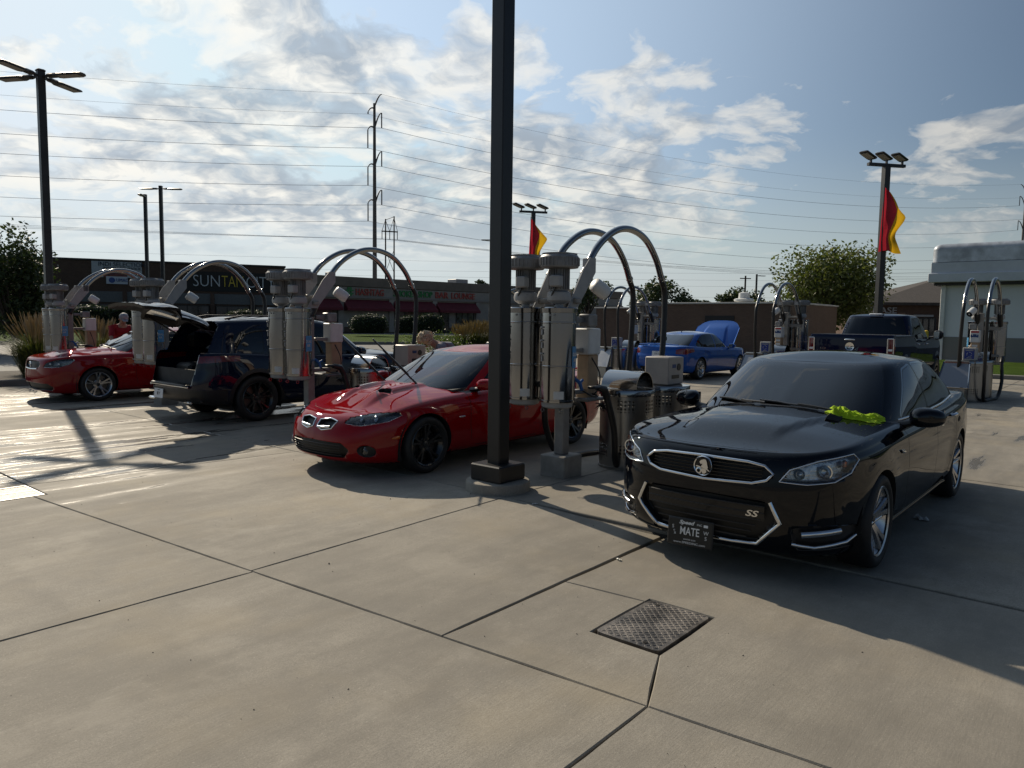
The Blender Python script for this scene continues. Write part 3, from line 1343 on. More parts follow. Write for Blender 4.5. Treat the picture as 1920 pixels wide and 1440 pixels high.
        bay = k.m('ABSOLUTE', k.m('SUBTRACT', k.m('FRACT', k.m('DIVIDE', k.m('SUBTRACT', v, 4.85), 4.83)), .46))
        oil = k.m('MULTIPLY', k.m('SUBTRACT', 1.0, k.ramp(bay, .06, .22)), k.m('MULTIPLY', k.ramp(u, 4.4, 5.6), k.ramp(k.noise(q, 2.6, 6, .7), .48, .66)))
        col = k.mix(k.m('MULTIPLY', oil, .45), col, tuple(x * .36 for x in base) + (1,))
        zone = k.m('MAXIMUM', blob(3.4, 10.2, 3.2, 3.4), k.m('MULTIPLY', blob(1.25, 3.0, 1.1, .55), .17))
        zone = k.m('MAXIMUM', zone, k.m('MULTIPLY', blob(13.0, .5, 5.0, 4.5), .45))
        zone = k.m('MAXIMUM', zone, blob(4.5, 16.5, 3.0, 3.5))
        zone = k.m('MAXIMUM', zone, blob(8.0, 11.5, 3.0, 3.0))
        wn = k.noise(k.v('MULTIPLY', q, (.22, 1.5, 1)), 1.5, 8, .62)
        wetf = k.ramp(k.m('ADD', wn, k.m('MULTIPLY', zone, .16)), .640, .675)
        wetf = k.m('MULTIPLY', wetf, k.ramp(zone, .0, .12))
        damp = k.ramp(k.m('ADD', wn, k.m('MULTIPLY', zone, .20)), .48, .74)
        damp = k.m('MULTIPLY', damp, k.ramp(zone, .0, .3))
        col = k.mix(k.m('MULTIPLY', damp, .42), col, tuple(x * .38 for x in base) + (1,))
        col = k.mix(k.m('MULTIPLY', wetf, .55), col, tuple(x * .30 for x in base) + (1,))
        rough = k.m('SUBTRACT', rough, k.m('MULTIPLY', damp, .22))
        rough = k.m('ADD', k.m('MULTIPLY', rough, k.m('SUBTRACT', 1.0, wetf)), k.m('MULTIPLY', wetf, .19))
        hgt = k.m('MULTIPLY', hgt, k.m('SUBTRACT', 1.0, k.m('MULTIPLY', wetf, .92)))
    bp = k.n('ShaderNodeBump')
    bp.inputs['Strength'].default_value = bs
    bp.inputs['Distance'].default_value = .006
    k.put(bp.inputs['Height'], hgt)
    k.put(b.inputs['Normal'], bp.outputs[0])
    k.put(b.inputs['Base Color'], col)
    k.put(b.inputs['Roughness'], rough)
    k.put(b.inputs['Specular IOR Level'], k.m('ADD', .22, k.m('MULTIPLY', wetf, .3)) if wet else .22)
    MATS[name] = m
    return m


CONC = concrete_mat('lot_concrete', (.335, .305, .255))
CONC2 = concrete_mat('kerb_concrete', (.27, .26, .24), wet=False)
ASPH = pm('asphalt', (.075, .075, .076), .9, var=.25, vscale=.6, bump=.4, bscale=90)
DRIVE = concrete_mat('drive_concrete', (.21, .205, .195), wet=False)
g = MB()
g.add([(-3000, -300, -.06), (3000, -300, -.06), (3000, 4000, -.06), (-3000, 4000, -.06)], [(0, 1, 2, 3)])
GROUND = tag(g.build('ground', DRIVE, None, 0), 'pale paved ground around the car wash lot', kind='structure')


def wob(poly, step=.16, amp=.003, inset=.0035):
    """offset a polygon inwards and roughen its edges"""
    P = [np.array(p, float) for p in poly]
    n = len(P)
    ar = sum(P[i][0] * P[(i + 1) % n][1] - P[(i + 1) % n][0] * P[i][1] for i in range(n))
    if ar < 0:
        P = P[::-1]
    Q = []
    for i in range(n):
        a, b, d = P[i - 1], P[i], P[(i + 1) % n]
        e1, e2 = (b - a) / np.linalg.norm(b - a), (d - b) / np.linalg.norm(d - b)
        n1, n2 = np.array([-e1[1], e1[0]]), np.array([-e2[1], e2[0]])
        mt = n1 + n2
        mt = mt / max(.3, mt @ n1)
        Q.append(b + mt * inset)
    out = []
    for i in range(n):
        a, b = Q[i], Q[(i + 1) % n]
        m = max(1, min(40, int(np.linalg.norm(b - a) / step)))
        d = (b - a) / np.linalg.norm(b - a)
        nr = np.array([-d[1], d[0]])
        for t in range(m):
            p = a + (b - a) * t / m
            if t:
                p = p + nr * random.uniform(0, amp * 1.6)
            out.append(p)
    return out


def slab(poly, rough=True):
    """one concrete slab: worn edge, own tilt of a millimetre or so"""
    top = wob(poly, inset=random.uniform(.0015, .0038)) if rough else wob(poly, 50, 0, .006)
    inn = wob(poly, .16, .003, .016) if False else None
    n = len(top)
    dz = random.uniform(-.0015, .0015)
    c = sum(top) / n
    v, f = [], []
    ring = []
    for p in top:
        w = UV(p[0], p[1])
        v.append((w.x, w.y, -.045))
    for p in top:
        w = UV(p[0], p[1])
        v.append((w.x, w.y, dz - .007))
    for i, p in enumerate(top):
        a, b = top[i - 1], top[(i + 1) % n]
        t = b - a
        nr = np.array([-t[1], t[0]]) / max(1e-9, np.linalg.norm(t))
        q = p + nr * .006
        w = UV(q[0], q[1])
        v.append((w.x, w.y, dz))
    for i in range(n):
        j = (i + 1) % n
        f.append((i, j, n + j, n + i))
        f.append((n + i, n + j, 2 * n + j, 2 * n + i))
    f.append(tuple(2 * n + i for i in range(n)))
    b = MB()
    b.add(v, f)
    return b.build('concrete_slab', CONC, GROUND, 25)


def uA(v):
    return 2.32 + (7.91 - v) * .0815


VA = [-16, -9, -3.2]
# first row, in front of joint A
rows = [(-12, -7.6), (-7.6, -3.4), (-3.4, .35)]
for a, b in rows:
    vv = [-10, -6, -2.2, 1.57, 4.47, 8.2, 12.0, 15.8, 20.4]
    for c, d in zip(vv[:-1], vv[1:]):
        slab([(a, c), (b, c), (b, d), (a, d)])
vv = [-10, -6, -2.2, 1.57, 4.47, 7.88]
for c, d in zip(vv[:-1], vv[1:]):
    slab([(.35, c), (uA(c), c), (uA(d), d), (.35, d)] if c < 4.4 else [(.35, c), (uA(c), c), (uA(d), d), (.35, d)])
slab([(.35, 7.88), (2.03, 7.88), (2.03, 8.47), (.35, 8.47)])
slab([(.35, 8.47), (2.44, 8.47), (2.44, 12.0), (.35, 12.0)])
for c, d in ((12.0, 16.2), (16.2, 20.4)):
    slab([(.35, c), (2.44, c), (2.44, d), (.35, d)])
# second row, joint A to u = 5.35
PU0, PU1, PV0, PV1 = 3.335, 3.985, 1.785, 2.215
slab([(uA(-10), -10), (5.35, -10), (5.35, -5.5), (uA(-5.5), -5.5)])
slab([(uA(-5.5), -5.5), (5.35, -5.5), (5.35, -1.6), (uA(-1.6), -1.6)])
slab([(uA(1.57), 1.57), (PU0, PV0), (PU0, PV1), (3.93, PV1), (3.88, 2.79), (uA(2.79), 2.79)])
slab([(uA(-1.6), -1.6), (5.35, -1.6), (5.35, 2.79), (3.88, 2.79), (3.93, PV1), (PU1, PV1), (PU1, PV0), (PU0, PV0), (uA(1.57), 1.57)])
slab([(uA(2.79), 2.79), (5.25, 2.82), (5.40, 4.62), (uA(4.5), 4.5)])
slab([(uA(4.5), 4.5), (5.40, 4.62), (5.40, 8.2), (2.44, 8.47), (2.44, 7.88), (uA(7.88), 7.88)])
for c, d in ((8.3, 12.2), (12.2, 16.2), (16.2, 20.4)):
    slab([(2.45, c if c > 8.4 else 8.47), (5.40, c if c > 8.4 else 8.2), (5.40, d), (2.45, d)])
for a, b in ((5.40, 9.6), (9.6, 13.9), (13.9, 18.3), (18.3, 22.7), (22.7, 26.2), (26.2, 29.35)):
    vs2 = [-10, -5.8, -1.6, 2.8, 4.62, 8.2, 12.2, 16.2, 20.4] if a < 6 else [-10, -5.8, -1.6, 2.8, 7.0, 11.2, 15.6, 20.4]
    for c, d in zip(vs2[:-1], vs2[1:]):
        slab([(a, c), (b, c), (b, d), (a, d)])

# dark grit in the joints
g = MB()
pts = [UV(-13, -11), UV(29.4, -11), UV(29.4, 20.45), UV(-13, 20.45)]
g.add([(p.x, p.y, -.030) for p in pts], [(0, 1, 2, 3)])
tag(g.build('joint_grit', pm('joint_dirt', (.06, .054, .045), .95, var=.5, vscale=30, bump=.5, bscale=40), GROUND, 0), kind='stuff')

# ---- steel access cover ------------------------------------------
cv = thing('access_cover', 'rusty diamond-plate steel cover set in the concrete in the foreground', 'cover', UV((PU0 + PU1) / 2, (PV0 + PV1) / 2), ANG_U)
STEEL = pm('rusty_plate', (.16, .145, .13), .46, .6, var=.45, vscale=5, bump=.3, bscale=60, rvar=.15)
b = MB()
LU_, LV_ = PU1 - PU0 - .035, PV1 - PV0 - .03
cor = []
r = .035
for sx, sy, a0 in ((1, 1, 0), (-1, 1, 90), (-1, -1, 180), (1, -1, 270)):
    for q in range(5):
        an = math.radians(a0 + q * 22.5)
        cor.append((sx * (LU_ / 2 - r) + r * math.cos(an), sy * (LV_ / 2 - r) + r * math.sin(an)))
b.prism(cor, -.03, .004)
b.build('plate', STEEL, cv, 30)
b = MB()
i = 0
x = -LU_ / 2 + .03
while x < LU_ / 2 - .02:
    y = -LV_ / 2 + .03
    j = 0
    while y < LV_ / 2 - .02:
        a = math.radians(45 if (i + j) % 2 else -45)
        ca, sa = math.cos(a), math.sin(a)
        L_, w_ = .0125, .0042
        P4 = [(L_, 0), (0, w_), (-L_, 0), (0, -w_)]
        base = [(x + px * ca - py * sa, y + px * sa + py * ca, .0038) for px, py in P4]
        topp = [(x + .5 * (px * ca - py * sa), y + .5 * (px * sa + py * ca), .0068) for px, py in P4]
        b.add(base + topp, [(4, 5, 6, 7), (0, 1, 5, 4), (1, 2, 6, 5), (2, 3, 7, 6), (3, 0, 4, 7)])
        y += .0235
        j += 1
    x += .0235
    i += 1
tag(b.build('tread_studs', STEEL, cv, 0), kind='stuff')
for (x, y) in ((-.255, -.12 + .03), (.255, .12)):
    b = MB()
    b.lathe([(.013, 0), (0, .0)], c=(x, y, .0072), n=16, cap=False)
    b.build('lifting_hole', pm('hole_black', (.001, .001, .001), 1.0), cv, 0)
b = MB()
e = .012
b.add([(-LU_ / 2 - e, -LV_ / 2 - e, -.028), (LU_ / 2 + e, -LV_ / 2 - e, -.028), (LU_ / 2 + e, LV_ / 2 + e, -.028), (-LU_ / 2 - e, LV_ / 2 + e, -.028)], [(0, 1, 2, 3)])
b.build('frame', pm('frame_rust', (.03, .024, .02), .7, .4, var=.4), cv, 0)

# ---- drain grate at the left edge ---------------------------------
dg = thing('drain_grate', 'pale slotted drain grate sunk in the concrete at the left edge', 'drain', UV(2.235, 8.175), ANG_U)
GR = pm('grate_steel', (.34, .33, .31), .5, .5, var=.25, vscale=12, bump=.2)
b = MB()
b.box((0, .27, -.012), (.38, .03, .03))
b.box((0, -.27, -.012), (.38, .03, .03))
b.box((.18, 0, -.0125), (.02, .51, .029))
b.box((-.18, 0, -.0125), (.02, .51, .029))
b.box((0, 0, -.0128), (.34, .02, .028))
b.build('frame', GR, dg, 0)
for q in range(17):
    b = MB()
    b.box((0, -.235 + .0293 * q, -.014), (.338, .012, .024))
    b.build('bar', GR, dg, 0)
b = MB()
b.add([(-.2, -.29, -.029), (.2, -.29, -.029), (.2, .29, -.029), (-.2, .29, -.029)], [(0, 1, 2, 3)])
b.build('sump', pm('hole_black', (.001, .001, .001), 1.0), dg, 0)

# ---- islands, lawns, kerbs ----------------------------------------
def grass_mat(name, a, b_, sc=2.0):
    if name in MATS:
        return MATS[name]
    m = bpy.data.materials.new(name)
    m.use_nodes = True
    k = NT(m.node_tree)
    out = k.n('ShaderNodeOutputMaterial')
    bs = k.n('ShaderNodeBsdfPrincipled')
    k.put(out.inputs[0], bs.outputs[0])
    ge = k.n('ShaderNodeNewGeometry')
    p = ge.outputs['Position']
    f = k.ramp(k.m('ADD', k.m('MULTIPLY', k.noise(p, sc, 6, .7), .6), k.m('MULTIPLY', k.noise(p, 40, 3, .6), .4)), .35, .68)
    k.put(bs.inputs['Base Color'], k.mix(f, (*a, 1), (*b_, 1)))
    bs.inputs['Roughness'].default_value = .95
    bs.inputs['Specular IOR Level'].default_value = .05
    bp = k.n('ShaderNodeBump')
    bp.inputs['Strength'].default_value = 1.0
    bp.inputs['Distance'].default_value = .05
    k.put(bp.inputs['Height'], k.noise(p, 60, 4, .7))
    k.put(bs.inputs['Normal'], bp.outputs[0])
    MATS[name] = m
    return m


LAWN = grass_mat('lawn_green', (.030, .060, .008), (.080, .125, .018))
SOIL = pm('mulch', (.035, .026, .018), .95, var=.5, vscale=8, bump=.8, bscale=30)


def patch(name, poly, z, mat, h=.12, label=None):
    b = MB()
    P = [(p[0], p[1]) for p in poly]
    b.prism(P, z - h, z)
    return tag(b.build(name, mat, None, 0), label, kind='structure')


def kerb_line(path, closed=False, w=.15, h=.15, label='grey concrete kerb'):
    pts = [Vector((p[0], p[1], 0)) for p in path]
    b = MB()
    for a, c in zip(pts[:-1], pts[1:]):
        d = (c - a)
        L = d.length
        an = math.atan2(d.y, d.x)
        b.box(((a.x + c.x) / 2, (a.y + c.y) / 2, h / 2 - .06), (L, w, h + .12), rz=an, bev=.02)
    return tag(b.build('kerb', CONC2, None, 35), label, kind='structure')


U2 = lambda u, v: (UV(u, v).x, UV(u, v).y)
# planted island at far left
isl = [U2(-6, 20.75), U2(9.3, 20.75), U2(10.2, 21.6), U2(10.2, 24.6), U2(-6, 24.6)]
patch('planting_bed', isl, .10, SOIL)
kerb_line([U2(-6, 20.65), U2(9.3, 20.65), U2(10.28, 21.55), U2(10.28, 24.7)], label='kerb round the planted island at far left')
# lawn right, before the white building
patch('lawn', [U2(29.6, -30), U2(29.6, 14), U2(41.8, 14), U2(41.8, -30)], .10, LAWN)
kerb_line([U2(29.5, -30), U2(29.5, 14)], label='kerb of the lawn before the white building')
# bed behind the coupe
bed = [U2(21.8, 21.5), U2(29.3, 20.6), U2(37, 27), U2(37, 33.5), U2(29, 33.5)]
patch('planting_bed', bed, .10, SOIL)
kerb_line([bed[-1], bed[0], bed[1], bed[2]], label='kerb round the shrub bed behind the red coupe')
# lawn strip in front of the shops
lw = [(-70, 43), (-14, 43), (-11.5, 51), (8, 58), (8, 79), (-14, 79), (-70, 70)]
patch('lawn', lw, .10, LAWN)
kerb_line([(-70, 42.9), (-14, 42.9), (-11.4, 50.9), (8, 57.9)], label='kerb of the lawn strip before the shops')
# ================================================================== vacuum stations
STN = pm('stainless', (.31, .31, .31), .12, 1.0, rvar=.03, vscale=2.0)
STB = pm('stainless_dull', (.30, .30, .29), .38, 1.0, rvar=.06, vscale=3)
GREY = pm('cast_grey', (.21, .21, .21), .5, .3, var=.18, vscale=9, bump=.1)
LGREY = pm('light_grey_paint', (.33, .33, .325), .5, var=.1)
WHT = pm('white_plastic', (.62, .62, .60), .45, var=.08)
TANP = pm('tan_panel', (.40, .27, .16), .6, var=.12)
POSTM = pm('post_paint', (.26, .25, .235), .5, .2, var=.15, vscale=5)
BLKR = pm('hose_rubber', (.010, .010, .011), .42, var=.2)
BLUE_S = pm('blue_sticker', (.07, .26, .48), .45, var=.1)
BLUE_P = pm('blue_plastic', (.02, .10, .30), .4)


def curve3(pts, n=6):
    return [tuple(p) for p in bez(pts, n)]


def make_station(name, label, loc, rz, detail=True):
    root = thing(name, label, 'vacuum station', loc, rz, 'dual vacuum stations in the bays')
    b = MB()
    b.box((0, 0, .115), (.34, .34, .25), bev=.012)
    b.build('base_block', pm('base_paint', (.28, .265, .235), .7, var=.15, vscale=6, bump=.1), root, 30)
    b = MB()
    b.box((0, 0, 1.16), (.125, .125, 1.84), bev=.01)
    b.build('post', POSTM, root, 30)
    b = MB()
    b.box((-.10, .11, 1.70), (.10, .62, .09), bev=.01)
    b.box((-.10, .11, 1.02), (.10, .62, .07), bev=.01)
    b.box((.02, .11, 1.95), (.10, .60, .06), bev=.01)
    br = b.build('bracket', POSTM, root, 30)
    br['kind'] = 'stuff'
    for q, y in enumerate((-.12, .34)):
        b = MB()
        r = .19
        x0 = -.26
        b.lathe([(0, .865), (r + .012, .865), (r + .012, .885), (r + .001, .887), (r, 1.235), (r + .003, 1.24), (r + .003, 1.252), (r, 1.257), (r, 1.70), (r + .003, 1.705), (r + .003, 1.715), (r, 1.72), (r, 1.812),
                 (r + .012, 1.815), (r + .014, 1.862), (r + .006, 1.872), (0, 1.876)], c=(x0, y, 0), n=40, cap=False)
        can = b.build('canister', STN, root, 30)
        b = MB()
        b.lathe([(0, .79), (.135, .795), (.165, .81), (.172, .855), (.172, .866)], c=(x0, y, 0), n=28, cap=False)
        b.build('dump_lid', LGREY, can, 35)
        b = MB()
        for an in (2.6, 4.0):
            cx, cy = x0 + .17 * math.cos(an), y + .17 * math.sin(an)
            ring = [(cx + .022 * math.cos(t), cy, .775 + .022 * math.sin(t)) for t in np.linspace(0, 2 * math.pi, 13)]
            b.tube(ring, .004, 6, cap=False)
        rg = b.build('pull_ring', STN, can, 50)
        rg['kind'] = 'stuff'
        # latches and gauge strip on the camera side
        b = MB()
        for an0 in (-1.35,):
            for z in (1.66, 1.52, 1.38):
                px_, py_ = x0 + (r + .008) * math.cos(an0 + math.pi * 1.30), y + (r + .008) * math.sin(an0 + math.pi * 1.30)
                b.box((px_, py_, z), (.03, .03, .02), rz=an0 + math.pi * 1.30, bev=.004)
                b.box((px_, py_, z - .05), (.012, .02, .06), rz=an0 + math.pi * 1.30)
        lt = b.build('latch', LGREY, can, 30)
        lt['kind'] = 'stuff'
        b = MB()
        for dz_, an in ((1.79, 3.3), (1.79, 3.55)):
            b.lathe([(.012, -.004), (.012, .008), (0, .010)], c=(x0 + (r + .004) * math.cos(an), y + (r + .004) * math.sin(an), dz_), n=10, axis='X')
        bt = b.build('bolt', GREY, can, 40)
        bt['kind'] = 'stuff'
        lab = MB()
        a0, a1 = math.radians(205), math.radians(238)
        pts, fs = [], []
        for i in range(7):
            a = a0 + (a1 - a0) * i / 6
            for z in (.90, .985):
                pts.append((x0 + (r + .0025) * math.cos(a), y + (r + .0025) * math.sin(a), z))
        lab.add(pts, [(2 * i, 2 * i + 2, 2 * i + 3, 2 * i + 1) for i in range(6)])
        lab.build('rating_label', WHT, can, 60)
        if q == 0:
            lab = MB()
            a0, a1 = math.radians(-92), math.radians(-48)
            pts = []
            for i in range(9):
                a = a0 + (a1 - a0) * i / 8
                for z in (1.23, 1.46):
                    pts.append((x0 + (r + .006) * math.cos(a), y + (r + .006) * math.sin(a), z))
            lab.add(pts, [(2 * i, 2 * i + 2, 2 * i + 3, 2 * i + 1) for i in range(8)])
            so = lab.build('blue_sign', BLUE_S, can, 60)
            an = math.radians(-78)
            for tx, z in (('DUAL', 1.375), ('AIR', 1.315)):
                text('sign_lettering', tx, .055, WHT, frame(Vector((x0 + (r + .010) * math.cos(an), y + (r + .010) * math.sin(an), z)), (-math.sin(an), math.cos(an), 0), (0, 0, 1)), so, ext=.001, sx=.8)
        # motor stack
        b = MB()
        b.lathe([(.05, 1.872), (.05, 1.905), (.085, 1.915), (.125, 1.945), (.132, 1.985), (.12, 2.03), (.085, 2.05), (0, 2.05)], c=(x0, y, 0), n=28, cap=False)
        mo = b.build('blower', LGREY, root, 35)
        b = MB()
        b.lathe([(0, 2.045), (.092, 2.05), (.092, 2.29), (0, 2.29)], c=(x0, y, 0), n=24, cap=False)
        for i in range(22):
            a = 2 * math.pi * i / 22
            b.box((x0 + .100 * math.cos(a), y + .100 * math.sin(a), 2.17), (.026, .006, .215), rz=a)
        mb_ = b.build('motor', GREY, mo, 35)
        b = MB()
        b.lathe([(.10, 2.28), (.195, 2.288), (.205, 2.30), (.207, 2.335), (.207, 2.40), (.19, 2.422), (.16, 2.43), (0, 2.432)], c=(x0, y, 0), n=36, cap=False)
        for i in range(30):
            a = 2 * math.pi * (i + .5) / 30
            b.box((x0 + .208 * math.cos(a), y + .208 * math.sin(a), 2.352), (.016, .012, .085), rz=a, bev=.003)
        for i in range(16):
            yy = -.15 + .02 * i
            hw = math.sqrt(max(0, .185 ** 2 - yy ** 2))
            b.box((x0, y + yy, 2.436), (2 * hw, .006, .014))
        b.build('fan_cover', GREY, mo, 35)
        b = MB()
        b.box((x0 - .125, y - .055, 2.145), (.11, .12, .12), bev=.012, rz=.25)
        b.build('junction_box', LGREY, mo, 30)
        cb = MB()
        cb.tube(curve3([(x0 - .13, y - .05, 2.09), (x0 - .10, y + .02, 1.95), (x0 + .10, y + .02, 1.80), (-.02, .02 + .1 * q, 1.55), (-.03, .03 + .06 * q, 1.1)]), .011, 6)
        cb.build('cable', BLKR, mo, 50)
        # gusset plate carrying the boom
        yb = -.12 if q == 0 else .36
        b = MB()
        pl = [(-.12, 1.874), (.06, 1.874), (.40, 2.28), (.40, 2.44), (.29, 2.44), (.16, 2.30)]
        b.plate([(x, yb - .02, z) for x, z in pl], (0, 1, 0), .012)
        b.box((.335, yb + .03, 2.36), (.12, .10, .15), bev=.006)
        b.build('boom_gusset', LGREY, root, 30)
        # boom, cuff and hose
        yy = yb + .05
        path = [(.13, yy, 2.02), (.30, yy, 2.31), (.55, yy, 2.60), (.90, yy, 2.80), (1.25, yy, 2.85), (1.60, yy, 2.765), (1.88, yy, 2.54), (2.06, yy, 2.26)]
        b = MB()
        b.tube(curve3(path, 7), .041, 16)
        boom = b.build('boom', STN, root, 60)
        b = MB()
        b.tube([(-.02, yy, 1.76), (.05, yy, 1.88), (.145, yy, 2.045)], .055, 12)
        b.build('boom_cuff', BLKR, boom, 50)
        for t in ((2.035, 2.31), (.27, 2.265)):
            c_ = MB()
            c_.lathe([(.041, -.014), (.048, -.014), (.048, .014), (.041, .014)], n=16, cap=False)
            me = c_.mesh('clamp', 40)
            d = Vector((.45, 0, -.9)) if t[0] > 1 else Vector((.5, 0, .85))
            me.transform(frame(Vector((t[0], yy, t[1])), (0, 1, 0), Vector((0, 1, 0)).cross(d) * -1) if False else (Matrix.Translation((t[0], yy, t[1])) @ d.to_track_quat('Z', 'Y').to_matrix().to_4x4()))
            obj('clamp', me, STB, boom)
        if q == 0:
            hp = [(2.05, yy, 2.28), (2.14, yy, 2.08), (2.10, yy - .02, 1.5), (1.99, yy - .04, .95), (1.86, yy - .10, .42), (1.70, yy - .17, .07), (1.40, yy - .20, .035), (.95, yy - .16, .035), (.62, yy - .26, .10), (.50, yy - .30, .50), (.40, yy - .26, .88)]
        else:
            hp = [(2.05, yy, 2.28), (2.14, yy, 2.08), (2.12, yy, 1.5), (2.06, yy, .95), (1.98, yy, .45), (1.75, yy - .02, .06), (1.2, yy + .05, .035), (.7, yy + .12, .06), (.46, yy + .16, .42), (.36, yy + .12, .88)]
        b = MB()
        b.tube(curve3(hp, 8), .038, 12)
        h = b.build('hose', BLKR, boom, 60)
        e = Vector(hp[-1])
        b = MB()
        b.tube([e, e + Vector((-.06, 0, .09)), e + Vector((-.20, 0, .12))], [.046, .044, .036], 10, flat=1.0)
        b.box((e.x - .26, e.y, e.z + .125), (.14, .10, .035), bev=.012)
        nz = b.build('nozzle', BLKR, boom, 45)
        nz['kind'] = 'stuff'
    # silencer
    b = MB()
    b.lathe([(0, 0), (.06, .0), (.078, .012), (.084, .05), (.084, .18), (.072, .212), (.05, .222), (0, .223)], n=24, cap=False)
    me = b.mesh('silencer', 40)
    me.transform(Matrix.Translation((.42, -.10, 2.16)) @ Vector((.75, -.35, -.55)).to_track_quat('Z', 'Y').to_matrix().to_4x4())
    obj('silencer', me, WHT, root)
    b = MB()
    b.lathe([(.070, .0), (.050, -.002), (0, -.002)], n=20, cap=False)
    me = b.mesh('silencer_mouth', 0)
    me.transform(Matrix.Translation((.42 + .75 * .226, -.10 - .35 * .226, 2.16 - .55 * .226)) @ Vector((.75, -.35, -.55)).to_track_quat('Z', 'Y').to_matrix().to_4x4())
    obj('silencer_mouth', me, BLKR, root)
    # control box, sign, tan cabinet on the arch side of the post
    b = MB()
    b.box((.30, -.12, 1.74), (.17, .15, .14), bev=.012)
    b.box((.15, -.10, 1.74), (.20, .05, .06), bev=.008)
    b.build('control_box', GREY, root, 30)
    b = MB()
    b.box((.42, -.04, 1.50), (.24, .20, .30), bev=.012)
    sg = b.build('sign_box', WHT, root, 30)
    # pictogram side of the sign box
    b = MB()
    b.box((.5405, -.04, 1.61), (.003, .17, .045))
    b.build('sign_strip_red', pm('sign_red', (.42, .03, .03), .5), sg, 0)
    b = MB()
    b.box((.5405, -.04, 1.50), (.003, .12, .04), bev=.001)
    b.box((.5405, -.04, 1.535), (.003, .075, .035))
    for s in (-.075, .065):
        b.box((.5405, -.04 + s, 1.51), (.003, .03, .07))
    pg = b.build('sign_pictogram', pm('sign_blue', (.015, .05, .16), .5), sg, 0)
    pg['kind'] = 'stuff'
    b = MB()
    b.box((.44, -.03, 1.085), (.20, .165, .53), bev=.01)
    cbn = b.build('tan_cabinet', TANP, root, 30)
    b = MB()
    for z, c_ in ((1.27, 0), (1.17, 0), (1.07, 0)):
        b.box((.541, -.03, z), (.003, .12, .05))
    lb = b.build('instruction_label', WHT, cbn, 0)
    lb['kind'] = 'stuff'
    b = MB()
    b.box((.25, -.03, 1.40), (.34, .07, .05), bev=.008)
    b.box((.22, -.03, .93), (.40, .09, .05), bev=.008)
    ar = b.build('cabinet_arm', POSTM, root, 30)
    ar['kind'] = 'stuff'
    # tools hanging at the holder
    b = MB()
    b.tube(curve3([(.40, -.10, 1.33), (.43, -.20, 1.15), (.46, -.18, .98), (.40, -.16, .90)], 6), .008, 6)
    b.build('air_line', BLKR, root, 50)
    b = MB()
    b.tube([(.0, -.16, 1.10), (.03, -.21, 1.05), (.06, -.22, .97)], [.02, .025, .018], 8)
    b.tube([(.03, -.21, 1.05), (.10, -.20, 1.08)], .016, 8)
    b.tube([(.0, -.16, 1.10), (-.06, -.19, 1.09)], .012, 8)
    b.build('air_gun', BLUE_P, root, 45)
    b = MB()
    b.tube(curve3([(.06, -.22, .97), (.20, -.26, .90), (.38, -.22, .88), (.42, -.12, .90)], 6), .010, 6)
    b.build('air_gun_line', BLKR, root, 50)
    b = MB()
    b.box((.40, -.16, .845), (.32, .10, .035), bev=.01)
    b.box((.40, .24, .845), (.32, .10, .035), bev=.01)
    b.box((.22, .04, .845), (.06, .5, .04), bev=.01)
    hd = b.build('nozzle_holder', GREY, root, 30)
    hd['kind'] = 'stuff'
    b = MB()
    for i in range(40):
        a, e_ = random.uniform(0, 6.28), random.uniform(-1.4, .3)
        d = Vector((math.cos(a) * math.cos(e_), math.sin(a) * math.cos(e_), math.sin(e_))) * random.uniform(.06, .10)
        b.tube([(.38, -.28, .80), tuple(Vector((.38, -.28, .80)) + d)], [.006, .003], 4)
    bs = b.build('brush', BLKR, root, 0)
    bs['kind'] = 'stuff'
    return root


def perforated():
    """stainless sheet with bands of punched holes"""
    m = bpy.data.materials.new('perforated_stainless')
    m.use_nodes = True
    k = NT(m.node_tree)
    out = k.n('ShaderNodeOutputMaterial')
    b = k.n('ShaderNodeBsdfPrincipled')
    b.inputs['Metallic'].default_value = 1.0
    b.inputs['Base Color'].default_value = (.30, .295, .285, 1)
    tr = k.n('ShaderNodeBsdfTransparent')
    mx = k.n('ShaderNodeMixShader')
    tc = k.n('ShaderNodeTexCoord')
    o = tc.outputs['Object']
    s = k.n('ShaderNodeSeparateXYZ')
    k.put(s.inputs[0], o)
    ang = k.m('ARCTAN2', s.outputs[1], s.outputs[0])
    nz = k.noise(k.v('MULTIPLY', o, (1, 1, .05)), 9, 2, .5)
    k.put(b.inputs['Roughness'], k.m('ADD', .28, k.m('MULTIPLY', nz, .10)))
    fa = k.m('ABSOLUTE', k.m('SUBTRACT', k.m('FRACT', k.m('MULTIPLY', ang, 7.0)), .5))
    fz = k.m('ABSOLUTE', k.m('SUBTRACT', k.m('FRACT', k.m('MULTIPLY', s.outputs[2], 23.0)), .5))
    hole = k.m('MULTIPLY', k.m('LESS_THAN', fa, .27), k.m('LESS_THAN', fz, .27))
    z = s.outputs[2]
    b1 = k.m('MULTIPLY', k.m('GREATER_THAN', z, .675), k.m('LESS_THAN', z, .825))
    b2 = k.m('MULTIPLY', k.m('GREATER_THAN', z, .15), k.m('LESS_THAN', z, .30))
    sector = k.m('LESS_THAN', k.m('ABSOLUTE', k.m('SUBTRACT', k.m('FRACT', k.m('MULTIPLY', ang, 3 / math.pi)), .5)), .30)
    hole = k.m('MULTIPLY', k.m('MULTIPLY', hole, k.m('ADD', b1, b2, clamp=True)), sector)
    k.put(mx.inputs[0], hole)
    k.put(mx.inputs[1], b.outputs[0])
    k.put(mx.inputs[2], tr.outputs[0])
    k.put(out.inputs[0], mx.outputs[0])
    return m


PERF = perforated()


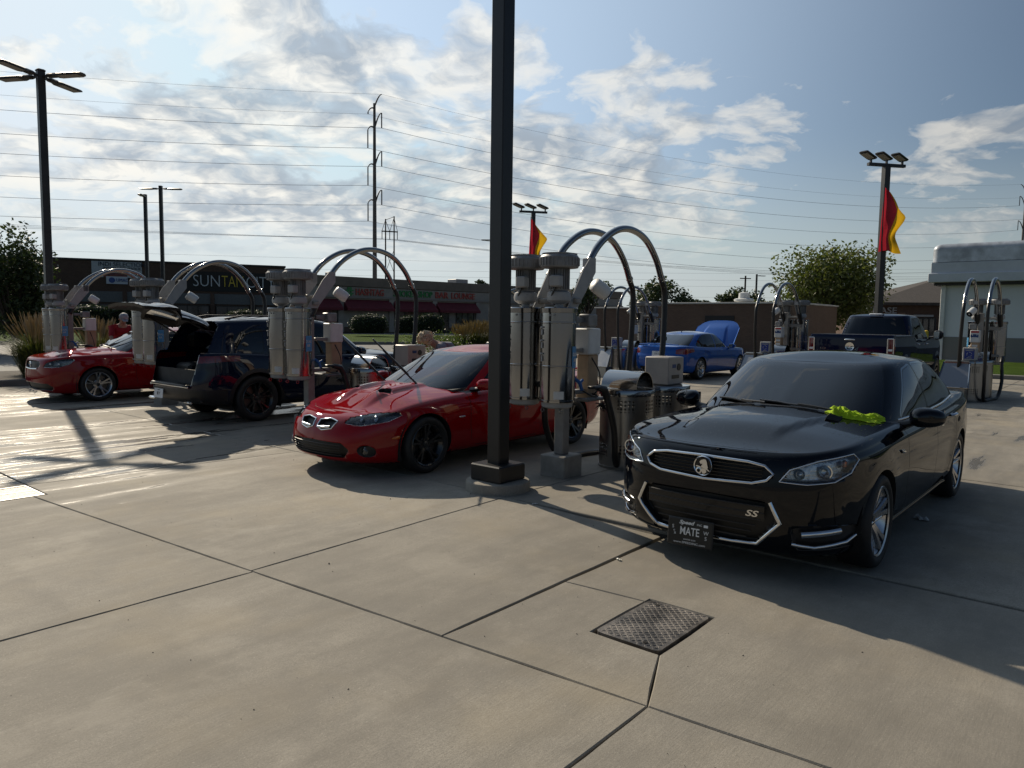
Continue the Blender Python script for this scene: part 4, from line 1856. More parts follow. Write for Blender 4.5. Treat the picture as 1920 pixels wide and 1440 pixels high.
def make_can(label, loc, rz, hood):
    root = thing('trash_can', label, 'trash can', loc, rz, 'perforated steel trash cans by the vacuums')
    b = MB()
    b.lathe([(.318, .02), (.318, .905)], n=48, cap=False)
    b.build('body', PERF, root, 40)
    b = MB()
    b.lathe([(.29, .0), (.325, .0), (.327, .03), (.319, .032)], n=48, cap=False)
    b.build('foot_ring', STB, root, 40)
    b = MB()
    b.lathe([(.321, .86), (.332, .865), (.334, .925), (.327, .937), (.20, .945), (.0, .945)], n=48, cap=False)
    b.build('lid', STN, root, 35)
    b = MB()
    b.lathe([(.26, .34), (.27, .60)], n=30, cap=True)
    b.build('liner', pm('bin_liner', (.05, .05, .055), .35, var=.3), root, 40)
    if hood:
        b = MB()
        n = 18
        pts, fs = [], []
        for rr in (.198, .190):
            for i in range(n + 1):
                a = math.pi * i / n
                for y in (-.24, .24):
                    pts.append((rr * math.cos(a), y, .947 + rr * 1.02 * math.sin(a)))
        o = 2 * (n + 1)
        for i in range(n):
            fs.append((2 * i, 2 * i + 2, 2 * i + 3, 2 * i + 1))
            fs.append((o + 2 * i, o + 2 * i + 1, o + 2 * i + 3, o + 2 * i + 2))
            fs.append((2 * i, o + 2 * i, o + 2 * i + 2, 2 * i + 2))
            fs.append((2 * i + 1, 2 * i + 3, o + 2 * i + 3, o + 2 * i + 1))
        b.add(pts, fs)
        b.build('hood', STN, root, 40)
    return root


def make_coinbox(label, loc, rz, style):
    """box standing on a can"""
    root = thing('mat_wringer_box' if style == 'beige' else 'vending_box', label, 'vending box', loc, rz, 'boxes standing on the cans')
    if style == 'beige':
        b = MB()
        b.box((0, 0, .175), (.40, .34, .35), bev=.012)
        b.build('case', pm('beige_paint', (.36, .325, .29), .5, var=.06), root, 30)
        b = MB()
        b.lathe([(.045, 0), (.045, -.008), (0, -.008)], c=(.06, -.171, .22), n=20, axis='Y', cap=False)
        b.build('dial', BLKR, root, 0)
        b = MB()
        b.box((-.06, -.172, .235), (.09, .004, .045))
        b.build('logo', pm('sign_blue', (.015, .05, .16), .5), root, 0)
        b = MB()
        b.box((-.02, -.172, .10), (.19, .006, .045))
        b.build('slot', BLKR, root, 0)
    else:
        b = MB()
        b.box((0, 0, .15), (.24, .28, .30), bev=.012)
        b.build('case', LGREY, root, 30)
        for (o_, x_) in (((.1225, 0, .15), (0, 1, 0)), ((0, -.1425, .15), (1, 0, 0)), ((-.1225, 0, .15), (0, -1, 0))):
            F = frame(Vector(o_), x_, (0, 0, 1))
            b = MB()
            b.box((0, 0, 0), (.20, .22, .004))
            me = b.mesh('blue_face', 0)
            me.transform(F)
            fo = obj('blue_face', me, pm('blue_face', (.014, .035, .22), .4), root)
            b = MB()
            for q in range(3):
                a0 = 2 * math.pi * q / 3
                b.tube([(.05 * math.cos(a0 + t), .05 * math.sin(a0 + t) - .005, .003) for t in np.linspace(.15, 1.75, 7)], [.009] * 5 + [.013, .002], 6, flat=.4)
            me = b.mesh('ring_symbol', 50)
            me.transform(F)
            obj('ring_symbol', me, WHT, fo)
            b = MB()
            b.box((0, .085, .003), (.16, .018, .003))
            b.box((0, -.088, .003), (.10, .016, .003))
            me = b.mesh('print_lines', 0)
            me.transform(F)
            pl_ = obj('print_lines', me, LGREY, fo)
            pl_['kind'] = 'stuff'
    return root


def make_chute(label, loc, rz):
    """sloping framed steel panel in front of a can"""
    root = thing('mat_rack', label, 'mat rack', loc, rz, 'sloping steel mat racks of the far row')
    A, B_ = Vector((0, -.27, .90)), Vector((0, .27, .90))
    C_, D = Vector((.30, .33, .33)), Vector((.30, -.33, .33))
    nrm = (B_ - A).cross(D - A).normalized()
    b = MB()
    b.plate([A, B_, C_, D], nrm, .015)
    b.build('sheet', pm('panel_stainless', (.22, .23, .25), .40, .85, rvar=.1, vscale=3), root, 0)
    for p, q in ((A, B_), (B_, C_), (C_, D), (D, A)):
        b = MB()
        b.tube([p, q], .018, 6)
        b.build('edge', STN, root, 40)
    b = MB()
    b.box((.10, 0, .16), (.34, .50, .32), bev=.01)
    b.box((-.04, 0, .55), (.10, .50, .80), bev=.01)
    b.build('plinth', STB, root, 30)
    return root


row1 = [(4.85, 'dual steel vacuum station nearest the camera, right of the dark lamp post'), (9.68, 'dual vacuum station between the navy SUV and the red coupe'),
        (14.5, 'dual vacuum station standing before the red sedan, under the raised tailgate'), (19.4, 'dual vacuum station behind the red sedan at far left')]
st0 = None
for v, lab in row1:
    p = UV(6.62, v)
    st0 = make_station('vacuum_station', lab, p, ANG_U) if st0 is None else dup(st0, p, ANG_U, lab) and st0
row2 = [(2.98, 'dual vacuum station in front of the white building'), (7.83, 'dual vacuum station left of the dark blue pickup'), (12.68, 'dual vacuum station left of the blue sedan, by the brick wall'), (17.53, 'dual vacuum station hidden behind the nearest one')]
for v, lab in row2:
    dup(st0, UV(21.7, v), ANG_U + math.pi, lab)
where = ['beside the nearest vacuum station', 'behind the red coupe\'s bonnet', 'behind the navy SUV\'s open tailgate', 'behind the red sedan']
cn = make_can('perforated steel trash can with arched hood ' + where[0], UV(6.62 + .98, 4.85 - .24), ANG_U, True)
c2 = make_can('perforated steel can under the beige box ' + where[0], UV(6.62 + 1.84, 4.85 - .26), ANG_U, False)
bx = make_coinbox('beige box with black dial ' + where[0], UV(6.62 + 1.84, 4.85 - .26, .946), ANG_U, 'beige')
for (v, _), w in zip(row1[1:4], where[1:]):
    dup(cn, UV(6.62 + .98, v - .24), ANG_U, 'perforated steel trash can with arched hood ' + w)
    dup(c2, UV(6.62 + 1.84, v - .26), ANG_U, 'perforated steel can under the beige box ' + w)
    dup(bx, UV(6.62 + 1.84, v - .26, .946), ANG_U, 'beige box with black dial ' + w)
w2 = ['in front of the white building', 'left of the dark blue pickup', 'left of the blue sedan', 'left of the foreground lamp post']
vb = ch = None
for (v, _), w in zip(row2, w2):
    dup(cn, UV(21.7 - .78, v - .10), ANG_U + math.pi, 'steel trash can with arched hood ' + w)
    dup(c2, UV(21.7 - 1.56, v - .04), ANG_U + math.pi, 'steel can under the blue box ' + w)
    l1, l2 = 'blue-faced box with white ring symbol ' + w, 'sloping framed steel panel ' + w
    p1, p2 = UV(21.7 - 1.56, v - .04, .946), UV(21.7 - 1.93, v + .16)
    vb = make_coinbox(l1, p1, ANG_U + math.pi, 'blue') if vb is None else dup(vb, p1, ANG_U + math.pi, l1) and vb
    ch = make_chute(l2, p2, ANG_U + math.pi * .97) if ch is None else dup(ch, p2, ANG_U + math.pi * .97, l2) and ch
# ================================================================== black sedan (nearest car)
PL = math.radians(0)
SEDAN = dict(
    outline=[(2.38, 0), (2.372, .20), (2.35, .40), (2.30, .57), (2.20, .72), (2.03, .835), (1.75, .905), (1.35, .935), (.8, .942), (0, .945), (-.8, .945), (-1.4, .942),
             (-1.85, .925), (-2.2, .88), (-2.42, .79), (-2.53, .64), (-2.575, .42), (-2.59, .2), (-2.595, 0)],
    nseg=7, fx=1.3, rx=-1.5, zaxle=.339,
    levels=[(0, .15, .16, .13), (.05, .09, .10, .075), (.10, .055, .06, .05), (.2, .02, .025, .028), (.32, .004, .005, .014), (.45, 0, 0, .006), (.6, .006, .012, 0),
            (.7, .012, .045, .004), (.8, .022, .055, .012), (.87, .033, .065, .018), (.90, .040, .072, .024), (.925, .046, .078, .044), (.965, .062, .088, .060), (1, .095, .12, .095)],
    zb=[(2.4, .175), (2.0, .17), (1.0, .185), (0, .185), (-1.2, .19), (-2.0, .22), (-2.6, .27)],
    zt=[(2.4, .865), (2.25, .880), (2.05, .902), (1.7, .922), (1.3, .94), (.8, .955), (0, .968), (-.8, .985), (-1.5, 1.015), (-2.1, 1.035), (-2.45, 1.03), (-2.6, 1.015)],
    crown=[(2.4, .02), (2.0, .05), (1.5, .075), (1.0, .085), (.5, .085), (-1.3, .07), (-2.0, .055), (-2.6, .035)],
    hoodfx=lambda x, y, j: np.where(x > .3, .020 * (1 - sstep(np.abs(y), .33 + .16 * sstep(-x, -2.0, -.9), .36 + .16 * sstep(-x, -2.0, -.9))) * sstep(-x, -2.1, -1.75), 0),
    cowl=.60, deck=-1.45, flare=[(1.4575, .375, .012), (-1.4575, .375, .014)],
    gb=[(1.09, 0), (1.05, .36), (.94, .64), (.72, .795), (.2, .845), (-.5, .855), (-1.05, .848), (-1.68, .81), (-2.06, .67), (-2.22, .37), (-2.26, 0)],
    gt=[(.30, 0), (.28, .32), (.21, .49), (.07, .60), (-.2, .645), (-.5, .655), (-.85, .65), (-1.10, .62), (-1.27, .51), (-1.36, .29), (-1.38, 0)],
    gzb=[(1.1, .99), (.9, .965), (.66, .94), (0, .945), (-1, .97), (-1.6, 1.0), (-2.3, 1.05)],
    gzt=[(.3, 1.392), (0, 1.412), (-.5, 1.428), (-1.0, 1.412), (-1.4, 1.37)], rcrown=.052, gcx=-.45,
    axles=(1.4575, -1.4575), archR=.372, wheel=(.339, .245, .250), track=.932,
    side_glass=[('glass_f', [(.50, .985), (-.03, 1.335), (-.27, 1.372), (-.27, .992)], .015),
                ('glass_r', [(-.36, .992), (-.36, 1.378), (-.66, 1.378), (-1.02, 1.345), (-1.12, 1.23), (-1.16, 1.012)], .015),
                ('glass_q', [(-1.20, 1.014), (-1.155, 1.24), (-1.08, 1.325), (-1.36, 1.20), (-1.58, 1.065), (-1.52, 1.03)], .012)],
    screens=[('windscreen', -1, 2.52, .035, .955), ('backlight', 7.75, 11, .06, .94)],
    doors=[[(.72, 1.2), (.73, .50), (.68, .265), (-.335, .265), (-.335, 1.2)],
           [(-.335, 1.2), (-.335, .265), (-.93, .265), (-1.00, .42), (-1.18, .66), (-1.24, 1.2)]],
    gh_seams=[[(.66, .9), (.74, .98), (.02, 1.41), (-.2, 1.5), (-.315, 1.5), (-.315, .9)]],
    cab_x=(-1.9, 1.0), cab_y=.74, dash_z=.985, dash_x=.50, seat_x=-.05,
)
BODY = ('body', 'hood')
BLACK = dict(SEDAN)
G_UP = [(-.43, .695), (-.34, .668), (0, .655), (.34, .668), (.43, .695), (.468, .742), (.41, .788), (.30, .804), (0, .810), (-.30, .804), (-.41, .788), (-.468, .742)]
L_LOW = [(-.36, .265), (0, .252), (.36, .265), (.50, .42), (.46, .545), (0, .56), (-.46, .545), (-.50, .42)]
LAMP = [(.505, .695), (.56, .775), (.70, .835), (.84, .868), (.868, .83), (.85, .75), (.79, .70), (.66, .685)]
FOG = [(.60, .245), (.58, .39), (.70, .42), (.88, .40), (.90, .30), (.86, .25)]
BLACK['front_cuts'] = [('grille', G_UP, .02, 1.9, BODY), ('lower_grille', L_LOW, .03, 1.9, BODY), ('lamp', LAMP, .012, 1.6, BODY), ('fogpocket', FOG, .02, 1.7, BODY)]
_hl = poly_sdf([(.55, 0), (.55, .74), (1.2, .80), (1.9, .775), (2.13, .60), (2.215, .45), (2.25, .2), (2.25, -.2), (2.215, -.45), (2.13, -.60), (1.9, -.775), (1.2, -.80), (.55, -.74)])
BLACK['seams'] = [(lambda A: _hl(A[:, 0], A[:, 1]), ('hood', 'body'), .0045, lambda p: p[2] > .80),
                  (lambda A: A[:, 0] + 2.30 + .35 * (np.abs(A[:, 1]) - .3) ** 2, ('trunk',), .004, None),
                  (lambda A: np.abs(A[:, 1]) - .50, ('roof',), .004, lambda p: p[0] < .18)]


def make_black_sedan():
    m = std_mats()
    c = BLACK
    S = sedan_shell(c)
    bv0 = full_bvh(S)
    S.cut(lambda A: A[:, 0] - (1.035 - .30 * A[:, 1] ** 2 - .2 * A[:, 1] ** 4), ('hood',), 'cowl')
    # sliding roof panel lines
    sr = poly_sdf([(-.02, -.42), (-.02, .42), (-.62, .42), (-.62, -.42)], .04)
    S.seam(lambda A: sr(A[:, 0], A[:, 1]), ('roof',), .004)
    S.recess('grille', (-.045, 0, 0), wall_tag='grille')
    S.recess('lower_grille', (-.05, 0, 0), wall_tag='lower_grille')
    S.recess('fogpocket', (-.04, 0, 0), wall_tag='fogpocket')
    S.liner('lamp', (-.07, -.02, 0), 'lamp_in')
    S.mirror()
    bv = bv0
    root = thing('parked_car', 'black four-door sedan parked nearest, lime towel on its bonnet, lion badge in grille', 'car', UV(7.07, 2.225), ANG_U + math.pi, 'cars parked at the vacuum bays')
    pb = paint('paint_black', (.0022, .0030, .0052), .0, .5, drops=.55, coat=.8)
    c['mats'] = {'gh': pb, 'trim': pm('dark_chrome', (.30, .31, .32), .15, 1.0), 'glass_f': m['glass_side'], 'glass_r': m['glass_side'], 'glass_q': m['glass_side'], 'lamp_in': pm('lamp_bright', (.55, .53, .50), .16, 1.0, var=.4, vscale=20, bump=.5, bscale=40)}
    made = assemble(S, root, c, pb, m)
    running_gear(root, c, m, (5, .20, .034), m['alloy'])
    cabin(root, c, m['inner'])
    ch = MB()
    outline_tube(bv, G_UP, 'X+', .011, ch, off=.006, flat=1.0)
    ch.build('grille_surround', m['chrome'], root, 50)
    # grille bars
    for z in np.linspace(.69, .80, 6):
        b = MB()
        w = .40 if .69 < z < .79 else .34
        outline_tube(bv, [(-w, z), (w, z)], 'X+', .005, b, off=.004, closed=False, n=6)
        b.build('grille_bar', m['gloss'], made['grille'], 50)
    for z in np.linspace(.30, .52, 6):
        b = MB()
        w = .30 + .14 * (z - .28) / .2 if z < .45 else .43
        outline_tube(bv, [(-w, z), (w, z)], 'X+', .006, b, off=.004, closed=False, n=6)
        b.build('grille_bar', m['black'], made['lower_grille'], 50)
    # lower bracket: chrome runs down both sides and along the bottom
    br = MB()
    outline_tube(bv, [(.46, .555), (.525, .42), (.375, .255), (.2, .243), (-.2, .243), (-.375, .255), (-.525, .42), (-.46, .555)], 'X+', .013, br, off=.007, closed=False, flat=.8)
    br.build('bumper_bracket', m['chrome'], root, 50)
    band = MB()
    for s in (1,):
        pts = []
        nn = 18
        for i in range(nn + 1):
            y = -.43 + .86 * i / nn
            for z in (.425, .515):
                h, _ = hit(bv, (5, y, .60), (-1, 0, 0))
                h2, _ = hit(bv, (5, y, z), (-1, 0, 0))
                x = max(h2.x, h.x - .03)
                pts.append((x + .006, y, z))
        band.add(pts, [(2 * i, 2 * i + 2, 2 * i + 3, 2 * i + 1) for i in range(nn)])
    band.build('bumper_bar', m['gloss'], root, 60)
    for s in (1, -1):
        f = MB()
        outline_tube(bv, [(s * .585, .285), (s * .70, .262), (s * .84, .285), (s * .905, .36)], 'X+', .013, f, off=.008, closed=False)
        f.build('fog_lamp_trim', m['chrome'], root, 50)
        f = MB()
        outline_tube(bv, [(s * .64, .355), (s * .82, .375)], 'X+', .022, f, off=.004, closed=False, n=10)
        f.build('running_light', m['chrome_in'], root, 50)
        # headlight internals
        for (y, z, r, mm) in ((.605, .745, .036, 'chrome_in'), (.735, .765, .047, 'chrome_in')):
            h, n = hit(bv, (5, s * y, z), (-1, 0, 0))
            if h is None:
                continue
            b = MB()
            b.lathe([(r, .03), (r * 1.02, .036), (r * .85, .036), (r * .78, .018), (r * .5, .005), (0, 0)], n=24, axis='X', cap=False, c=(h.x - .065, s * y, z))
            b.build('headlight_bezel', m[mm], root, 50)
            e = MB()
            e.lathe([(r * .72, .0), (r * .66, .018), (r * .45, .032), (0, .04)], n=20, axis='X', cap=False, c=(h.x - .058, s * y, z))
            e.build('headlight_projector', m['lens'] if y > .7 else m['chrome_in'], root, 60)
        h, n = hit(bv, (5, s * .82, .80), (-1, 0, 0))
        if h is not None:
            b = MB()
            b.box((h.x - .035, s * .812, .81), (.05, .03, .05), bev=.01)
            b.build('indicator_lamp', m['amber'], root, 40)
        rim = MB()
        outline_tube(bv, [(s * a, b_) for a, b_ in LAMP], 'X+', .0045, rim, off=.001)
        rim.build('headlight_rim', m['chrome'], root, 50)
        door_handle(root, bv, -.10, .875, s, m['chrome'])
        door_handle(root, bv, -1.03, .89, s, m['chrome'])
        mirror_part(root, .60, .90, 1.01, s, pb, m, .25, .155)
        # fender vent
        v = MB()
        h, n = hit(bv, (.93, 3 * s, .72), (0, -s, 0))
        v.tube([(.98, h.y + .002 * s, .79), (.93, h.y + .004 * s, .775), (.86, h.y + .004 * s, .765)], [.006, .016, .004], 8, flat=.5)
        v.build('fender_vent', m['chrome'], root, 50)
        bt = MB()
        outline_tube(bv, [(.60, .972), (.2, .978), (-.4, .984), (-1.0, .998), (-1.50, 1.028)], 'Y', .009, bt, off=.004, closed=False, side=s, n=8)
        bt.build('belt_trim', m['chrome'], root, 50)
        sk = MB()
        outline_tube(bv, [(1.02, .235), (-1.02, .235)], 'Y', .028, sk, off=-.008, closed=False, side=s, n=8)
        sk.build('side_skirt', pb, root, 50)
    # lion badge in a ring
    h, n = hit(bv, (5, 0, .742), (-1, 0, 0))
    bx = 2.375
    b = MB()
    b.lathe([(.066, -.02), (.070, .004), (.066, .010), (.060, .004)], c=(bx, 0, .742), n=36, axis='X', cap=False)
    badge = b.build('badge', m['chrome'], root, 50)
    b = MB()
    b.lathe([(.062, 0), (0, 0)], c=(bx - .004, 0, .742), n=30, axis='X', cap=False)
    b.build('badge_field', m['gloss'], badge, 0)
    lion = [(-.012, .040), (.006, .047), (.022, .046), (.030, .030), (.034, .008), (.040, -.010), (.034, -.016), (.052, -.030), (.046, -.034), (.024, -.022), (.030, -.040), (.016, -.052), (.002, -.054),
            (-.010, -.030), (-.006, -.014), (-.020, -.004), (-.044, .000), (-.052, -.006), (-.030, -.012), (-.016, -.014), (-.006, .004), (.000, .014), (-.016, .014), (-.024, .026)]
    p = MB()
    p.plate([(bx + .001, a, .742 + b_) for a, b_ in lion], (1, 0, 0), .008)
    p.build('badge_lion', m['chrome'], badge, 0)
    p = MB()
    p.lathe([(.022, 0), (.022, .007), (.013, .009), (.013, .001)], c=(bx + .001, -.028, .742 - .034), n=18, axis='X', cap=False)
    p.build('badge_wheel', m['chrome'], badge, 40)
    # bonnet louvres
    for s in (1, -1):
        for i in range(6):
            b = MB()
            x = 1.24 - .035 * i
            pts = []
            for t in (-.5, .5):
                y = s * (.50 + t * .085 - .004 * i)
                h, n = hit(bv, (x - t * .05, y, 4), (0, 0, -1))
                pts.append(h + Vector((0, 0, .003)))
            b.tube(pts, .008, 6, flat=.6)
            b.build('bonnet_louvre', m['black'], root, 50)
    # SS badge, wipers, number plate, permit card
    h, n = hit(bv, (5, .35, .47), (-1, 0, 0))
    text('bumper_badge', 'SS', .058, m['chrome'], frame(Vector((h.x + .012, .35, .468)), (-.12, 1, 0), (0, 0, 1)), root, sx=1.5, ext=.003, shear=.25, offset=.0012)
    wiper(root, bv, (1.02, .48), (.93, -.18), m)
    wiper(root, bv, (1.04, -.10), (.84, -.58), m)
    PM = frame(Vector((2.405, -.065, .262)), (-.10, 1, 0), (-.12, 0, 1))
    pl = number_plate(root, PM, .315, .175, pm('plate_black', (.006, .006, .006), .3), m['white'],
                      [('MATE', .078, -.003, .005, dict(sx=.72, offset=.0008)), ('Speed', .036, -.03, .066, dict(sx=1.2, shear=.3, offset=.0012)), ('INC', .020, .065, .062, dict(sx=1.1)),
                       ('www.SPEEDINC.com', .021, 0, -.074, dict(sx=1.25)), ('WHITE SOX', .014, .0, -.051, dict(sx=1.2)), ('W', .036, .115, .012, {}), ('S', .036, .115, -.024, {}),
                       ('S', .034, -.125, .028, {}), ('o', .024, -.115, .004, {}), ('x', .032, -.108, -.014, {})])
    b = MB()
    b.box((0, 0, -.004), (.33, .19, .008), bev=.006)
    me = b.mesh('plate_frame', 30)
    me.transform(PM)
    obj('plate_frame', me, m['black'], pl)
    st = MB()
    st.box((.110, .060, .004), (.030, .018, .001))
    me = st.mesh('plate_sticker', 0)
    me.transform(PM)
    obj('plate_sticker', me, m['white'], pl)
    h, n = hit(bv, (.84, -.50, 4), (0, 0, -1))
    pc = MB()
    pc.box((0, 0, 0), (.10, .05, .002))
    me = pc.mesh('permit_card', 0)
    me.transform(frame(h + Vector((-.03, 0, -.012)), (0, 1, 0), (-.8, 0, .45)))
    obj('permit_card', me, pm('card_green', (.45, .75, .62), .5), root)
    im = MB()
    im.box((.12, 0, 1.30), (.04, .24, .07), bev=.015)
    im.build('inner_mirror', m['black'], root, 40)
    an = MB()
    an.tube([(-1.12, 0, 1.445), (-1.16, 0, 1.475), (-1.21, 0, 1.50)], [.03, .016, .004], 8, flat=.5)
    an.build('roof_antenna', pb, root, 50)
    # rear lamps and bumper (seen only from behind)
    for s in (1, -1):
        b = MB()
        outline_tube(bv, [(s * .62, .88), (s * .80, .88)], 'X-', .05, b, off=-.01, closed=False)
        b.build('tail_light', m['red_lens'], root, 50)
    return root, bv, S


BLACK_CAR, BLACK_BV, _S = make_black_sedan()
# ================================================================== other cars
def plate_rows(t):
    return [(t, .075, 0, -.005, dict(sx=.75)), ('ILLINOIS', .022, 0, .055, {})]


def quick_front(root, bv, m, lampc, z, r):
    for s in (1, -1):
        for y in lampc:
            h, n = hit(bv, (5, s * y, z), (-1, 0, 0))
            if h is None:
                continue
            e = MB()
            e.lathe([(r, .03), (r * .9, .036), (r * .7, .012), (0, .0)], n=20, axis='X', cap=False, c=(h.x - .07, s * y, z))
            e.build('headlight_projector', m['chrome_in'], root, 60)


# ---- red coupe ----------------------------------------------------
COUPE = dict(
    outline=[(2.30, 0), (2.29, .20), (2.25, .40), (2.17, .57), (2.03, .71), (1.84, .815), (1.6, .875), (1.25, .905), (.8, .915), (0, .918), (-.8, .918), (-1.4, .915),
             (-1.8, .89), (-2.1, .83), (-2.32, .72), (-2.43, .55), (-2.475, .35), (-2.49, .15), (-2.49, 0)],
    nseg=7, fx=1.2, rx=-1.4, zaxle=.325,
    levels=[(0, .16, .18, .13), (.06, .08, .10, .07), (.12, .045, .06, .045), (.22, .015, .025, .024), (.35, .0, .005, .012), (.5, .008, 0, .004), (.62, .022, .012, 0),
            (.72, .04, .03, .003), (.82, .07, .05, .014), (.90, .11, .07, .032), (.95, .15, .085, .055), (1, .23, .12, .10)],
    zb=[(2.3, .15), (1.8, .15), (1.0, .17), (-1.2, .18), (-2.0, .21), (-2.5, .26)],
    zt=[(2.3, .685), (2.15, .70), (1.95, .73), (1.7, .77), (1.4, .805), (.9, .845), (0, .885), (-.8, .915), (-1.5, .95), (-2.1, .965), (-2.5, .945)],
    crown=[(2.3, .03), (1.9, .07), (1.4, .10), (.9, .105), (.4, .10), (-1.2, .07), (-2.0, .05), (-2.5, .03)],
    hoodfx=lambda x, y, j: np.where(x > .3, .034 * (1 - sstep(np.abs(np.abs(y) - .26), .06, .13)) * sstep(-x, -1.95, -1.55) * (1 - sstep(-x, -1.25, -.7) * .6), 0),
    cowl=.50, deck=-1.4, flare=[(1.394, .36, .012), (-1.394, .36, .014)],
    gb=[(1.02, 0), (.98, .34), (.86, .59), (.62, .755), (.1, .815), (-.5, .83), (-1.0, .815), (-1.42, .74), (-1.72, .59), (-1.87, .33), (-1.92, 0)],
    gt=[(.10, 0), (.08, .29), (.01, .45), (-.12, .55), (-.32, .59), (-.57, .60), (-.82, .59), (-1.02, .55), (-1.14, .46), (-1.21, .27), (-1.24, 0)],
    gzb=[(1.1, .925), (.9, .905), (.62, .86), (0, .87), (-1, .905), (-1.5, .94), (-2, .985)],
    gzt=[(.15, 1.305), (-.1, 1.325), (-.55, 1.345), (-1.0, 1.325), (-1.3, 1.29)], rcrown=.048, gcx=-.5,
    axles=(1.394, -1.394), archR=.358, wheel=(.325, .24, .238), track=.905,
    side_glass=[('glass_f', [(.42, .905), (-.14, 1.262), (-.40, 1.292), (-.72, 1.285), (-.66, .92)], .015),
                ('glass_q', [(-.73, .925), (-.79, 1.275), (-1.02, 1.22), (-1.26, 1.05), (-1.34, .96), (-1.28, .94)], .012)],
    screens=[('windscreen', -1, 2.78, .035, .955), ('backlight', 7.75, 11, .06, .94)],
    doors=[[(.70, 1.2), (.72, .50), (.66, .235), (-.62, .235), (-.70, .5), (-.70, 1.2)]],
    cab_x=(-1.8, .9), cab_y=.72, dash_z=.905, dash_x=.42, seat_x=-.15,
)
C_NOS = [(.035, .535), (.045, .612), (.20, .632), (.315, .612), (.27, .53), (.13, .505)]
C_LAMP = [(.40, .595), (.44, .655), (.60, .70), (.80, .715), (.83, .68), (.78, .62), (.60, .575)]
C_LOW = [(-.44, .225), (0, .215), (.44, .225), (.52, .32), (.43, .385), (0, .395), (-.43, .385), (-.52, .32)]
_cir = lambda cx, cy, r, n=20: [(cx + r * math.cos(2 * math.pi * i / n), cy + r * math.sin(2 * math.pi * i / n)) for i in range(n)]
COUPE['front_cuts'] = [('grille', C_NOS, .01, 1.8, BODY), ('lamp', C_LAMP, .012, 1.4, BODY), ('lower_grille', C_LOW, .02, 1.8, BODY), ('fogpocket', _cir(.655, .305, .068), 0, 1.6, BODY)]
_hc = poly_sdf([(.45, 0), (.45, .70), (1.1, .745), (1.6, .70), (1.86, .56), (1.97, .4), (2.02, .2), (2.02, -.2), (1.97, -.4), (1.86, -.56), (1.6, -.70), (1.1, -.745), (.45, -.70)])
COUPE['seams'] = [(lambda A: _hc(A[:, 0], A[:, 1]), ('hood', 'body'), .004, lambda p: p[2] > .6)]


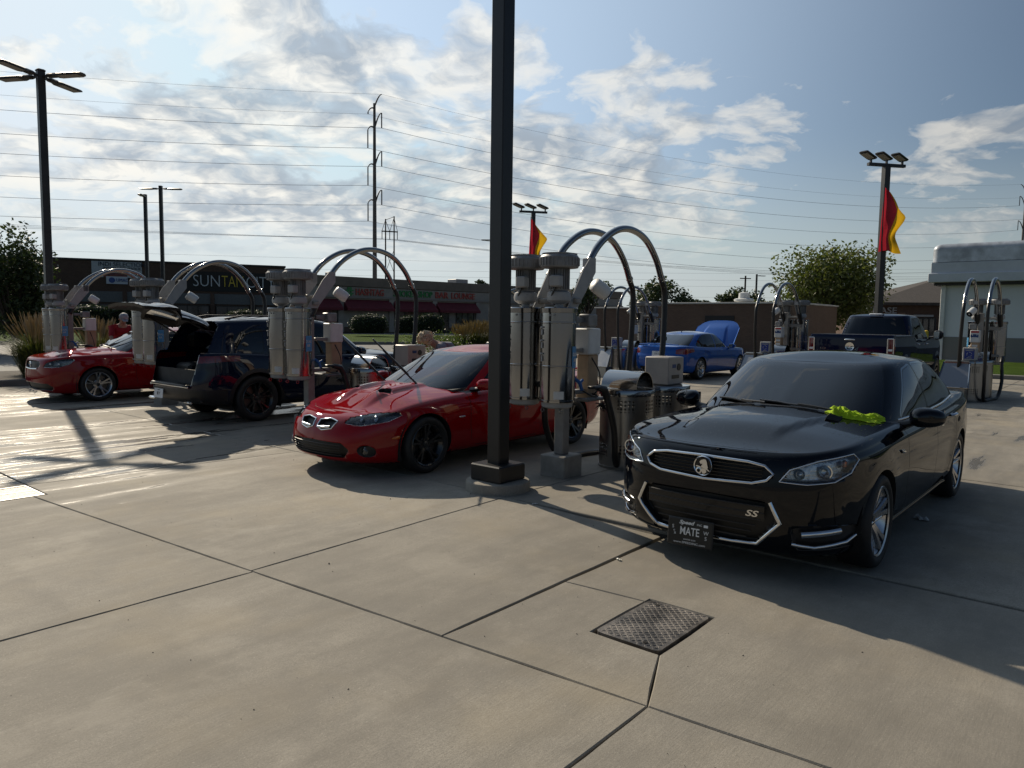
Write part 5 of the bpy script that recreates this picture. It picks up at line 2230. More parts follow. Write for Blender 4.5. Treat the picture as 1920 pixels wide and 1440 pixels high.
def make_coupe():
    m = std_mats()
    c = COUPE
    S = sedan_shell(c)
    bv0 = full_bvh(S)
    S.cut(lambda A: A[:, 0] - (.985 - .30 * A[:, 1] ** 2 - .2 * A[:, 1] ** 4), ('hood',), 'cowl')
    sc = poly_sdf([(1.52, .16), (1.60, .30), (1.50, .39), (1.42, .30)], .02)
    S.cut(lambda A: sc(A[:, 0], A[:, 1]), ('hood',), 'scoop')
    S.recess('scoop', (-.03, 0, -.035), wall_tag='scoop')
    S.recess('grille', (-.05, 0, 0), wall_tag='grille')
    S.recess('lower_grille', (-.06, 0, 0), wall_tag='lower_grille')
    S.recess('fogpocket', (-.03, 0, 0), wall_tag='fogpocket')
    S.liner('lamp', (-.07, -.03, 0), 'lamp_in')
    S.mirror()
    bv = bv0
    root = thing('parked_car', 'red two-door coupe with twin nostril grille, wipers lifted off its windscreen', 'car', UV(7.03, 6.87), ANG_U + math.pi, 'cars parked at the vacuum bays')
    pr = paint('paint_red', (.26, .0025, .005), .0, .5, coat=.8)
    c['mats'] = {'trim': m['gloss'], 'lower_grille': m['mesh']}
    made = assemble(S, root, c, pr, m)
    running_gear(root, c, m, (5, .17, .026), m['alloy_black'])
    cabin(root, c, m['inner'])
    for s in (1, -1):
        b = MB()
        outline_tube(bv, [(s * a, z) for a, z in C_NOS], 'X+', .008, b, off=.002)
        b.build('grille_surround', m['chrome'], root, 50)
        b = MB()
        outline_tube(bv, [(s * .07, .535), (s * .25, .548)], 'X+', .016, b, off=.012, closed=False)
        b.build('grille_insert', m['chrome_in'], root, 50)
        b = MB()
        h, n = hit(bv, (5, s * .655, .305), (-1, 0, 0))
        b.lathe([(.055, .012), (.05, .02), (.02, .026), (0, .027)], n=20, axis='X', cap=False, c=(h.x, s * .655, .305))
        b.build('fog_lamp', m['lens'], root, 60)
        b = MB()
        h, n = hit(bv, (1.80, 3 * s, .44), (0, -s, 0))
        b.tube([(1.86, h.y - .012 * s, .44), (1.80, h.y + .003 * s, .445), (1.72, h.y + .016 * s, .45)], [.008, .018, .008], 8, flat=.5)
        b.build('side_marker', m['amber'], root, 50)
        b = MB()
        h, n = hit(bv, (.86, 3 * s, .60), (0, -s, 0))
        b.tube([(.92, h.y + .002 * s, .60), (.86, h.y + .004 * s, .60), (.82, h.y + .002 * s, .60)], [.006, .012, .006], 8, flat=.5)
        b.build('fender_badge', m['chrome'], root, 50)
        door_handle(root, bv, -.50, .80, s, pr)
        mirror_part(root, .50, .86, .955, s, pr, m, .22, .135)
        # lifted wipers
    for (bx, by, tx, ty, tz) in ((1.00, .30, 1.42, -.02, 1.46), (1.00, -.28, 1.40, -.60, 1.44)):
        w = MB()
        p0, p1 = Vector((bx, by, .93)), Vector((tx, ty, tz))
        w.tube([p0, p0 * .55 + p1 * .45, p0 * .2 + p1 * .8], [.012, .009, .007], 6)
        dr = (p1 - p0).normalized()
        mid = p0 * .35 + p1 * .65
        w.tube([mid - dr * .30 + Vector((-.02, 0, 0)), mid + dr * .30 + Vector((-.02, 0, 0))], .010, 6, flat=2.0)
        w.build('wiper', m['black'], root, 50)
    quick_front(root, bv, m, (.53, .66), .645, .036)
    b = MB()
    b.box((-2.34, 0, 1.005), (.20, 1.25, .03), bev=.012)
    for s in (.5, -.5):
        b.box((-2.32, s, .98), (.12, .05, .06), bev=.01)
    b.build('rear_spoiler', pr, root, 40)
    for z in np.linspace(.25, .36, 5):
        b = MB()
        outline_tube(bv, [(-.42, z), (.42, z)], 'X+', .005, b, off=.002, closed=False, n=6)
        b.build('grille_bar', m['black'], made['lower_grille'], 50)
    return root


make_coupe()


# ---- red sedan, far left ------------------------------------------
RED = dict(SEDAN)
R_GR = [(-.30, .66), (0, .65), (.30, .66), (.40, .73), (.34, .80), (0, .815), (-.34, .80), (-.40, .73)]
R_LOW = [(-.62, .235), (0, .225), (.62, .235), (.70, .30), (.60, .37), (0, .38), (-.60, .37), (-.70, .30)]
RED['front_cuts'] = [('grille', R_GR, .02, 1.9, BODY), ('lower_grille', R_LOW, .02, 1.7, BODY), ('lamp', LAMP, .012, 1.6, BODY)]
RED['seams'] = BLACK['seams'][:2]


def make_red_sedan():
    m = std_mats()
    c = RED
    S = sedan_shell(c)
    bv0 = full_bvh(S)
    S.cut(lambda A: A[:, 0] - (1.035 - .30 * A[:, 1] ** 2 - .2 * A[:, 1] ** 4), ('hood',), 'cowl')
    S.recess('grille', (-.05, 0, 0), wall_tag='grille')
    S.recess('lower_grille', (-.06, 0, 0), wall_tag='lower_grille')
    S.liner('lamp', (-.07, -.02, 0), 'lamp_in')
    S.mirror()
    bv = bv0
    root = thing('parked_car', 'red four-door sedan with silver wheels beside the tall grasses at far left', 'car', UV(7.36, 16.77), ANG_U + math.pi, 'cars parked at the vacuum bays')
    pr = paint('paint_red_deep', (.24, .0025, .005), .0, .5, coat=.9)
    c['mats'] = {'trim': m['chrome']}
    made = assemble(S, root, c, pr, m)
    running_gear(root, c, m, (5, .18, .030), m['alloy'])
    cabin(root, c, m['inner'])
    b = MB()
    outline_tube(bv, [(.30, .655), (.15, .648), (0, .645), (-.15, .648), (-.30, .655)], 'X+', .014, b, off=.004, closed=False)
    b.build('grille_lip', m['chrome'], root, 50)
    p = MB()
    p.lathe([(.06, 0), (.06, .012), (.045, .016), (.045, .004), (0, .004)], c=(2.37, 0, .735), n=24, axis='X', cap=False)
    p.build('badge', m['chrome'], root, 40)
    for s in (1, -1):
        door_handle(root, bv, -.10, .875, s, pr)
        door_handle(root, bv, -1.03, .89, s, pr)
        mirror_part(root, .60, .90, 1.01, s, pr, m)
    quick_front(root, bv, m, (.60, .74), .76, .04)
    wiper(root, bv, (1.02, .48), (.93, -.18), m)
    wiper(root, bv, (1.04, -.10), (.84, -.58), m)


make_red_sedan()

# ---- blue sedan with its bonnet up --------------------------------
BLUE = dict(SEDAN)
BLUE['front_cuts'] = [('grille', R_GR, .02, 1.9, BODY), ('lamp', LAMP, .012, 1.6, BODY)]
B_TAIL = [(.60, .80), (.60, .93), (.72, .965), (.90, .97), (.92, .86), (.84, .79)]
BLUE['rear_cuts'] = [('tail', B_TAIL, .015, -1.9, ('body', 'trunk')), ('lower_grille', [(-.55, .28), (.55, .28), (.60, .40), (-.60, .40)], .02, -2.0, ('body',))]
BLUE['seams'] = BLACK['seams'][1:2]


def make_blue_sedan():
    m = std_mats()
    c = BLUE
    S = sedan_shell(c)
    bv0 = full_bvh(S)
    S.cut(lambda A: A[:, 0] - (1.035 - .30 * A[:, 1] ** 2 - .2 * A[:, 1] ** 4), ('hood',), 'cowl')
    S.cut(lambda A: -_hl(A[:, 0], A[:, 1]), ('hood',), 'body')
    S.recess('grille', (-.05, 0, 0), wall_tag='grille')
    S.liner('lamp', (-.07, -.02, 0), 'lamp_in')
    S.liner('hood', (0, 0, -.035), 'tg_in')
    S.mirror()
    bv = bv0
    root = thing('parked_car', 'bright blue four-door sedan with its bonnet raised, parked before the brick wall', 'car', UV(22.44, 11.06), ANG_U, 'cars parked at the vacuum bays')
    pb = paint('paint_blue', (.008, .075, .34), .1, .4)
    hx = Matrix.Translation((1.05, 0, 1.02)) @ Matrix.Rotation(math.radians(-50), 4, 'Y') @ Matrix.Translation((-1.05, 0, -1.02))
    c['mats'] = {'trim': m['gloss'], 'tg_in': pb}
    SINGLE2 = dict(SINGLE)
    made = assemble(S, root, c, pb, m, {'hood': hx, 'tg_in': hx})
    made['tg_in'].name = 'bonnet_lining'
    running_gear(root, c, m, (5, .19, .028), m['alloy'])
    cabin(root, c, m['inner'])
    b = MB()
    b.box((1.55, 0, .72), (1.0, 1.35, .12), bev=.05)
    b.box((1.5, 0, .82), (.6, .6, .12), bev=.04)
    b.build('engine', m['black'], root, 40)
    for s in (1, -1):
        door_handle(root, bv, -.10, .875, s, pb)
        door_handle(root, bv, -1.03, .89, s, pb)
        mirror_part(root, .60, .90, 1.01, s, pb, m)
        b = MB()
        b.lathe([(.05, -.06), (.05, .0), (.042, 0), (.042, -.05)], n=18, axis='X', cap=False, c=(-2.58, s * .45, .29))
        b.build('exhaust_tip', m['chrome'], root, 50)
    b = MB()
    b.tube([(-2.44, -.66, 1.075), (-2.50, -.3, 1.092), (-2.51, 0, 1.095), (-2.50, .3, 1.092), (-2.44, .66, 1.075)], [.012, .02, .02, .02, .012], 8, flat=2.2)
    b.build('rear_spoiler', pb, root, 50)
    h, n = hit(bv, (-5, 0, .78), (1, 0, 0))
    number_plate(root, frame(Vector((h.x - .012, 0, .80)), (0, -1, 0), (.12, 0, 1)), .31, .155, m['plate'], m['gloss'], plate_rows('GXP 8'))
    b = MB()
    b.lathe([(.012, 0), (.018, .01), (.018, .03), (0, .035)], c=(-1.0, 0, 1.455), n=12, cap=False)
    b.build('roof_antenna', m['black'], root, 50)


make_blue_sedan()

# ---- dark SUV with its tailgate up --------------------------------
SUV = dict(
    outline=[(2.38, 0), (2.37, .25), (2.33, .48), (2.25, .66), (2.10, .80), (1.85, .90), (1.45, .955), (.9, .968), (0, .97), (-.8, .97), (-1.4, .968),
             (-1.85, .945), (-2.15, .90), (-2.34, .82), (-2.43, .66), (-2.47, .42), (-2.485, .2), (-2.485, 0)],
    nseg=7, fx=1.3, rx=-1.5, zaxle=.385,
    levels=[(0, .14, .12, .12), (.06, .07, .06, .07), (.14, .03, .02, .04), (.28, .004, 0, .016), (.42, 0, .005, .004), (.56, .004, .03, 0), (.68, .012, .05, .006),
            (.8, .025, .06, .016), (.9, .045, .08, .034), (.96, .075, .10, .055), (1, .13, .13, .09)],
    zb=[(2.4, .24), (2.0, .23), (1.0, .24), (-1.2, .25), (-2.0, .28), (-2.5, .34)],
    zt=[(2.4, .99), (2.2, 1.01), (1.9, 1.03), (1.4, 1.055), (.8, 1.065), (0, 1.075), (-1, 1.10), (-1.8, 1.14), (-2.5, 1.15)],
    crown=[(2.4, .02), (1.9, .06), (1.2, .085), (.6, .09), (-2.5, .02)],
    cowl=.70, deck=-9, shelf=.13, flare=[(1.43, .42, .015), (-1.43, .42, .015)],
    gb=[(1.16, 0), (1.12, .36), (1.00, .64), (.78, .82), (.2, .87), (-.5, .885), (-1.2, .88), (-1.85, .83), (-2.20, .68), (-2.34, .36), (-2.36, 0)],
    gt=[(.32, 0), (.30, .34), (.22, .52), (.06, .64), (-.3, .69), (-.7, .70), (-1.25, .69), (-1.72, .65), (-1.95, .54), (-2.04, .30), (-2.06, 0)],
    gzb=[(1.2, 1.10), (.9, 1.075), (.7, 1.055), (0, 1.05), (-1, 1.08), (-1.8, 1.11), (-2.4, 1.13)],
    gzt=[(.3, 1.65), (0, 1.675), (-.6, 1.695), (-1.3, 1.685), (-2.1, 1.65)], rcrown=.05, gcx=-.6,
    axles=(1.43, -1.43), archR=.435, wheel=(.385, .25, .272), track=.955,
    side_glass=[('glass_f', [(.56, 1.10), (.02, 1.52), (-.22, 1.565), (-.22, 1.105)], .015),
                ('glass_r', [(-.30, 1.108), (-.30, 1.57), (-.75, 1.575), (-1.15, 1.55), (-1.20, 1.125)], .015),
                ('glass_q', [(-1.28, 1.13), (-1.25, 1.545), (-1.55, 1.50), (-1.78, 1.40), (-1.72, 1.20)], .03)],
    screens=[('windscreen', -1, 2.78, .035, .955), ('tg_glass', 8.15, 11, .10, .90)],
    doors=[[(.80, 1.3), (.82, .55), (.76, .34), (-.26, .34), (-.26, 1.3)], [(-.26, 1.3), (-.26, .34), (-.88, .34), (-.97, .5), (-1.16, .78), (-1.22, 1.3)]],
    cab_x=(-2.3, 1.0), cab_y=.78, dash_z=1.07, dash_x=.62, seat_x=0.05, cab_z=.5,
)
S_TAIL = [(.64, .98), (.64, 1.07), (.80, 1.10), (.96, 1.10), (.98, 1.03), (.86, .99)]
SUV['rear_cuts'] = [('tail', S_TAIL, .01, -1.7, ('body',))]
SUV['front_cuts'] = [('lamp', [(.50, .86), (.52, .93), (.86, .98), (.90, .93), (.80, .87)], .01, 1.5, BODY), ('grille', [(-.55, .45), (.55, .45), (.62, .70), (.50, .82), (-.50, .82), (-.62, .70)], .03, 1.8, BODY)]


def make_suv():
    m = std_mats()
    c = SUV
    S = sedan_shell(c)
    bv0 = full_bvh(S)
    tg_ = poly_sdf([(-.66, .62), (.66, .62), (.72, 1.05), (.60, 1.71), (-.60, 1.71), (-.72, 1.05)], .05)
    rear = lambda p: p[0] < -1.95
    S.cut(lambda A: tg_(A[:, 1], A[:, 2]), ('body', 'gh', 'trunk', 'tail'), 'tailgate', rear)
    S.cut(lambda A: tg_(A[:, 1], A[:, 2]), ('rubber',), 'scoop', rear)
    S.cut(lambda A: A[:, 2] - (.56 + 0 * A[:, 0]), ('body',), 'black_trim', rear)
    S.cut(lambda A: A[:, 2] - .33, ('body', 'door0', 'door1'), 'black_trim')
    for a in c['axles']:
        S.cut(lambda A, a=a: np.hypot(A[:, 0] - a, A[:, 2] - c['zaxle']) - .50, ('body',), 'black_trim', lambda p: p[1] > .6)
    S.liner('tailgate', (.05, 0, 0), 'tg_in')
    S.recess('grille', (-.05, 0, 0), wall_tag='grille')
    S.liner('lamp', (-.07, -.02, 0), 'lamp_in')
    S.mirror()
    bv = S.bvh(('tailgate', 'tg_in', 'tg_glass', 'scoop'))
    root = thing('parked_car', 'dark navy SUV with its tailgate open wide, seen from behind', 'car', UV(8.0, 12.0), ANG_U, 'cars parked at the vacuum bays')
    pb = paint('paint_navy', (.0055, .009, .026), .0, .5)
    hx = Matrix.Translation((-2.02, 0, 1.67)) @ Matrix.Rotation(math.radians(79), 4, 'Y') @ Matrix.Translation((2.02, 0, -1.67))
    c['mats'] = {'scoop': m['gloss'], 'glass_f': m['glass_dark'], 'trim': m['gloss']}
    made = assemble(S, root, c, pb, m, {k: hx for k in ('tailgate', 'tg_in', 'tg_glass', 'scoop')})
    if made.get('scoop'):
        made['scoop'].name = 'tailgate_window_seal'
    running_gear(root, c, m, (5, .22, .028), m['alloy_black'])
    cabin(root, c, m['inner'])
    b = MB()
    for s in (1, -1):
        b = MB()
        b.cyl((-2.02, s * .60, 1.42), (-2.50, s * .60, 1.70), .014, n=8)
        b.build('gas_strut', m['black'], root, 40)
        door_handle(root, bv, -.05, .97, s, pb)
        door_handle(root, bv, -1.0, 1.0, s, pb)
        mirror_part(root, .62, .93, 1.13, s, pb, m, .24, .17)
        r = MB()
        r.tube([(.0, s * .60, 1.70), (-.2, s * .615, 1.745), (-1.5, s * .61, 1.745), (-1.8, s * .59, 1.69)], .016, 8)
        r.build('roof_rail', m['black'], root, 50)
    b = MB()
    b.box((-2.36, 0, .625), (.26, 1.24, .03), bev=.01)
    b.build('load_sill', m['black'], root, 40)
    b = MB()
    b.box((-2.475, 0, .60), (.03, 1.3, .035), bev=.012)
    b.build('bumper_strip', m['chrome'], root, 40)
    b = MB()
    for s in (1, -1):
        b = MB()
        b.box((-2.46, s * .62, .36), (.06, .22, .05), bev=.02)
        b.build('exhaust_tip', m['chrome'], root, 40)
    number_plate(root, frame(Vector((-2.505, .30, .455)), (0, -1, 0), (.1, 0, 1)), .31, .155, m['plate'], m['gloss'], plate_rows('BK 9'))
    b = MB()
    b.box((-1.9, .25, .80), (.45, .5, .30), bev=.05)
    b.build('cargo_bag', m['black'], root, 40)


make_suv()

# ---- dark blue pickup ---------------------------------------------
LIFT = .13
TRUCK = dict(
    outline=[(2.85, 0), (2.84, .30), (2.81, .55), (2.74, .75), (2.58, .90), (2.30, .965), (1.7, .985), (.8, .99), (0, .99), (-1.2, .99), (-2.2, .988),
             (-2.85, .975), (-2.99, .955), (-3.02, .90), (-3.03, .60), (-3.03, .3), (-3.03, 0)],
    nseg=7, fx=1.8, rx=-2.7, zaxle=.43,
    levels=[(0, .12, .02, .10), (.08, .05, .0, .05), (.2, .01, 0, .02), (.45, 0, 0, .004), (.62, .01, 0, 0), (.8, .025, .004, .012), (.92, .05, .01, .028), (.97, .08, .02, .04), (1, .12, .03, .055)],
    zb=[(2.9, .50 + LIFT), (1.0, .46 + LIFT), (-3.1, .58 + LIFT)],
    zt=[(2.9, 1.20 + LIFT), (2.3, 1.23 + LIFT), (1.2, 1.26 + LIFT), (.4, 1.27 + LIFT), (-.6, 1.28 + LIFT), (-1.0, 1.37 + LIFT), (-3.1, 1.38 + LIFT)],
    crown=[(2.9, .02), (2.0, .05), (1.2, .06), (.5, .05), (-.8, .01), (-3.1, .0)],
    cowl=1.1, deck=-.98, shelf=.13, flare=[(1.84, .47, .03), (-1.84, .47, .03)],
    gb=[(1.55, 0), (1.52, .36), (1.42, .66), (1.22, .85), (.7, .89), (.2, .895), (-.3, .89), (-.75, .875), (-.93, .78), (-.98, .40), (-.99, 0)],
    gt=[(.72, 0), (.70, .36), (.62, .56), (.50, .68), (.25, .73), (0, .735), (-.3, .73), (-.58, .71), (-.74, .60), (-.80, .32), (-.81, 0)],
    gzb=[(1.6, 1.30 + LIFT), (1.2, 1.26 + LIFT), (0, 1.25 + LIFT), (-1, 1.27 + LIFT)],
    gzt=[(.75, 1.85 + LIFT), (.2, 1.885 + LIFT), (-.4, 1.885 + LIFT), (-.85, 1.86 + LIFT)], rcrown=.035, gcx=.25, bulge=.02,
    axles=(1.84, -1.84), archR=.49, wheel=(.43, .29, .255), track=1.0,
    side_glass=[('glass_f', [(1.02, 1.44), (.55, 1.87), (.30, 1.95), (.28, 1.44)], .02), ('glass_r', [(.18, 1.44), (.20, 1.955), (-.50, 1.95), (-.62, 1.85), (-.66, 1.45)], .03)],
    screens=[('windscreen', -1, 2.75, .04, .95), ('backlight', 8.05, 11, .10, .90)],
    doors=[[(1.25, 1.6), (1.25, .70), (.22, .70), (.22, 1.6)], [(.22, 1.6), (.22, .70), (-.78, .70), (-.80, 1.6)]],
    cab_x=(-.85, 1.3), cab_y=.78, dash_z=1.36, dash_x=1.0, seat_x=.4, cab_z=.8, seats=False,
)
TRUCK['rear_cuts'] = [('tail', [(.83, 1.06), (.83, 1.42), (.99, 1.42), (.99, 1.06)], .01, -2.88, ('body',)),
                      ('tailgate', [(-.80, .93), (.80, .93), (.80, 1.53), (-.80, 1.53)], .01, -2.88, ('body', 'trunk'))]
TRUCK['front_cuts'] = [('grille', [(-.60, .92), (.60, .92), (.60, 1.24), (-.60, 1.24)], .03, 2.3, BODY), ('lamp', [(.66, 1.0), (.66, 1.22), (.92, 1.22), (.92, 1.0)], .02, 2.0, BODY)]


def make_truck():
    m = std_mats()
    c = TRUCK
    S = sedan_shell(c)
    bv0 = full_bvh(S)
    S.cut(lambda A: A[:, 0] + .99 + 2.0 * (A[:, 0] < -2.97), ('trunk',), 'bed_cover')
    S.mirror()
    bv = bv0
    root = thing('pickup_truck', 'dark blue pickup truck seen from behind, red tail lights, tall tyres', 'pickup truck', UV(21.85, 5.25), ANG_U)
    pb = paint('paint_truck', (.0035, .007, .028), .0, .5, coat=.7)
    c['mats'] = {'glass_f': m['glass_dark'], 'trim': m['gloss']}
    made = assemble(S, root, c, pb, m)
    running_gear(root, c, m, (6, .10, .03), m['alloy_black'])
    cabin(root, c, m['inner'])
    b = MB()
    b.box((.35, .38, 1.45), (.14, .50, .75), bev=.06)
    b.box((.35, -.38, 1.45), (.14, .50, .75), bev=.06)
    b.box((-.55, 0, 1.35), (.16, 1.4, .5), bev=.06)
    sb = b.build('seat_backs', m['inner'], root, 40)
    sb['kind'] = 'stuff'
    b = MB()
    b.box((-3.13, 0, .78), (.16, 1.9, .20), bev=.04)
    b.build('rear_bumper', m['chrome'], root, 40)
    b = MB()
    b.box((-.83, 0, 1.86 + LIFT + .035), (.09, .32, .05), bev=.015)
    b.build('third_brake_light', m['plate'], root, 40)
    b = MB()
    b.tube([(-3.045, -.11, 1.385), (-3.06, -.09, 1.39), (-3.06, .09, 1.39), (-3.045, .11, 1.385)], .018, 8)
    b.build('tailgate_handle', m['chrome'], root, 50)
    text('tailgate_lettering', 'F-150', .06, m['chrome'], frame(Vector((-3.037, .62, 1.16)), (0, -1, 0), (0, 0, 1)), root, ext=.003)
    b = MB()
    b.lathe([(.10, 0), (.10, .012), (.085, .02), (0, .02)], c=(-3.05, 0, 1.22), n=24, axis='X', cap=False)
    bo = b.build('tailgate_badge', m['chrome'], root, 40)
    bo.scale = (1, 1, 1)
    for s in (1, -1):
        r = MB()
        r.tube([(-3.035, s * .835, 1.06), (-3.04, s * .835, 1.42)], .012, 6)
        r.tube([(-3.035, s * .965, 1.06), (-3.035, s * .965, 1.42)], .010, 6)
        r.tube([(-3.04, s * .835, 1.42), (-3.035, s * .965, 1.42)], .010, 6)
        r.build('tail_light_trim', m['chrome'], root, 40)
        rl = MB()
        rl.box((-3.043, s * .90, 1.16), (.01, .09, .05), bev=.004)
        rl.build('reversing_lamp', m['plate'], root, 30)
        door_handle(root, bv, .40, 1.27, s, m['chrome'])
        door_handle(root, bv, -.60, 1.27, s, m['chrome'])
        mirror_part(root, 1.10, 1.0, 1.50, s, m['black'], m, .26, .25)
        br = MB()
        br.tube([(1.2, s * .9, .58), (-.8, s * .9, .58)], .04, 8)
        br.build('side_step', m['black'], root, 50)


make_truck()
# ================================================================== vegetation
def leaf_mat(name, a, b_, trans=.35):
    if name in MATS:
        return MATS[name]
    m = bpy.data.materials.new(name)
    m.use_nodes = True
    k = NT(m.node_tree)
    out = k.n('ShaderNodeOutputMaterial')
    d = k.n('ShaderNodeBsdfPrincipled')
    d.inputs['Roughness'].default_value = .55
    t = k.n('ShaderNodeBsdfTranslucent')
    mx = k.n('ShaderNodeMixShader')
    mx.inputs[0].default_value = trans
    ge = k.n('ShaderNodeNewGeometry')
    rn = ge.outputs['Random Per Island']
    col = k.mix(rn, (*a, 1), (*b_, 1))
    k.put(d.inputs['Base Color'], col)
    k.put(t.inputs[0], k.mix(rn, (a[0] * 1.6, a[1] * 1.7, a[2], 1), (b_[0] * 1.6, b_[1] * 1.6, b_[2], 1)))
    k.put(mx.inputs[1], d.outputs[0])
    k.put(mx.inputs[2], t.outputs[0])
    k.put(out.inputs[0], mx.outputs[0])
    MATS[name] = m
    return m


BARK = pm('bark', (.055, .042, .032), .95, var=.3, vscale=6, bump=.6, bscale=25)
LF_A = leaf_mat('leaf_olive', (.040, .060, .012), (.10, .115, .026))
LF_D = leaf_mat('leaf_dark', (.018, .034, .009), (.045, .066, .016), .2)
LF_M = leaf_mat('leaf_mid', (.032, .052, .013), (.075, .095, .024))
LF_H = leaf_mat('leaf_hedge', (.016, .030, .010), (.042, .060, .018), .12)


def rdir(rng):
    z = rng.uniform(-1, 1)
    a = rng.uniform(0, 2 * math.pi)
    r = math.sqrt(1 - z * z)
    return np.array([r * math.cos(a), r * math.sin(a), z])


def leaves(pts, size, rng, up=.3):
    """one small rhombic leaf-cluster face per point"""
    b = MB()
    V, F = [], []
    for p in pts:
        d = rdir(rng)
        d[2] = abs(d[2]) * .6 + up * rng.random()
        n = rdir(rng)
        a = np.cross(n, d)
        ln = np.linalg.norm(a)
        if ln < 1e-3:
            continue
        a /= ln
        d = d / np.linalg.norm(d)
        s = size * rng.uniform(.6, 1.4)
        o = len(V)
        V += [tuple(p - d * s), tuple(p + a * s * .55), tuple(p + d * s), tuple(p - a * s * .55)]
        F.append((o, o + 1, o + 2, o + 3))
    b.add(V, F)
    return b


def tree(label, base, h, spread, n, leaf, mat, seed, trunk_h=.28, lobes=16, flat=.75, name='tree', group='trees behind the buildings', stems=1):
    rng = random.Random(seed)
    root = thing(name, label, 'tree', base, rng.uniform(0, 6), group)
    tb = MB()
    centers = []
    cz = h * (trunk_h + (1 - trunk_h) * .52)
    rad = h * (1 - trunk_h) * .5
    for i in range(lobes):
        d = rdir(rng)
        q = rng.uniform(.45, 1.0)
        c = np.array([d[0] * spread * .5 * q, d[1] * spread * .5 * q, cz + d[2] * rad * q * .85])
        centers.append((c, rng.uniform(.20, .34) * spread * .5 + .15))
    r0 = .022 * h + .04
    for s in range(stems):
        off = (rng.uniform(-.25, .25) * (stems > 1) * 1.4, rng.uniform(-.2, .2) * (stems > 1))
        top = (off[0] * 3.2, off[1] * 2, cz)
        tb.tube([(off[0] * .4, off[1] * .4, -.1), (off[0], off[1], h * trunk_h * .6), (off[0] * 2, off[1] * 1.5, h * trunk_h * 1.2), top], [r0 * 1.25, r0, r0 * .75, r0 * .3], 8)
    tb.build('trunk', BARK, root, 50)
    lb = MB()
    for c, r in centers:
        s0 = np.array([0, 0, h * trunk_h * rng.uniform(.8, 1.5)])
        mid = (s0 + c) / 2 + np.array([rng.uniform(-.2, .2), rng.uniform(-.2, .2), .1]) * r
        lb.tube([tuple(s0), tuple(mid), tuple(c)], [r0 * .5, r0 * .32, r0 * .1], 5)
    o = lb.build('limbs', BARK, root, 50)
    o['kind'] = 'stuff'
    pts = []
    tot = sum(r ** 2 for _, r in centers)
    for c, r in centers:
        for _ in range(int(n * r * r / tot)):
            d = rdir(rng)
            q = rng.random() ** .45
            pts.append(c + d * np.array([1, 1, flat]) * r * 1.45 * q)
    o = leaves(pts, leaf, rng).build('crown', mat, root, 0)
    o['kind'] = 'stuff'
    return root


# big round tree right of centre
p = at(1549, 640, 50)
tree('round leafy tree with several stems, left of the flag post', (p.x, 50, .05), 6.5, 7.2, 15000, .12, LF_A, 3, trunk_h=.26, lobes=40, stems=3, flat=.8)
for (px, ytop, Y, w, lab, sd, mt) in ((1248, 526, 75, 5.2, 'dark bushy tree behind the brick building, left of two', 5, LF_D), (1385, 537, 80, 4.6, 'dark bushy tree behind the roof vent', 6, LF_D),
                                      (1105, 512, 95, 4.6, 'tree top behind the nearest vacuum station', 8, LF_D), (1215, 548, 85, 4.0, 'small tree between vacuum hoses by the brick building', 9, LF_D),
                                      (1312, 556, 85, 3.0, 'low tree tip above the brick coping', 12, LF_D),
                                      (845, 518, 150, 4.0, 'small pine top above the beige shops, left of two', 10, LF_D), (900, 522, 150, 4.5, 'small pine top above the beige shops, right of two', 11, LF_D),
                                      (1440, 560, 62, 3.2, 'yellow-green shrub tree behind the far vacuum booms', 13, LF_A), (1690, 590, 100, 6.0, 'tree behind the bank', 14, LF_D), (1500, 585, 95, 9.0, 'distant tree seen under the round tree', 15, LF_M)):
    p = at(px, ytop, Y)
    tree(lab, (p.x, Y, 0), p.z, w, 3600, .17 if Y < 100 else .26, mt, sd, trunk_h=.25, lobes=16)
p = at(20, 432, 33)
tree('upright dark tree at the far left edge', (p.x, 33, 0), p.z, 2.6, 8000, .09, LF_D, 21, trunk_h=.10, lobes=30, flat=1.6, group='trees near the shops')
p = at(-40, 470, 34)
tree('dark tree partly outside the left edge', (p.x, 34, 0), p.z, 2.8, 4000, .10, LF_D, 22, trunk_h=.10, lobes=20, flat=1.4, group='trees near the shops')


def hedge(label, base, w, d, h, n, leaf, seed, group='clipped round bushes'):
    rng = random.Random(seed)
    root = tag(thing('bush', label, 'bush', base, 0, group), kind='thing')
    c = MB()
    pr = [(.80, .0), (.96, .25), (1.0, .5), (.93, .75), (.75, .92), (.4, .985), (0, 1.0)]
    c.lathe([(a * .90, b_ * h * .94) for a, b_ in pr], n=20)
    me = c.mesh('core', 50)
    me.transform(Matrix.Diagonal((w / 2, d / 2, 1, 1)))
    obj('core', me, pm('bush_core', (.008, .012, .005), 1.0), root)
    pts = []
    for _ in range(n):
        a = rng.uniform(0, 2 * math.pi)
        t = rng.random() ** .8
        rr = np.interp(t, [b_ for _, b_ in pr], [a_ for a_, _ in pr])
        if t > .9:
            rr *= math.sqrt(rng.random())
        j = rng.uniform(.90, 1.05) + .05 * math.sin(5 * a + 7 * t)
        pts.append(np.array([rr * j * w / 2 * math.cos(a), rr * j * d / 2 * math.sin(a), t * h * rng.uniform(.96, 1.05)]))
    o = leaves(pts, leaf, rng).build('foliage', LF_H, root, 0)
    o['kind'] = 'stuff'


def hpos(px0, px1, ytop, ybot, Y):
    c = at((px0 + px1) / 2, ybot, Y)
    w = at(px1, ybot, Y).x - at(px0, ybot, Y).x
    return (c.x, Y, max(.05, c.z)), w, at(px0, ytop, Y).z - max(.05, c.z)


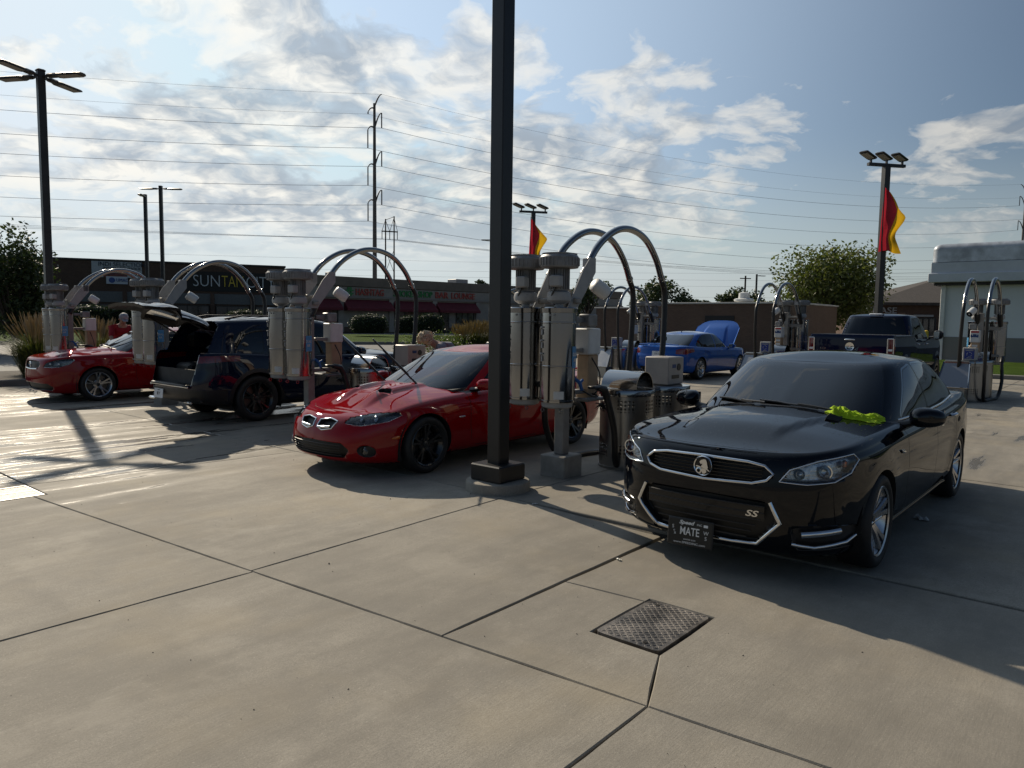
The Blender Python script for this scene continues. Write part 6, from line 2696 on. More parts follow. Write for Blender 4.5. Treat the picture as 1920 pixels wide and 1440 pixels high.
for (a, c, t, bt, Y, lab, sd) in ((655, 728, 588, 625, 70, 'round clipped bush left of the red coupe\'s hoses', 31), (741, 790, 592, 625, 70, 'round clipped bush behind the left hose', 32), (776, 833, 588, 625, 69, 'round clipped bush left of the blonde person', 33),
                                  (131, 210, 571, 612, 48, 'broad clipped bush behind the red-shirted person', 34), (205, 262, 574, 612, 49, 'clipped bush behind the leftmost booms', 35), (425, 500, 580, 612, 60, 'clipped bush behind the SUV roof', 36)):
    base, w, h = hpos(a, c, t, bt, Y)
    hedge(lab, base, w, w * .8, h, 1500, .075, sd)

BLADE = leaf_mat('grass_blade', (.035, .050, .012), (.085, .095, .026), .3)
PLUME = leaf_mat('grass_plume', (.22, .17, .115), (.36, .28, .19), .35)


def grass(label, base, r, h, n, npl, seed, group='ornamental grass clumps', mat=BLADE, pmat=PLUME):
    rng = random.Random(seed)
    root = tag(thing('ornamental_grass', label, 'grass clump', base, 0, group), kind='thing')
    b, pl = MB(), MB()
    for i in range(n):
        a = rng.uniform(0, 2 * math.pi)
        ro = r * .35 * math.sqrt(rng.random())
        lean = rng.uniform(.15, .95) * r
        hh = h * rng.uniform(.55, .85)
        x, y = ro * math.cos(a), ro * math.sin(a)
        w = rng.uniform(.006, .012)
        t = np.array([-math.sin(a), math.cos(a), 0]) * w
        p0, p1, p2 = np.array([x, y, 0]), np.array([x + lean * .35 * math.cos(a), y + lean * .35 * math.sin(a), hh * .65]), np.array([x + lean * math.cos(a), y + lean * math.sin(a), hh * rng.uniform(.7, 1.0)])
        b.add([tuple(p0 - t), tuple(p0 + t), tuple(p1 + t), tuple(p1 - t), tuple(p2)], [(0, 1, 2, 3), (3, 2, 4)])
    for i in range(npl):
        a = rng.uniform(0, 2 * math.pi)
        lean = rng.uniform(.1, .75) * r
        hh = h * rng.uniform(.8, 1.12)
        p0 = np.array([.1 * r * math.cos(a), .1 * r * math.sin(a), h * .3])
        p2 = np.array([lean * math.cos(a), lean * math.sin(a), hh])
        d = p2 - p0
        L = .20 * h
        q0 = p2 - d / np.linalg.norm(d) * L
        pl.tube([tuple(p0), tuple((p0 + q0) / 2), tuple(q0)], .003, 3)
        pl.tube([tuple(q0), tuple(q0 * .5 + p2 * .5), tuple(p2)], [.006, .016, .003], 4)
    o = b.build('blades', mat, root, 0)
    o['kind'] = 'stuff'
    o = pl.build('plumes', pmat, root, 0)
    o['kind'] = 'stuff'


for i, (u, v, r, h, lab) in enumerate(((6.6, 21.6, 1.0, 1.55, 'big plumed grass clump at the left edge, nearest the kerb'), (4.9, 21.9, .95, 1.5, 'plumed grass clump cut by the left edge'), (8.3, 22.3, .9, 1.45, 'plumed grass clump behind the left vacuum station'),
                                       (7.2, 23.4, .9, 1.5, 'plumed grass clump at the back of the left island'))):
    q = UV(u, v)
    grass(lab, (q.x, q.y, .09), r, h, 900, 110, 40 + i)
for i, (px, Y, r, h, lab) in enumerate(((165, 46, .9, 1.5, 'plumed grass clump on the lawn left of the red-shirted person'), (205, 47, .8, 1.3, 'low grass clump beside the red-shirted person'), (60, 45, .9, 1.5, 'grass clump on the lawn at far left'),
                                        (866, 38, .9, 1.35, 'golden grass clump behind the red coupe roof, left one'), (892, 38.5, 1.0, 1.55, 'golden grass clump behind the red coupe roof, middle one'), (915, 39, 1.0, 1.5, 'golden grass clump behind the red coupe roof, right one'))):
    c = at(px, 650, Y)
    gold = px > 800
    grass(lab, (c.x, Y, .09), r, h, 500, 160 if gold else 60, 60 + i, pmat=leaf_mat('plume_gold', (.24, .185, .085), (.36, .28, .13), .35) if gold else PLUME)
for i, (px, Y, w, h, lab) in enumerate(((780, 37, 1.6, .75, 'low leafy shrub in the bed left of the blonde person'), (848, 36, 1.5, .9, 'leafy shrub right of the blonde person'), (822, 41, 2.0, 1.0, 'leafy shrub behind the blonde person'), (40, 44, 2.4, 1.0, 'low green shrub on the lawn at the left edge'))):
    c = at(px, 650, Y)
    rng = random.Random(80 + i)
    root = tag(thing('shrub', lab, 'shrub', (c.x, Y, .08), 0, 'loose shrubs in the beds'), kind='thing')
    pts = [np.array([rng.gauss(0, .28) * w, rng.gauss(0, .28) * w, abs(rng.gauss(.5, .25)) * h]) for _ in range(900)]
    leaves(pts, .05, rng).build('foliage', leaf_mat('leaf_shrub', (.035, .060, .014), (.085, .115, .030)), root, 0)['kind'] = 'stuff'
    sb_ = MB()
    for _ in range(12):
        a = rng.uniform(0, 6.28)
        sb_.tube([(0, 0, -.05), (.15 * w * math.cos(a), .15 * w * math.sin(a), h * .4), (.35 * w * math.cos(a), .35 * w * math.sin(a), h * .75)], [.012, .008, .003], 4)
    sb_.build('stems', BARK, root, 0)['kind'] = 'stuff'
# ================================================================== people and small things
def skin_mesh(name, verts, edges, radii, root_i, sub=2):
    """continuous body surface grown over a posed skeleton"""
    me = bpy.data.meshes.new(name)
    me.from_pydata(verts, edges, [])
    o = bpy.data.objects.new(name, me)
    TMP.collection.objects.link(o)
    md = o.modifiers.new('skin', 'SKIN')
    md.use_smooth_shade = True
    for i, r in enumerate(radii):
        sv = me.skin_vertices[0].data[i]
        sv.radius = r if isinstance(r, tuple) else (r, r)
        sv.use_root = (i == root_i)
    ss = o.modifiers.new('sub', 'SUBSURF')
    ss.levels = sub
    ss.render_levels = sub
    TMP.view_layers[0].update()
    dg = TMP.view_layers[0].depsgraph
    out = bpy.data.meshes.new_from_object(o.evaluated_get(dg))
    TMP.collection.objects.unlink(o)
    bpy.data.objects.remove(o)
    bpy.data.meshes.remove(me)
    out.shade_smooth()
    return out


SKIN = pm('skin', (.38, .22, .15), .55, var=.06)
DENIM = pm('denim', (.025, .035, .06), .85, var=.2, vscale=12, bump=.2)


def person(label, loc, rz, joints, shirt, hair_col, hair_kind, group='people at the cars'):
    """joints in local metres: pelvis, chest, neck, head, l/r shoulder-elbow-wrist, l/r hip-knee-ankle-toe"""
    root = thing('person', label, 'person', loc, rz, group)
    J = joints
    V, E, R = [], [], []

    def add(p, r, par=None):
        V.append(tuple(p))
        R.append(r)
        if par is not None:
            E.append((par, len(V) - 1))
        return len(V) - 1
    pel = add(J['pelvis'], (.155, .12))
    mid = add((np.array(J['pelvis']) + np.array(J['chest'])) / 2, (.145, .11), pel)
    ch_ = add(J['chest'], (.17, .125), mid)
    nb = add(np.array(J['chest']) * .45 + np.array(J['neck']) * .55, (.10, .085), ch_)
    nk = add(J['neck'], .055, nb)
    hd = np.array(J['head'], float)
    up = hd - np.array(J['neck'], float)
    up /= np.linalg.norm(up)
    h0 = add(hd - up * .05, (.070, .078), nk)
    h1 = add(hd + up * .05, (.078, .092), h0)
    add(hd + up * .12, (.055, .065), h1)
    fw = np.array(J['face'], float)
    fw = fw - up * (fw @ up)
    fw /= np.linalg.norm(fw)
    ends = {}
    for s in ('l', 'r'):
        a = add(J[s + 'sh'], .062, nb)
        e = add(J[s + 'el'], .042, a)
        w = add(J[s + 'wr'], .028, e)
        ends[s] = np.array(J[s + 'wr'], float), np.array(J[s + 'wr'], float) - np.array(J[s + 'el'], float)
        hp = add(J[s + 'hip'], .085, pel)
        kn = add(J[s + 'kn'], .055, hp)
        an = add(J[s + 'an'], .038, kn)
        add(J[s + 'to'], .034, an)
        # palm
        d = ends[s][1] / np.linalg.norm(ends[s][1])
        pm_ = add(ends[s][0] + d * .05, (.036, .018), w)
        side = np.cross(d, np.array([0, 0, 1.0]))
        side = side / max(1e-6, np.linalg.norm(side))
        for f, ln in zip((-.026, -.009, .009, .026), (.055, .068, .072, .060)):
            b0 = add(ends[s][0] + d * .085 + side * f, .009, pm_)
            b1 = add(ends[s][0] + d * (.085 + ln * .6) + side * f * 1.15 + fw * .008, .008, b0)
            add(ends[s][0] + d * (.085 + ln) + side * f * 1.15 + fw * .026, .007, b1)
        t0 = add(ends[s][0] + d * .045 + side * .040, .010, pm_)
        add(ends[s][0] + d * .080 + side * .056 + fw * .015, .008, t0)
    me = skin_mesh('body', V, E, R, pel)
    obj('body', me, SKIN, root)
    # shirt over trunk and upper arms, trousers over the legs
    V, E, R = [], [], []
    tdir = np.array(J['chest'], float) - np.array(J['pelvis'], float)
    tdir /= np.linalg.norm(tdir)
    pel = add(np.array(J['pelvis']) - tdir * .07, (.160, .135))
    pl2 = add(np.array(J['pelvis']) + tdir * .04, (.168, .14), pel)
    mid = add((np.array(J['pelvis']) + np.array(J['chest'])) / 2 + tdir * .02, (.168, .14), pl2)
    ch_ = add(J['chest'], (.192, .15), mid)
    nb = add(np.array(J['chest']) * .40 + np.array(J['neck']) * .60, (.115, .10), ch_)
    for s in ('l', 'r'):
        a = add(J[s + 'sh'], .082, nb)
        add(np.array(J[s + 'sh']) * .15 + np.array(J[s + 'el']) * .85, .064, a)
    obj('shirt', skin_mesh('shirt', V, E, R, pel), shirt, root)
    V, E, R = [], [], []
    for s in ('l', 'r'):
        V, E, R = [], [], []
        hip = np.array(J[s + 'hip'], float)
        tp = add(hip + tdir * .09 + np.array([0, -hip[1] * .45, 0]), .115)
        hp = add(hip, .100, tp)
        th_ = add(hip * .5 + np.array(J[s + 'kn']) * .5, .084, hp)
        kn = add(J[s + 'kn'], .068, th_)
        add(np.array(J[s + 'an']) + np.array([0, 0, .03]), .056, kn)
        obj('trouser_leg', skin_mesh('trouser_leg', V, E, R, 0), DENIM, root)
    for s in ('l', 'r'):
        b = MB()
        a, t = Vector(J[s + 'an']), Vector(J[s + 'to'])
        d = (t - a)
        d.z = 0
        d = d.normalized()
        b.tube([Vector((a.x, a.y, .045)) - d * .07, Vector((a.x, a.y, .05)) + d * .02, Vector((a.x, a.y, .042)) + d * .13, Vector((a.x, a.y, .035)) + d * .19], [.040, .046, .044, .028], 10, flat=1.05)
        b.build('shoe', BLKR, root, 50)
    # face
    right = np.cross(fw, up)
    b = MB()
    nose = [hd - up * .0 + fw * .085, hd - up * .025 + fw * .108, hd - up * .040 + fw * .090]
    b.tube([tuple(p) for p in nose], [.010, .016, .012], 8)
    b.build('nose', SKIN, root, 60)
    for s in (-1, 1):
        b = MB()
        c = hd + up * .012 + fw * .080 + right * .032 * s
        b.lathe([(0, -.012), (.009, -.008), (.012, 0), (.009, .008), (0, .012)], n=10, c=tuple(c), cap=False)
        b.build('eye', pm('eye_dark', (.03, .02, .015), .2), root, 60)
        b = MB()
        c = hd + right * .080 * s
        b.tube([tuple(c + up * .028), tuple(c + right * .012 * s), tuple(c - up * .03)], [.010, .016, .009], 8, flat=.7)
        b.build('ear', SKIN, root, 60)
    b = MB()
    c = hd - up * .062 + fw * .082
    b.tube([tuple(c - right * .024), tuple(c + fw * .008), tuple(c + right * .024)], [.004, .008, .004], 6)
    b.build('mouth', pm('lips', (.30, .11, .09), .5), root, 60)
    hm = pm('hair_' + hair_kind, hair_col, .7, var=.35, vscale=40, bump=.4, bscale=90)
    b = MB()
    rng = random.Random(len(label))
    if hair_kind == 'curly':
        for _ in range(150):
            d = rdir(rng)
            if d @ fw > .35 and d @ up < .45:
                continue
            if d @ up < -.55:
                continue
            p = hd + up * .035 + d * np.array([.105, .105, .105])
            r0 = rng.uniform(.020, .034)
            pts = []
            ax = rdir(rng)
            a1 = np.cross(d, ax)
            a1 /= max(1e-6, np.linalg.norm(a1))
            a2 = np.cross(d, a1)
            for t in np.linspace(0, 7.5, 10):
                pts.append(tuple(p + a1 * r0 * math.cos(t) + a2 * r0 * math.sin(t) + d * (.006 * t)))
            b.tube(pts, .0085, 4)
        b.tube([tuple(hd - up * .03 - fw * .02), tuple(hd + up * .05 - fw * .012), tuple(hd + up * .13 - fw * .008)], [.085, .105, .06], 14)
    else:
        b.tube([tuple(hd + up * .03 - fw * .012), tuple(hd + up * .075 - fw * .008), tuple(hd + up * .125), tuple(hd + up * .145)], [.094, .097, .075, .03], 16)
        pk = hd + up * .055 + fw * .10
        b.plate([tuple(pk - right * .07 - fw * .03), tuple(pk - right * .05 + fw * .06), tuple(pk + right * .05 + fw * .06), tuple(pk + right * .07 - fw * .03)], tuple(up), .008)
    o = b.build('hair' if hair_kind == 'curly' else 'cap', hm, root, 60)
    o['kind'] = 'stuff'
    return root


GREYSH = pm('shirt_grey', (.20, .20, .23), .85, var=.1, vscale=10, bump=.2, bscale=30)
REDSH = pm('shirt_red', (.28, .012, .02), .85, var=.1, vscale=10, bump=.2, bscale=30)
# local x = the way the person faces before bending
person('blonde curly-haired person in a grey shirt bending down behind the red coupe', (-.92, 12.25, 0), math.radians(196),
       dict(pelvis=(-.06, 0, .95), chest=(.18, 0, 1.25), neck=(.38, 0, 1.33), head=(.49, 0, 1.385), face=(.55, 0, -.8), lsh=(.28, .20, 1.26), lel=(.40, .24, .97), lwr=(.52, .17, .74), rsh=(.28, -.20, 1.26), rel=(.42, -.23, .95),
            rwr=(.55, -.15, .76), lhip=(-.02, .10, .90), lkn=(.03, .12, .50), lan=(-.04, .12, .08), lto=(.10, .13, .04), rhip=(-.02, -.10, .90), rkn=(.05, -.12, .50), ran=(-.02, -.12, .08), rto=(.12, -.13, .04)), GREYSH, (.62, .50, .33), 'curly')
q = UV(7.25, 18.15)
person('person in a red shirt and cap leaning over the red sedan at left', (q.x, q.y, 0), ANG_U - math.pi / 2 - .1,
       dict(pelvis=(-.05, 0, .98), chest=(.10, 0, 1.37), neck=(.22, 0, 1.54), head=(.30, 0, 1.64), face=(.8, 0, -.5), lsh=(.14, .20, 1.43), lel=(.30, .27, 1.18), lwr=(.50, .20, 1.05), rsh=(.14, -.20, 1.43), rel=(.30, -.27, 1.18),
            rwr=(.52, -.20, 1.06), lhip=(-.05, .10, .94), lkn=(-.02, .12, .52), lan=(-.08, .12, .08), lto=(.07, .13, .04), rhip=(-.05, -.10, .94), rkn=(0, -.12, .52), ran=(-.05, -.12, .08), rto=(.10, -.13, .04)), REDSH, (.30, .31, .33), 'cap')


# ---- lime towel on the black car -----------------------------------
def make_towel():
    rng = np.random.RandomState(4)
    MW = BLACK_CAR.matrix_basis.copy()
    nx, ny = 26, 46
    x0, x1, y0, y1 = .90, 1.08, .39, .76
    pts, ok = [], []
    ph = rng.uniform(0, 6, 12)
    for i in range(nx + 1):
        for j in range(ny + 1):
            s, t = i / nx, j / ny
            # crumpled outline
            e = .10 * math.sin(9 * t + ph[0]) + .06 * math.sin(21 * t + ph[1])
            f = .07 * math.sin(8 * s + ph[2]) + .04 * math.sin(17 * s + ph[3])
            x = x0 + (x1 - x0) * (s + e * (s - .5) * 1.6) - .20 * (t - .3) ** 2 - .05 * t
            y = y0 + (y1 - y0) * (t + f * .25 * (1 if t > .5 else -1))
            h = None
            hh, _ = hit(BLACK_BV, (x, y, 4), (0, 0, -1))
            z = hh.z if hh is not None else .98
            ed = min(s, 1 - s, t * 1.5, (1 - t) * 1.5)
            body = sstep(ed, 0, .16)
            r1 = abs(math.sin(7.0 * s + 5.5 * t + ph[4] + 1.3 * math.sin(4 * t + ph[5])))
            r2 = abs(math.sin(13 * t - 6 * s + ph[6] + 1.1 * math.sin(7 * s)))
            r3 = abs(math.sin(24 * t + 9 * s + ph[7]))
            hgt = .004 + body * (.008 + .026 * (1 - r1) ** 2.2 + .020 * (1 - r2) ** 2.4 + .009 * (1 - r3) ** 2) * (1.15 - .35 * t)
            pts.append((x, y, z + hgt + rng.uniform(-.001, .001)))
    b = MB()
    m = ny + 1
    fs = [(i * m + j, (i + 1) * m + j, (i + 1) * m + j + 1, i * m + j + 1) for i in range(nx) for j in range(ny)]
    low = [(x, y, z - .006) for x, y, z in pts]
    n = len(pts)
    b.add(pts + low, fs + [tuple(n + q for q in f[::-1]) for f in fs])
    me = b.mesh('towel', 80)
    o = obj('towel', me, pm('towel_lime', (.42, .62, .012), .95, var=.14, vscale=60, bump=.9, bscale=350))
    o.matrix_basis = MW
    tag(o, 'crumpled lime yellow microfibre towel on the black sedan by its windscreen', 'towel')


make_towel()


def litter(label, px, py, size, col, seed):
    rng = np.random.RandomState(seed)
    p = gnd(px, py)
    b = MB()
    n = 7
    pts = []
    for i in range(n):
        for j in range(n):
            x, y = (i / (n - 1) - .5) * size, (j / (n - 1) - .5) * size * .5
            pts.append((x + rng.uniform(-1, 1) * size * .08, y + rng.uniform(-1, 1) * size * .06, .004 + abs(rng.normal()) * size * .10))
    b.add(pts, [(i * n + j, (i + 1) * n + j, (i + 1) * n + j + 1, i * n + j + 1) for i in range(n - 1) for j in range(n - 1)])
    o = b.build('litter', pm('litter_' + str(seed), col, .4), None, 0)
    o.location = p
    o.rotation_euler = (0, 0, seed)
    tag(o, label, 'litter')


litter('crumpled pale plastic wrapper on the ground beside the black sedan', 1728, 975, .14, (.45, .45, .43), 2)
litter('small white scrap on the concrete before the nearest vacuum station', 1003, 946, .05, (.6, .6, .58), 3)
litter('tiny white scrap on the concrete left of the black sedan bumper', 1160, 1050, .05, (.6, .58, .5), 5)
rng = random.Random(99)
for i in range(60):
    pass
grit = MB()
for i in range(420):
    u, v = rng.uniform(.2, 6), rng.uniform(-1, 12)
    q = UV(u, v)
    s = rng.uniform(.0025, .007)
    if rng.random() < .05:
        s *= 1.8
    vs_ = [(q.x + rng.uniform(-1, 1) * s, q.y + rng.uniform(-1, 1) * s, .001) for _ in range(3)]
    c = (sum(p[0] for p in vs_) / 3, sum(p[1] for p in vs_) / 3, s * .9)
    grit.add(vs_ + [c], [(0, 1, 3), (1, 2, 3), (2, 0, 3)])
tag(grit.build('grit', pm('grit_dark', (.03, .027, .024), .9), None, 0), 'scattered dark grit on the concrete', 'grit', kind='stuff')
# ================================================================== buildings
def brick_mat(name, c1, c2, mortar, scale=1.0):
    if name in MATS:
        return MATS[name]
    m = bpy.data.materials.new(name)
    m.use_nodes = True
    k = NT(m.node_tree)
    out = k.n('ShaderNodeOutputMaterial')
    b = k.n('ShaderNodeBsdfPrincipled')
    k.put(out.inputs[0], b.outputs[0])
    tc = k.n('ShaderNodeTexCoord')
    s = k.n('ShaderNodeSeparateXYZ')
    k.put(s.inputs[0], tc.outputs['Object'])
    cb = k.n('ShaderNodeCombineXYZ')
    k.put(cb.inputs[0], k.m('ADD', s.outputs[0], s.outputs[1]))
    k.put(cb.inputs[1], s.outputs[2])
    br = k.n('ShaderNodeTexBrick')
    k.put(br.inputs['Vector'], cb.outputs[0])
    br.inputs['Color1'].default_value = (*c1, 1)
    br.inputs['Color2'].default_value = (*c2, 1)
    br.inputs['Mortar'].default_value = (*mortar, 1)
    br.inputs['Scale'].default_value = 4.6 * scale
    br.inputs['Mortar Size'].default_value = .018
    br.inputs['Row Height'].default_value = .30
    br.inputs['Brick Width'].default_value = .95
    f = k.ramp(k.noise(tc.outputs['Object'], .7, 5, .6), .35, .7)
    k.put(b.inputs['Base Color'], k.mix(k.m('MULTIPLY', f, .4), br.outputs[0], tuple(x * .55 for x in c1) + (1,)))
    b.inputs['Roughness'].default_value = .9
    bp = k.n('ShaderNodeBump')
    bp.inputs['Strength'].default_value = .5
    bp.inputs['Distance'].default_value = .02
    k.put(bp.inputs['Height'], br.outputs['Fac'])
    bp.invert = True
    k.put(b.inputs['Normal'], bp.outputs[0])
    MATS[name] = m
    return m


BRK = brick_mat('brick_dark', (.115, .066, .046), (.085, .050, .036), (.10, .085, .07))
BRK2 = brick_mat('brick_brown', (.135, .085, .060), (.105, .066, .048), (.12, .10, .085))
STUC = pm('stucco_beige', (.32, .29, .25), .9, var=.1, vscale=.8, bump=.15, bscale=20)
STUCD = pm('stucco_tan', (.20, .165, .13), .9, var=.12, vscale=.8)
SHOPG = pm('shop_glass', (.02, .024, .028), .06, spec=.8, var=.6, vscale=.7)
FRMD = pm('frame_dark', (.02, .018, .017), .5)
AWN = pm('awning_red', (.135, .014, .022), .75, var=.12, vscale=2)


def solve_t(o, d, px):
    """distance along a wall (from o, direction d) of the point seen in column px"""
    lo, hi = -60.0, 120.0
    def col(t):
        p = Vector((o[0] + d[0] * t, o[1] + d[1] * t, 3)) - Vector((0, 0, CAMH))
        return 960 + FPX * p.dot(_CR) / p.dot(_FW)
    for _ in range(50):
        m = (lo + hi) / 2
        if col(m) < px:
            lo = m
        else:
            hi = m
    return (lo + hi) / 2


def wall_z(o, d, t, py):
    Y = o[1] + d[1] * t
    X = o[0] + d[0] * t
    lo, hi = -5.0, 60.0
    for _ in range(50):
        m = (lo + hi) / 2
        p = Vector((X, Y, m)) - Vector((0, 0, CAMH))
        if 720 - FPX * p.dot(_CU) / p.dot(_FW) > py:
            lo = m
        else:
            hi = m
    return (lo + hi) / 2


def shop_window(root, x0, x1, z0, z1, n, y=-.06, mat=None):
    """framed shop window, one pane per bay"""
    f = MB()
    w = (x1 - x0) / n
    for i in range(n + 1):
        f.box((x0 + w * i, y, (z0 + z1) / 2), (.09, .16, z1 - z0 + .09))
    for z in (z0, z1):
        for i in range(n):
            f.box((x0 + w * (i + .5), y, z), (w - .095, .155, .09))
    fo = f.build('window_frame', FRMD, root, 0)
    for i in range(n):
        p = MB()
        p.box((x0 + w * (i + .5), y + .02, (z0 + z1) / 2), (w - .1, .03, z1 - z0 - .1))
        p.build('pane', mat or SHOPG, fo, 0)
    return fo


XF = Matrix(((1, 0, 0, 0), (0, 0, -1, 0), (0, 1, 0, 0), (0, 0, 0, 1)))   # lettering plane: x along wall, y up


def letters(name, txt, size, mat, x, z, parent, y=-.12, **kw):
    return text(name, txt, size, mat, Matrix.Translation((x, y, z)) @ XF, parent, ext=.05, **kw)


# ---- brick shop block, left ---------------------------------------
O1, D1 = Vector((-49, 78, 0)), Vector((.93, .37, 0)).normalized()
L0 = -18.0
o1 = O1 + D1 * L0
rz1 = math.atan2(D1.y, D1.x)
T1 = lambda px: solve_t(o1, D1, px)
bd = thing('shop_building', 'dark brick shop block with white and yellow sign letters, far left', 'building', o1, rz1)
len1 = T1(535)
b = MB()
b.box((len1 / 2, 9, 3.75), (len1, 18, 7.7))
b.build('wall', BRK, bd, 0)
b = MB()
b.box((len1 / 2, 9, 7.66), (len1 + .2, 18.2, .22), bev=.03)
b.build('parapet_cap', FRMD, bd, 0)
for (a, c) in ((140, 232), (238, 300), (306, 395), (402, 470), (476, 528)):
    xa, xc = T1(a), T1(c)
    b = MB()
    b.box(((xa + xc) / 2, -.05, 3.75), (xc - xa, .14, 1.15))
    b.build('fascia_panel', pm('fascia_grey', (.13, .13, .13), .8, var=.1), bd, 0)
    shop_window(bd, xa + .2, xc - .2, .7, 2.95, 4 if xc - xa > 4 else 3)
for c in (136, 235, 303, 398.5, 473):
    b = MB()
    b.box((T1(c), -.16, 2.1), (.42, .34, 4.4))
    b.build('pier', BRK, bd, 0)
xs = T1(362)
zc = wall_z(o1, D1, xs, 527)
LW = pm('letter_white', (.55, .56, .58), .5)
LY = pm('letter_yellow', (.62, .44, .04), .5)
wS = T1(505) - xs
b = MB()
b.box((xs + wS * .52, -.03, zc), (wS * 1.2, .08, 2.2))
b.build('sign_backing', pm('sign_field', (.018, .016, .016), .7), bd, 0)
for tx, mt, pa, pb_ in (('SUN', LW, 362, 413), ('TAN', LY, 416, 457), ('CITY', LW, 461, 516)):
    me = text_mesh(tx, 1.85, .05, -.02, 'LEFT')
    w0 = max(v.co.x for v in me.vertices)
    me.transform(Matrix.Translation((T1(pa), -.12, zc)) @ XF @ Matrix.Diagonal(((T1(pb_) - T1(pa)) / w0, 1, 1, 1)))
    obj('sign_lettering', me, mt, bd)
xb0, xb1 = T1(174), T1(268)
zb0, zb1 = wall_z(o1, D1, xb0, 519), wall_z(o1, D1, xb0, 489)
b = MB()
b.box(((xb0 + xb1) / 2, -.04, (zb0 + zb1) / 2), (xb1 - xb0, .05, zb1 - zb0))
bn = b.build('banner', pm('banner_white', (.42, .44, .47), .6, var=.08), bd, 0)
LD = pm('letter_navy', (.02, .03, .06), .6)
letters('banner_lettering', 'INDI SELECTION', .62, LD, (xb0 + xb1) / 2 + .5, zb1 - .30, bn, y=-.075, sx=1.0)
letters('banner_lettering', 'INDIAN BOUTIQUE', .38, LD, (xb0 + xb1) / 2 + .5, zb1 - .72, bn, y=-.075, sx=1.1)
for i in range(3):
    b = MB()
    b.box(((xb0 + xb1) / 2 + .2, -.08, zb1 - 1.02 - .2 * i), (3.9 - .3 * i, .02, .07))
    b.build('banner_line', LD, bn, 0)
b = MB()
b.box((T1(218), -.075, zb0 + .22), (2.3, .02, .42))
b.build('banner_picture', pm('banner_red', (.20, .05, .03), .6, var=.5, vscale=3), bn, 0)
xq0, xq1 = T1(201), T1(241)
zq0, zq1 = wall_z(o1, D1, xq0, 532), wall_z(o1, D1, xq0, 518)
b = MB()
b.box(((xq0 + xq1) / 2, -.10, (zq0 + zq1) / 2), (xq1 - xq0, .16, zq1 - zq0))
sb = b.build('shop_sign', pm('sign_white', (.50, .53, .60), .5), bd, 0)
b = MB()
b.lathe([(.30, 0), (.30, -.04), (0, -.04)], c=(xq0 + .55, -.185, (zq0 + zq1) / 2), n=20, axis='Y', cap=False)
b.build('sign_emblem', pm('emblem_blue', (.03, .07, .26), .5), sb, 0)
letters('sign_lettering', 'UMAC', .52, pm('emblem_blue', (.03, .07, .26), .5), xq0 + 1.55, (zq0 + zq1) / 2, sb, y=-.21, sx=.8)

# ---- beige shop strip with red awnings ----------------------------
O2, D2 = Vector((-26.6, 87.2, 0)), Vector((.75, .66, 0)).normalized()
rz2 = math.atan2(D2.y, D2.x)
T2 = lambda px: solve_t(O2, D2, px)
bs_ = thing('shop_building', 'beige shop strip with red awnings and red and green sign letters', 'building', O2, rz2)
len2 = T2(1166)
b = MB()
b.box((len2 / 2, 9, 2.85), (len2, 18, 5.7))
b.build('wall', STUC, bs_, 0)
b = MB()
b.box((len2 / 2, 9, 6.35), (len2 + .3, 18.3, 1.2), bev=.05)
b.build('parapet', STUCD, bs_, 0)
b = MB()
b.box((len2 / 2, -.14, 4.42), (len2, .34, .26), bev=.04)
b.build('cornice', pm('cornice_tan', (.25, .22, .19), .9), bs_, 0)
b = MB()
b.box((len2 / 2, -.05, .35), (len2, .12, .7))
b.build('base_course', BRK2, bs_, 0)
for (a, c) in ((560, 635), (643, 731), (736, 812), (816, 891)):
    xa, xc = T2(a), T2(c)
    w = MB()
    pts = [(xa, -.02, 4.15), (xc, -.02, 4.15), (xc, -1.25, 3.05), (xc, -1.25, 2.75), (xc, -.02, 2.75), (xa, -1.25, 3.05), (xa, -1.25, 2.75), (xa, -.02, 2.75)]
    w.add(pts, [(0, 5, 2, 1), (5, 6, 3, 2), (0, 7, 6, 5), (1, 2, 3, 4), (6, 7, 4, 3)])
    w.build('awning', AWN, bs_, 0)
for (a, c, n) in ((560, 634, 4), (740, 812, 4), (855, 888, 3)):
    shop_window(bs_, T2(a), T2(c), .75, 2.95, n, mat=pm('shop_glass_lit_tone', (.07, .08, .085), .1, spec=.8, var=.8, vscale=.9))  # paler copy of the shop glass, lit look put into its colour
xa = T2(833)
b = MB()
b.box((xa, -.06, 1.35), (1.5, .16, 2.6))
dr = b.build('door', FRMD, bs_, 0)
b = MB()
b.box((xa, -.15, 1.4), (1.2, .03, 2.3))
b.build('pane', SHOPG, dr, 0)
b = MB()
b.box((T2(607), -.10, 1.9), (T2(622) - T2(592), .10, 2.2))
b.build('window_poster', pm('poster_pink', (.24, .13, .13), .7, var=.2, vscale=2), bs_, 0)
for c in (638, 733, 814, 895):
    b = MB()
    b.box((T2(c), -.12, 2.2), (.75, .26, 4.3))
    b.build('pier', STUC, bs_, 0)
LR, LG = pm('letter_red', (.40, .07, .05), .5), pm('letter_green', (.03, .22, .06), .5)
for (a, c, tx, mt) in ((666, 719, 'HASHTAG', LR), (737, 774, 'SMOKE', LG), (783, 810, 'SHOP', LG), (815, 840, 'BAR', LR), (845, 889, 'LOUNGE', LR)):
    xa, xc = T2(a), T2(c)
    me = text_mesh(tx, 1.15, .06, .02, 'LEFT')
    w0 = max(v.co.x for v in me.vertices)
    me.transform(Matrix.Translation((xa, -.09, 5.07)) @ XF @ Matrix.Diagonal(((xc - xa) / w0, 1, 1, 1)))
    obj('sign_lettering', me, mt, bs_)
xa = T2(655)
b = MB()
for q in (-.2, .2):
    b.box((xa + q, -.09, 5.07), (.16, .08, 1.2))
    b.box((xa, -.095, 5.07 + q), (1.1, .08, .16))
